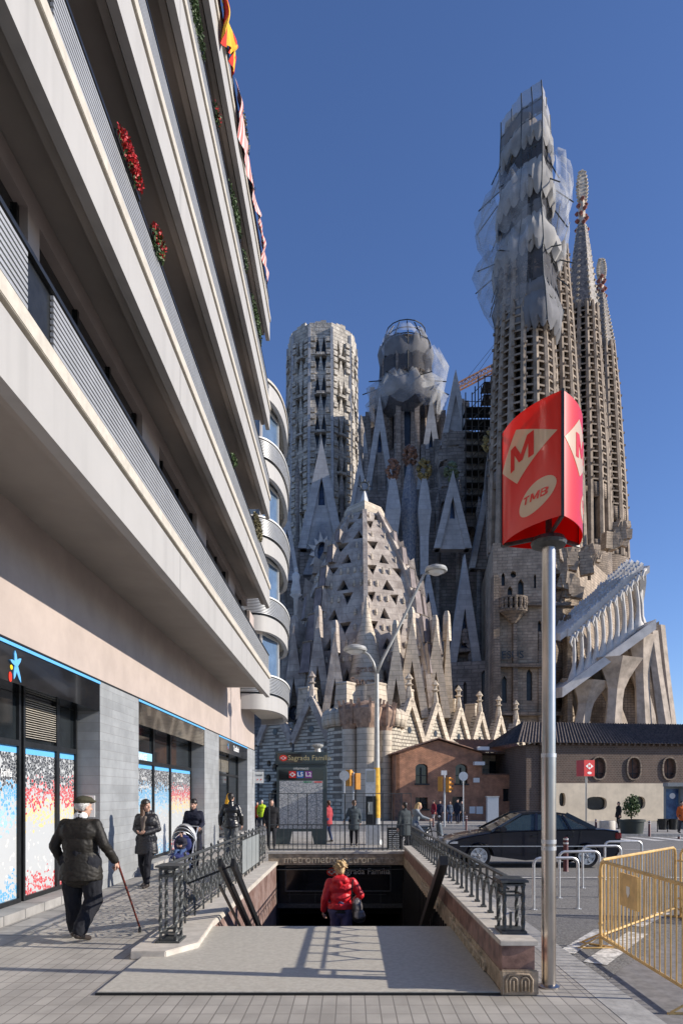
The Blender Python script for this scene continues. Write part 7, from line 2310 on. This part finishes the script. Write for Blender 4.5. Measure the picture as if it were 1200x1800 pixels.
SK = mat('skin', (0.50,0.30,0.22,1), .55, .08, 12, .05, .002)
SK2 = mat('skin_tan', (0.40,0.23,0.16,1), .55, .08, 12, .05, .002)
def cloth_m(name, c, r=.85, b=.25, sc_=60, spec=.25): return mat(name, c, r, .10, 3.0 if b > .4 or b == .15 else sc_, .08, .003, spec=spec)
HAIR_B = mat('dark_hair', (0.018,0.013,0.010,1), .45, .4, 60, .3, .004); HAIR_BR = mat('brown_hair', (0.10,0.05,0.025,1), .5, .4, 60, .3, .004)
HAIR_BL = mat('blonde_hair', (0.50,0.34,0.16,1), .5, .3, 60, .3, .004); HAIR_G = mat('grey_hair', (0.50,0.49,0.47,1), .6, .2, 60, .3, .004)
SHOE = mat('dark_shoe', (0.03,0.022,0.018,1), .4, .1, 10, .05)
EYE = mat('eye', (0.02,0.015,0.012,1), .2, .1, 10, 0)

def hand(mb, wrist, d, palm_n, side, s=1.0, curl=.45, grip=None, detail=True):
    """palm, four unequal jointed fingers and a thumb leaving the side of the palm. d: direction of the fingers,
    palm_n: out of the palm, side: +1/-1 the side of the thumb"""
    d = Vector(d).normalized(); n_ = Vector(palm_n); n_ = (n_-d*n_.dot(d)).normalized(); t = d.cross(n_).normalized()*side
    w = Vector(wrist)
    ball(mb, w+d*.045*s, .0, .0, .0) if False else None
    # palm: four short metacarpals
    for k in (-1.5,-.5,.5,1.5):
        cap(mb, w+t*.008*k*s, w+d*.085*s+t*.0195*k*s, .017*s, .0125*s, 8)
    L = {1.5:(.040,.026,.020), .5:(.046,.029,.021), -.5:(.042,.027,.020), -1.5:(.033,.020,.017)}
    for k, (a, b, c) in L.items():
        p = w+d*.085*s+t*.0195*k*s; dr = d+t*.06*k
        ang = 0
        for ln, add in ((a,curl),(b,curl*1.15),(c,curl*.8)):
            ang += add
            dd = (dr*math.cos(ang)+n_*math.sin(ang)).normalized(); q = p+dd*ln*s
            cap(mb, p, q, .0088*s, .0078*s, 7); p = q
    # thumb
    p = w+d*.022*s+t*.020*s
    for ln, (fd, ft, fn), r in ((.042,(.6,.75,.25),.013),(.032,(.8,.35,.45),.0105),(.026,(.8,.05,.6),.009)):
        dd = (d*fd+t*ft+n_*fn).normalized(); q = p+dd*ln*s; cap(mb, p, q, r*s, r*.9*s, 7); p = q

def head(mb, c, f, up, s=1.0, face=True):
    """c: centre of the head, f: facing; face with brow, nose, lips, chin and ears"""
    f = Vector(f).normalized(); up = Vector(up); up = (up-f*up.dot(f)).normalized(); r = f.cross(up)
    Rm = Matrix((r, f, up)).transposed()
    def q(x,y,z): return c+Rm @ Vector((x*s,y*s,z*s))
    ball(mb, q(0,-.012,.028), .076*s, .095*s, .088*s, rot=Rm)
    ball(mb, q(0,.022,-.035), .060*s, .070*s, .080*s, rot=Rm)
    ball(mb, q(0,.066,-.092), .026*s, .022*s, .020*s, rot=Rm)      # chin
    cap(mb, q(0,.088,.020), q(0,.110,-.022), .010*s, .015*s, 8)    # nose
    cap(mb, q(-.022,.084,-.058), q(.022,.084,-.058), .010*s, .010*s, 8)  # lips
    for e in (-1,1):
        ball(mb, q(.075*e,-.008,-.008), .010*s, .020*s, .032*s, 8, 6, Rm)
        ball(mb, q(.032*e,.080,.030), .020*s, .012*s, .008*s, 8, 5, Rm)
        ball(mb, q(.042*e,.062,-.020), .022*s, .020*s, .020*s, 8, 5, Rm)
    return q

def person(label, x, D, z, yaw, ht, pose, wear, group=None, fine=True, hairfn=None, skin=None, name='person'):
    """builds one figure in its own frame (x right, y forward, z up), then turns it by yaw"""
    t = thing(name, (x, D, z), label, 'person', group)
    sc_ = ht/1.72; S = sc_
    J = dict(pelvis=V(0,0,.93), waist=V(0,.0,1.07), chest=V(0,.01,1.30), neck=V(0,-.01,1.46), head=V(0,.015,1.605),
             hl=V(-.09,0,.90), hr=V(.09,0,.90), kl=V(-.10,.02,.49), kr=V(.10,.02,.49), al=V(-.10,-.03,.09), ar=V(.10,-.03,.09),
             sl=V(-.165,0,1.385), sr=V(.165,0,1.385), el=V(-.235,-.02,1.13), er=V(.235,-.02,1.13), wl=V(-.24,.06,.88), wr=V(.24,.06,.88),
             fl=V(0,1,0), fr=V(0,1,0), look=V(0,1,0), hup=V(0,0,1), hdl=None, hdr=None, pnl=V(1,0,0), pnr=V(-1,0,0), curl=.45)
    J.update(pose)
    for k in list(J):
        if isinstance(J[k], Vector) and k not in ('fl','fr','look','hup','hdl','hdr','pnl','pnr'): J[k] = J[k]*S
    g = wear.get('girth', 1.0)
    vox = .010 if fine else .024
    m = MB()
    q = head(m, J['head'], J['look'], J['hup'], S*1.0)
    cap(m, J['neck']-V(0,0,.03), J['head']-V(0,.0,.05)*S, .055*S, .052*S)
    cap(m, J['chest']+V(-.08,0,.0)*S, J['chest']+V(.08,0,.0)*S, .095*S, .095*S, 14); cap(m, J['pelvis'], J['chest'], .105*S, .10*S, 14)
    for a, b, r0, r1 in (('hl','kl',.070,.045),('kl','al',.045,.034),('hr','kr',.070,.045),('kr','ar',.045,.034),('sl','el',.050,.040),('el','wl',.040,.027),('sr','er',.050,.040),('er','wr',.040,.027)):
        cap(m, J[a], J[b], r0*S, r1*S, 10)
    cap(m, J['chest'], J['sl'], .06*S, .055*S, 8); cap(m, J['chest'], J['sr'], .06*S, .055*S, 8)
    for a, f_ in (('al','fl'),('ar','fr')):
        f_ = J[f_].normalized(); cap(m, J[a]-f_*.03*S+V(0,0,-.04)*S, J[a]+f_*.13*S+V(0,0,-.055)*S, .032*S, .026*S, 8)
    hm = MB()
    for w_, e_, hd, pn, sd in (('wl','el','hdl','pnl',1),('wr','er','hdr','pnr',-1)):
        d = J[hd] if J[hd] is not None else (J[w_]-J[e_])
        hand(hm, J[w_], d, J[pn], sd, S, J['curl'])
    hb = None
    if fine:
        me = bpy.data.meshes.new('h'); me.from_pydata([tuple(p) for p in hm.v], [], hm.f)
        o = bpy.data.objects.new('tmp', me); col.objects.link(o)
        md = o.modifiers.new('r','REMESH'); md.mode='VOXEL'; md.voxel_size=.0035
        dg = bpy.context.evaluated_depsgraph_get(); dg.update()
        nm = bpy.data.meshes.new_from_object(o.evaluated_get(dg)); bpy.data.objects.remove(o)
        hb = MB(); hb.v = [tuple(v.co) for v in nm.vertices]; hb.f = [list(p.vertices) for p in nm.polygons]; hb.mi = [0]*len(hb.f)
    else: hb = hm
    body = blob('body', m, skin or SK, t, vox, 3 if fine else 1, extra=hb)
    parts = [body]
    if fine:
        e = MB()
        for s_ in (-1,1): ball(e, q(.031*s_,.0835,.012), .011*S, .006*S, .0055*S, 8, 6)
        parts.append(e.build('eye', EYE, body, smooth=True))
    # trousers
    W = wear
    if 'trousers' in W:
        m = MB(); tw = W.get('tw', 1.0)
        cap(m, J['hl']+V(0,0,.04), J['hr']+V(0,0,.04), .115*S*g, .115*S*g, 14)
        cap(m, J['pelvis'], J['waist']-V(0,0,.02), .13*S*g, .125*S*g, 14)
        for a, b, c in (('hl','kl','al'),('hr','kr','ar')):
            cap(m, J[a], J[b], .098*S*max(tw,g*.96), .070*S*tw, 12); cap(m, J[b], J[c]+V(0,0,.02), .070*S*tw, .054*S*tw, 12)
        parts.append(blob('trousers', m, W['trousers'], t, vox, 3, fold=.010*S if fine else 0, fs=10, fold_dir=.45))
    if 'coat' in W:
        m = MB(); hem = W.get('hem', .78)*S; ct = W.get('ct', 1.0); dz = (J['pelvis'].z-hem)
        cap(m, J['chest']+V(-.085,0,.0)*S, J['chest']+V(.085,0,.0)*S, .125*S*g*ct, .125*S*g*ct, 16)
        cap(m, J['chest']+V(-.05,-.01,-.15)*S, J['chest']+V(.05,-.01,-.15)*S, .125*S*g*ct, .125*S*g*ct, 16)
        cap(m, J['waist']+V(-.05,0,0)*S, J['waist']+V(.05,0,0)*S, .12*S*g*ct*W.get('waist',1.0), .12*S*g*ct*W.get('waist',1.0), 16)
        for zz_3 in [J['pelvis'].z-dz*k/3 for k in range(4)]:
            fl_ = 1+.05*(J['pelvis'].z-zz_3)/.15
            for e in (-1,1): pass
            cap(m, V(J['pelvis'].x-.06*S, J['pelvis'].y, zz_3), V(J['pelvis'].x+.06*S, J['pelvis'].y, zz_3), .128*S*g*ct*fl_, .128*S*g*ct*fl_, 16) if zz_3 > hem+.06 else None
        m2 = MB(); 
        ring = lambda z_, rx, ry: [V(J['pelvis'].x+rx*math.cos(2*math.pi*k/20), J['pelvis'].y+ry*math.sin(2*math.pi*k/20), z_) for k in range(20)]
        m.ring([ring(hem, .205*S*g*ct, .155*S*g*ct), ring(hem+.10*S, .202*S*g*ct, .152*S*g*ct), ring(J['pelvis'].z+.10*S, .165*S*g*ct, .125*S*g*ct)])
        for a, b, c in (('sl','el','wl'),('sr','er','wr')):
            cap(m, J['chest']+V(0,0,.06)*S, J[a], .085*S*ct, .066*S*ct, 12)
            cap(m, J[a], J[b], .068*S*ct, .060*S*ct, 12); cap(m, J[b], J[b].lerp(J[c],.97), .060*S*ct, .047*S*ct, 12)
        cap(m, J['neck']-V(0,0,.06)*S, J['neck']+V(0,.0,.015)*S, .088*S, .070*S, 12)
        if W.get('hood'):
            cap(m, J['neck']+V(-.06,-.085,-.01)*S, J['neck']+V(.06,-.085,-.01)*S, .070*S, .070*S, 12); cap(m, J['neck']+V(0,-.10,-.06)*S, J['neck']+V(0,-.11,-.13)*S, .07*S, .03*S, 10)
        parts.append(blob('coat', m, W['coat'], t, vox, 3, fold=W.get('fold',.008)*S if fine else 0, fs=W.get('fs',9), fold_dir=W.get('fd',2.2)))
    m = MB()
    for a, f_ in (('al','fl'),('ar','fr')):
        fh = J[f_].normalized()
        s_ = MB(); cap(s_, J[a]-fh*.045*S+V(0,0,-.045)*S, J[a]+fh*.15*S+V(0,0,-.060)*S, .040*S, .032*S, 10, .95); cap(s_, J[a]+V(0,0,-.04)*S, J[a]+V(0,0,.02)*S, .046*S, .046*S, 8)
        parts.append(blob('shoe', s_, W.get('shoe', SHOE), t, .009 if fine else .02, 2))
    hh = W.get('hair')
    if hh:
        m = MB(); k = W.get('hs', 'short')
        fwd = J['look'].normalized()
        ball(m, q(0,-.022,.044), .086*S, .100*S, .090*S)
        if k != 'crop': cap(m, q(0,-.06,.0), q(0,-.072,-.04), .066*S, .048*S, 10)
        else: cap(m, q(-.03,-.04,.0), q(.03,-.04,.0), .046*S, .046*S, 10)
        if k == 'long':
            cap(m, q(-.05,-.04,0), q(-.075,-.01,-.26), .055*S, .045*S, 10); cap(m, q(.05,-.04,0), q(.075,.0,-.26), .055*S, .045*S, 10); cap(m, q(0,-.07,0), q(0,-.09,-.24), .07*S, .05*S, 10)
        if k == 'bun':
            ball(m, q(0,-.10,.07), .05*S, .045*S, .045*S)
        if k == 'messy':
            random.seed(4)
            for _ in range(60):
                a = random.uniform(0,6.28); b_ = random.uniform(-.1,1.2); p = q(.08*math.cos(a)*math.cos(b_), -.02+.10*math.sin(a)*math.cos(b_)-.01, .05+.09*math.sin(b_))
                if (p-J['head']).dot(fwd) > .06*S: continue
                cap(m, p, p+(p-q(0,0,0))*.16+V(random.uniform(-.02,.02),0,random.uniform(-.03,.01)), .018*S, .012*S, 6)
        parts.append(blob('hair', m, hh, t, .008 if fine else .018, 1, fold=.004 if fine else 0, fs=40))
    t.rotation_euler = (0,0,yaw)
    return t, J, q
fwdY = 0.0   # yaw 0 faces away from the camera (+Y)

# 1. old man with flat cap and cane
M['quilt'] = cloth_m('dark_olive_jacket', (0.014,0.012,0.009,1), .6, .3, 40, .35)
M['navy_trouser'] = cloth_m('charcoal_trousers', (0.014,0.015,0.020,1))
pose = dict(head=V(.02,.03,1.57), neck=V(.0,.01,1.45), chest=V(-.005,.0,1.28), look=V(.55,.83,-.05),
            sr=V(.185,-.01,1.37), er=V(.285,-.03,1.14), wr=V(.36,.13,.93), hdr=V(.25,.55,-.8), pnr=V(-.6,.3,-.7),
            sl=V(-.185,-.01,1.37), el=V(-.30,-.04,1.12), wl=V(-.265,.10,.90),
            hl=V(-.10,0,.89), hr=V(.10,0,.89), kl=V(-.14,.10,.49), al=V(-.15,.17,.10), kr=V(.14,.05,.48), ar=V(.06,-.16,.13), fr=V(.35,1,-.25), fl=V(-.2,1,.1), curl=.95)
om, J, q = person('elderly man in dark quilted jacket and flat cap walking away with a red brown cane', -3.22, 8.15, .0, R(-2), 1.74, pose,
    dict(coat=M['quilt'], trousers=M['navy_trouser'], hem=.72, girth=1.22, ct=1.02, tw=1.42, fold=.0045, fs=13, fd=1.6, hair=HAIR_G, hs='crop'))
m = MB(); ball(m, q(0,.0,.088), .108, .132, .052); ball(m, q(0,.065,.072), .088, .085, .028); ball(m, q(0,-.03,.062), .096, .105, .04)
blob('flat_cap', m, cloth_m('olive_tweed', (0.055,0.052,0.032,1), .9, .5, 90), om, .008, 2)
m = MB(); cap(m, J['neck']+V(-.02,-.01,.015), J['neck']+V(.02,-.01,.015), .062, .062, 12); blob('shirt_collar', m, M['white_frame'], om, .01, 2)
# cane: a thing of its own, held in his right hand
ca, sa = math.cos(R(-2)), math.sin(R(-2))
def w_(p): return V(-3.22+p.x*ca-p.y*sa, 8.15+p.x*sa+p.y*ca, p.z)
hp_ = w_(J['wr']+V(.02,.055,-.055)); tip = V(-2.66, 8.62, .03)
cn = thing('walking_cane', tuple(tip), 'reddish brown walking cane in the right hand of the elderly man', 'cane')
o = MB(); o.tube([tip+V(0,0,.03), hp_], [.011,.014], 10); o.build('shaft', mat('red_wood', (.13,.02,.012,1), .3, .3, 20, .05), cn, smooth='auto')
o = MB(); dd = V(-.05,-.09,.02); o.tube([hp_, hp_+V(0,0,.03), hp_+dd*.5+V(0,0,.05), hp_+dd+V(0,0,.035)], [.014,.016,.016,.013], 10); o.build('handle', mat('red_wood_handle', (.13,.02,.012,1), .3, .3, 20, .05), cn, smooth=True)
o = MB(); o.lathe((tip.x,tip.y,tip.z-.03), [(.018,0),(.02,.03),(.014,.07)], 10); o.build('rubber_tip', M['black_metal'], cn, smooth='auto')

# 2. woman in red hooded jacket going down the stairs
M['red_puffer'] = cloth_m('red_nylon_jacket', (0.62,0.012,0.022,1), .5, .15, 40, .5)
pose = dict(head=V(-.02,.03,1.585), look=V(-.45,1,-.25), neck=V(0,-.01,1.45), sl=V(-.18,0,1.385), sr=V(.19,.0,1.40), el=V(-.25,-.03,1.13), wl=V(-.29,.10,.92),
            er=V(.315,.05,1.18), wr=V(.19,.20,1.03), hdr=V(-.5,.6,-.1), kl=V(-.09,.14,.52), al=V(-.09,.10,.13), kr=V(.09,.02,.49), ar=V(.09,-.10,.10))
rw, J, q = person('blonde woman in bright red hooded jacket walking down the stairs', -.155, 10.75, -1.0, R(-4), 1.68, pose,
    dict(coat=M['red_puffer'], trousers=cloth_m('violet_leggings', (0.10,0.085,0.16,1)), hem=.97, girth=1.0, ct=1.02, waist=.90, fold=.0045, fs=11, fd=1.6, hood=True, hair=HAIR_BL, hs='messy'))
m = MB(); 
ring = lambda z_, rx, ry: [V(rx*math.cos(2*math.pi*k/20), ry*math.sin(2*math.pi*k/20), z_) for k in range(20)]
m.ring([ring(.88,.172,.130), ring(.98,.170,.128)]); blob('black_top', m, M['black_metal'], rw, .012, 2)
bg_ = thing('shoulder_bag', (.10, 10.62, -.15), 'black and snake print shoulder bag at the red jacket woman\'s right side', 'bag')
m = MB(); ball(m, (.10,10.62,-.02), .085, .11, .15); ball(m, (.13,10.60,-.14), .10, .13, .10)
for k in range(len(m.v)): m.v[k] = (m.v[k][0]-.10, m.v[k][1]-10.62, m.v[k][2]+.15)
pat = spiral_mat('snake_print', (.03,.028,.03,1), (.30,.27,.24,1), (.10,.09,.09,1))
blob('bag_body', m, pat, bg_, .012, 4, fold=.006)
m = MB(); ball(m, (.03,-.02,-.02), .105, .12, .085); blob('bag_bottom', m, M['black_metal'], bg_, .012, 3, fold=.01)
o = MB(); o.tube([(.02,10.60,.09),(.02,10.58,.30),(.04,10.62,.42)], .012, 6); o.build('strap', M['black_metal'], bg_)

# 3. woman in black parka looking aside, hands together
M['black_parka'] = cloth_m('black_parka', (0.012,0.012,0.016,1), .5, .15, 40, .5)
BLK = cloth_m('black_leggings', (0.012,0.013,0.018,1))
YB = R(172)
pose = dict(look=V(-.85,.45,-.05), el=V(-.235,-.02,1.15), wl=V(-.055,.19,1.08), er=V(.235,-.02,1.15), wr=V(.07,.19,1.08),
            hdl=V(.75,.5,-.1), hdr=V(-.75,.5,-.1), pnl=V(0,-.3,1), pnr=V(0,-.3,1), kl=V(-.09,.14,.50), al=V(-.08,.16,.09), kr=V(.10,.0,.49), ar=V(.09,-.14,.12), fr=V(.1,1,-.4), curl=.5)
pk_, J, q = person('long haired woman in black parka looking aside by the slate pier', -3.84, 12.85, 0, YB, 1.63, pose,
    dict(coat=M['black_parka'], trousers=BLK, hem=.66, girth=1.08, ct=1.05, tw=.95, fold=.004, fs=12, fd=2.8, hair=HAIR_BR, hs='long', hood=True))
m = MB(); ball(m, q(0,-.02,.06), .086, .098, .078); blob('dark_crown', m, HAIR_B, pk_, .01, 1, fold=.004, fs=40)
m = MB(); cap(m, V(-.03,.115,1.30), V(.02,.135,1.02), .04, .03, 8); cap(m, V(.03,.115,1.30), V(.0,.135,1.02), .04, .03, 8); blob('pale_scarf', m, cloth_m('grey_fur_trim', (.16,.13,.11,1)), pk_, .01, 2)

# 4. woman in dark coat pushing a stroller
pose = dict(look=V(.1,1,-.35), el=V(-.22,.02,1.14), wl=V(-.20,.22,1.05), er=V(.22,.02,1.14), wr=V(.18,.22,1.05), hdl=V(0,1,-.1), hdr=V(0,1,-.1), pnl=V(0,0,-1), pnr=V(0,0,-1), curl=.8, kl=V(-.09,.08,.5), al=V(-.09,.10,.09), ar=V(.09,-.10,.10))
person('woman in long dark navy coat with hair tied back pushing the stroller', -3.58, 15.6, 0, R(176), 1.62, pose,
    dict(coat=cloth_m('navy_coat', (0.014,0.016,0.030,1)), trousers=BLK, hem=.50, girth=1.0, fold=.006, hair=HAIR_B, hs='bun'))
st = thing('stroller', (-3.62, 14.55, 0), 'baby stroller with silver hood and blue seat pushed along the shop windows', 'stroller')
o = MB()
for s_ in (-1,1):
    x = -3.62+s_*.23
    o.tube([(x,15.2,1.02),(x,14.9,.80),(x,14.35,.16)], .014, 8); o.tube([(x,14.98,.86),(x,14.95,.14)], .012, 8); o.tube([(x,14.8,.50),(x,14.2,.40),(x,14.1,.34)], .012, 8)
o.tube([(-3.85,15.2,1.02),(-3.62,15.26,1.03),(-3.39,15.2,1.02)], .015, 8); o.bar((-3.85,14.5,.32),(-3.39,14.5,.32),.02); o.bar((-3.85,14.95,.2),(-3.39,14.95,.2),.02)
o.build('frame', M['galv'], st, smooth='auto')
for (x, y) in ((-3.86,14.3),(-3.38,14.3),(-3.86,14.95),(-3.38,14.95)):
    o = MB(); r = .10
    o.ring([[(x+dx, y+rr*math.cos(a), r+rr*math.sin(a)) for a in [2*math.pi*k/18 for k in range(18)]] for dx, rr in ((-.022,.06),(-.022,.095),(0,.1),(.022,.095),(.022,.06))]); w0 = o.build('wheel', M['black_metal'], st, smooth='auto')
    o = MB(); o.ring([[(x+dx, y+.055*math.cos(a), r+.055*math.sin(a)) for a in [2*math.pi*k/12 for k in range(12)]] for dx in (-.026,.026)]); o.build('rim', M['galv'], w0, smooth='auto')
m = MB(); ball(m, (0,.18,.66), .20, .06, .22); ball(m, (0,-.02,.46), .20, .20, .06); ball(m, (0,-.25,.42), .17, .12, .05)
blob('seat', m, cloth_m('blue_stroller_cloth', (.035,.045,.15,1)), st, .014, 3, fold=.004)
o = MB()
for k in range(7):
    a = R(15+22*k); o.tube([(-3.62+.25*math.cos(q_), 14.80-.38*math.cos(a)*.9*abs(math.sin(q_)) if False else 14.88-.36*math.sin(q_)*math.cos(a*.9+.2), .70+.40*math.sin(q_)*math.sin(a*.7+.5)) for q_ in [math.pi*i/12 for i in range(13)]], .010, 6)
rg = []
for k in range(7):
    a = R(70+13*k); rg.append([(-3.62+.25*math.cos(q_), 14.88-.36*math.sin(q_)*math.cos(a), .70+.40*math.sin(q_)*math.sin(a)) for q_ in [math.pi*i/12 for i in range(13)]])
o.build('hood_rib', M['galv'], st, smooth='auto')
o = MB(); o.ring(rg, False, False); o.build('hood', cloth_m('silver_grey_hood', (.38,.36,.34,1), .5), st, smooth=True)
# child
pose = dict(pelvis=V(0,0,.80), waist=V(0,.02,.95), hl=V(-.09,.02,.80), hr=V(.09,.02,.80), kl=V(-.12,.40,.88), kr=V(.12,.40,.88), al=V(-.14,.62,.56), ar=V(.14,.62,.56), fl=V(0,1,.6), fr=V(0,1,.6),
            el=V(-.24,.06,1.18), wl=V(-.12,.25,1.12), er=V(.24,.06,1.18), wr=V(.12,.25,1.12), head=V(0,.03,1.66), look=V(.3,1,-.15))
person('dark haired toddler in dark jacket and blue trousers sitting in the stroller', -3.62, 14.62, .12, R(176), .82, pose,
    dict(coat=cloth_m('toddler_jacket', (.03,.03,.045,1)), trousers=cloth_m('blue_denim', (.05,.09,.20,1)), hem=.76, girth=1.25, hair=HAIR_B, shoe=SK), name='toddler')

# 5. man in black leather jacket walking away near the corner
pose = dict(look=V(.2,1,-.1), kl=V(-.09,.06,.5), kr=V(.09,.0,.5), ar=V(.09,-.12,.10), el=V(-.27,-.03,1.14), wl=V(-.28,.05,.92), er=V(.26,-.03,1.14), wr=V(.27,.08,.92))
person('man in black leather jacket and grey trousers walking past the corner shop', -3.15, 18.0, 0, R(4), 1.76, pose,
    dict(coat=cloth_m('black_leather', (.010,.010,.012,1), .35, .2, 30, .6), trousers=cloth_m('grey_jeans', (.12,.125,.13,1)), hem=.86, girth=1.05, ct=1.02, fold=.005, hair=HAIR_B))
yb = thing('yellow_bag', (-3.72, 20.5, 1.3), 'yellow and orange bag or flag at the corner shop door', 'bag')
m = MB(); cap(m, (0,0,0), (.06,0,.42), .09, .05); blob('bag_body', m, cloth_m('orange_yellow_cloth', (.70,.38,.03,1)), yb, .015, 3, fold=.01)

# far people: x pixel, foot row, D given, colours
def far_person(label, px_, D, ht, yaw, coat, trou, hair, hs='short', hem=.72, pose=None, group=None, z=None, girth=1.0):
    p = P(px_, VY, D)
    pp = dict(kl=V(-.09,.08,.5), al=V(-.09,.05,.09), ar=V(.09,-.10,.10)); pp.update(pose or {})
    return person(label, p.x, D, gz(D) if z is None else z, yaw, ht, pp, dict(coat=cloth_m('coat_cloth', coat), trousers=cloth_m('trouser_cloth', trou), hem=hem, girth=girth, hair=hair, hs=hs), group, fine=False)
far_person('woman with long dark hair in black by the left end of the rear railing', 477, 22.5, 1.66, R(190), (.012,.012,.014,1), (.015,.015,.02,1), HAIR_B, 'long')
far_person('person in grey parka and black leggings walking away behind the railing', 622, 24.0, 1.62, R(3), (.06,.075,.085,1), (.012,.012,.016,1), HAIR_BR, hem=.62, girth=1.08, pose=dict(el=V(-.27,-.02,1.14), wl=V(-.36,.0,.98)))
far_person('person in red top and blue trousers half hidden by the map totem', 577, 26.5, 1.62, R(60), (.35,.05,.06,1), (.03,.05,.12,1), HAIR_BR)
far_person('person in bright yellow green vest left of the map totem', 460, 40, 1.7, R(180), (.45,.62,.03,1), (.05,.05,.06,1), HAIR_G)
far_person('person in orange red jacket beside the yellow green vest', 452, 41, 1.62, R(170), (.45,.06,.03,1), (.04,.04,.05,1), HAIR_B)
far_person('person in red jacket with a backpack left of the group at the brick house', 762, 50, 1.72, R(120), (.22,.02,.03,1), (.25,.24,.24,1), HAIR_B)
far_person('first dark dressed pedestrian of the group, next to the red jacket', 773, 52, 1.72, R(170), (.02,.025,.05,1), (.02,.02,.03,1), HAIR_B)
far_person('pedestrian in pale blue jeans in the middle of the group', 790, 51, 1.66, R(200), (.06,.08,.12,1), (.12,.16,.26,1), HAIR_BR, 'long')
far_person('tallest dark dressed pedestrian under the round road sign', 804, 50, 1.82, R(150), (.015,.02,.035,1), (.02,.025,.05,1), HAIR_B)
far_person('pedestrian in black at the right end of the group', 811, 53, 1.7, R(190), (.012,.012,.016,1), (.015,.015,.02,1), HAIR_B)
far_person('person in dark clothes standing by the potted bush', 1087, 40, 1.6, R(100), (.012,.012,.014,1), (.02,.02,.02,1), HAIR_B)
far_person('person in orange jacket at the right edge of the pavement', 1198, 34, 1.62, R(180), (.55,.12,.03,1), (.04,.04,.05,1), HAIR_B)
sitp = dict(pelvis=V(0,-.05,.93), kl=V(-.14,.22,.66), kr=V(.14,.22,.66), al=V(-.18,.10,.30), ar=V(.18,.10,.30), head=V(0,.14,1.53), neck=V(0,.08,1.42), chest=V(0,.04,1.28), el=V(-.26,.16,1.18), er=V(.26,.16,1.18), wl=V(-.24,.42,1.10), wr=V(.24,.42,1.10), look=V(.4,1,-.3))
far_person('blonde rider in a grey jacket on the bicycle by the railing', 729, 21.5, 1.60, R(-80), (.20,.23,.26,1), (.10,.12,.16,1), HAIR_BL, 'long', .86, sitp)
far_person('person in dark grey coat behind the railing beside the blonde rider', 711, 20.5, 1.55, R(30), (.05,.06,.065,1), (.02,.02,.025,1), HAIR_B, hem=.6, girth=1.1)
# bicycle under the rider
D = 21.5; p = P(733,VY,D); z0 = gz(D)
bk = thing('bicycle', (p.x,D,z0), 'dark city bicycle ridden by the blonde rider', 'bicycle')
for (dx, nm) in ((-.50,'wheel'),(.52,'wheel')):
    o = MB(); c = V(p.x+dx,D+dx*.17,z0+.33)
    e1 = V(1,.17,0).normalized()
    ringp = [c+(e1*math.cos(2*math.pi*k/28)+V(0,0,1)*math.sin(2*math.pi*k/28))*.31 for k in range(29)]
    o.tube(ringp, .018, 6); wl = o.build('wheel', M['black_metal'], bk, smooth=True)
    o = MB()
    for k in range(9): o.bar(c, c+(e1*math.cos(2*math.pi*k/9)+V(0,0,1)*math.sin(2*math.pi*k/9))*.3, .006)
    o.build('spoke', M['galv'], wl)
e1 = V(1,.17,0).normalized(); c0 = V(p.x,D,z0)
o = MB(); o.tube([c0+e1*.52+V(0,0,.33), c0+e1*.42+V(0,0,.85), c0+e1*.40+V(0,0,1.0)], .018, 6); o.tube([c0+e1*.43+V(0,0,.75), c0+e1*.0+V(0,0,.32), c0-e1*.5+V(0,0,.33), c0-e1*.12+V(0,0,.72), c0+e1*.43+V(0,0,.78)], .018, 6); o.tube([c0+V(0,0,.32), c0-e1*.16+V(0,0,.86)], .018, 6)
o.build('frame', M['black_metal'], bk, smooth='auto')
o = MB(); sd = V(-.17,1,0).normalized(); o.tube([c0+e1*.36+sd*.28+V(0,0,1.03), c0+e1*.42+V(0,0,1.0), c0+e1*.36-sd*.28+V(0,0,1.03)], .014, 6); o.build('handlebar', M['galv'], bk)
m = MB(); ball(m, (-.16,-.03,.89), .14, .08, .04); blob('saddle', m, M['black_metal'], bk, .012, 2)
# scooter parked behind it
D = 23; p = P(752,VY,D); z0 = gz(D)-.12
mt = thing('motor_scooter', (p.x,D,z0), 'dark parked motor scooter behind the right railing', 'scooter')
for dx in (-.55,.60):
    o = MB(); o.ring([[(p.x+dx+r*math.cos(q_), D+dy, z0+.27+r*math.sin(q_)) for q_ in [2*math.pi*k/22 for k in range(22)]] for dy, r in ((-.05,.17),(-.055,.25),(0,.27),(.055,.25),(.05,.17))]); o.build('wheel', M['black_metal'], mt, smooth='auto')
m = MB(); cap(m, (-.55,0,.55), (-.1,0,.62), .14, .13); cap(m, (-.6,0,.8), (-.05,0,.78), .09, .10); cap(m, (.42,0,.40), (.36,0,.92), .12, .10); cap(m, (-.1,0,.30), (.40,0,.32), .09, .08); cap(m, (.58,0,.45), (.60,0,.50), .12, .12)
blob('scooter_body', m, mat('grey_scooter_paint', (.06,.07,.08,1), .3, .1, 3, 0, coat=.5), mt, .02, 3)
o = MB(); o.tube([(p.x+.36,D-.30,z0+1.02),(p.x+.38,D,z0+.98),(p.x+.36,D+.30,z0+1.02)], .018, 6); o.tube([(p.x+.36,D-.25,z0+1.02),(p.x+.33,D-.34,z0+1.18)], .008, 5); o.build('handlebar', M['black_metal'], mt)
o = MB(); o.lathe((p.x+.33,D-.34,z0+1.2), [(0,-.05),(.05,0),(0,.05)], 8); o.build('mirror', M['galv'], mt)
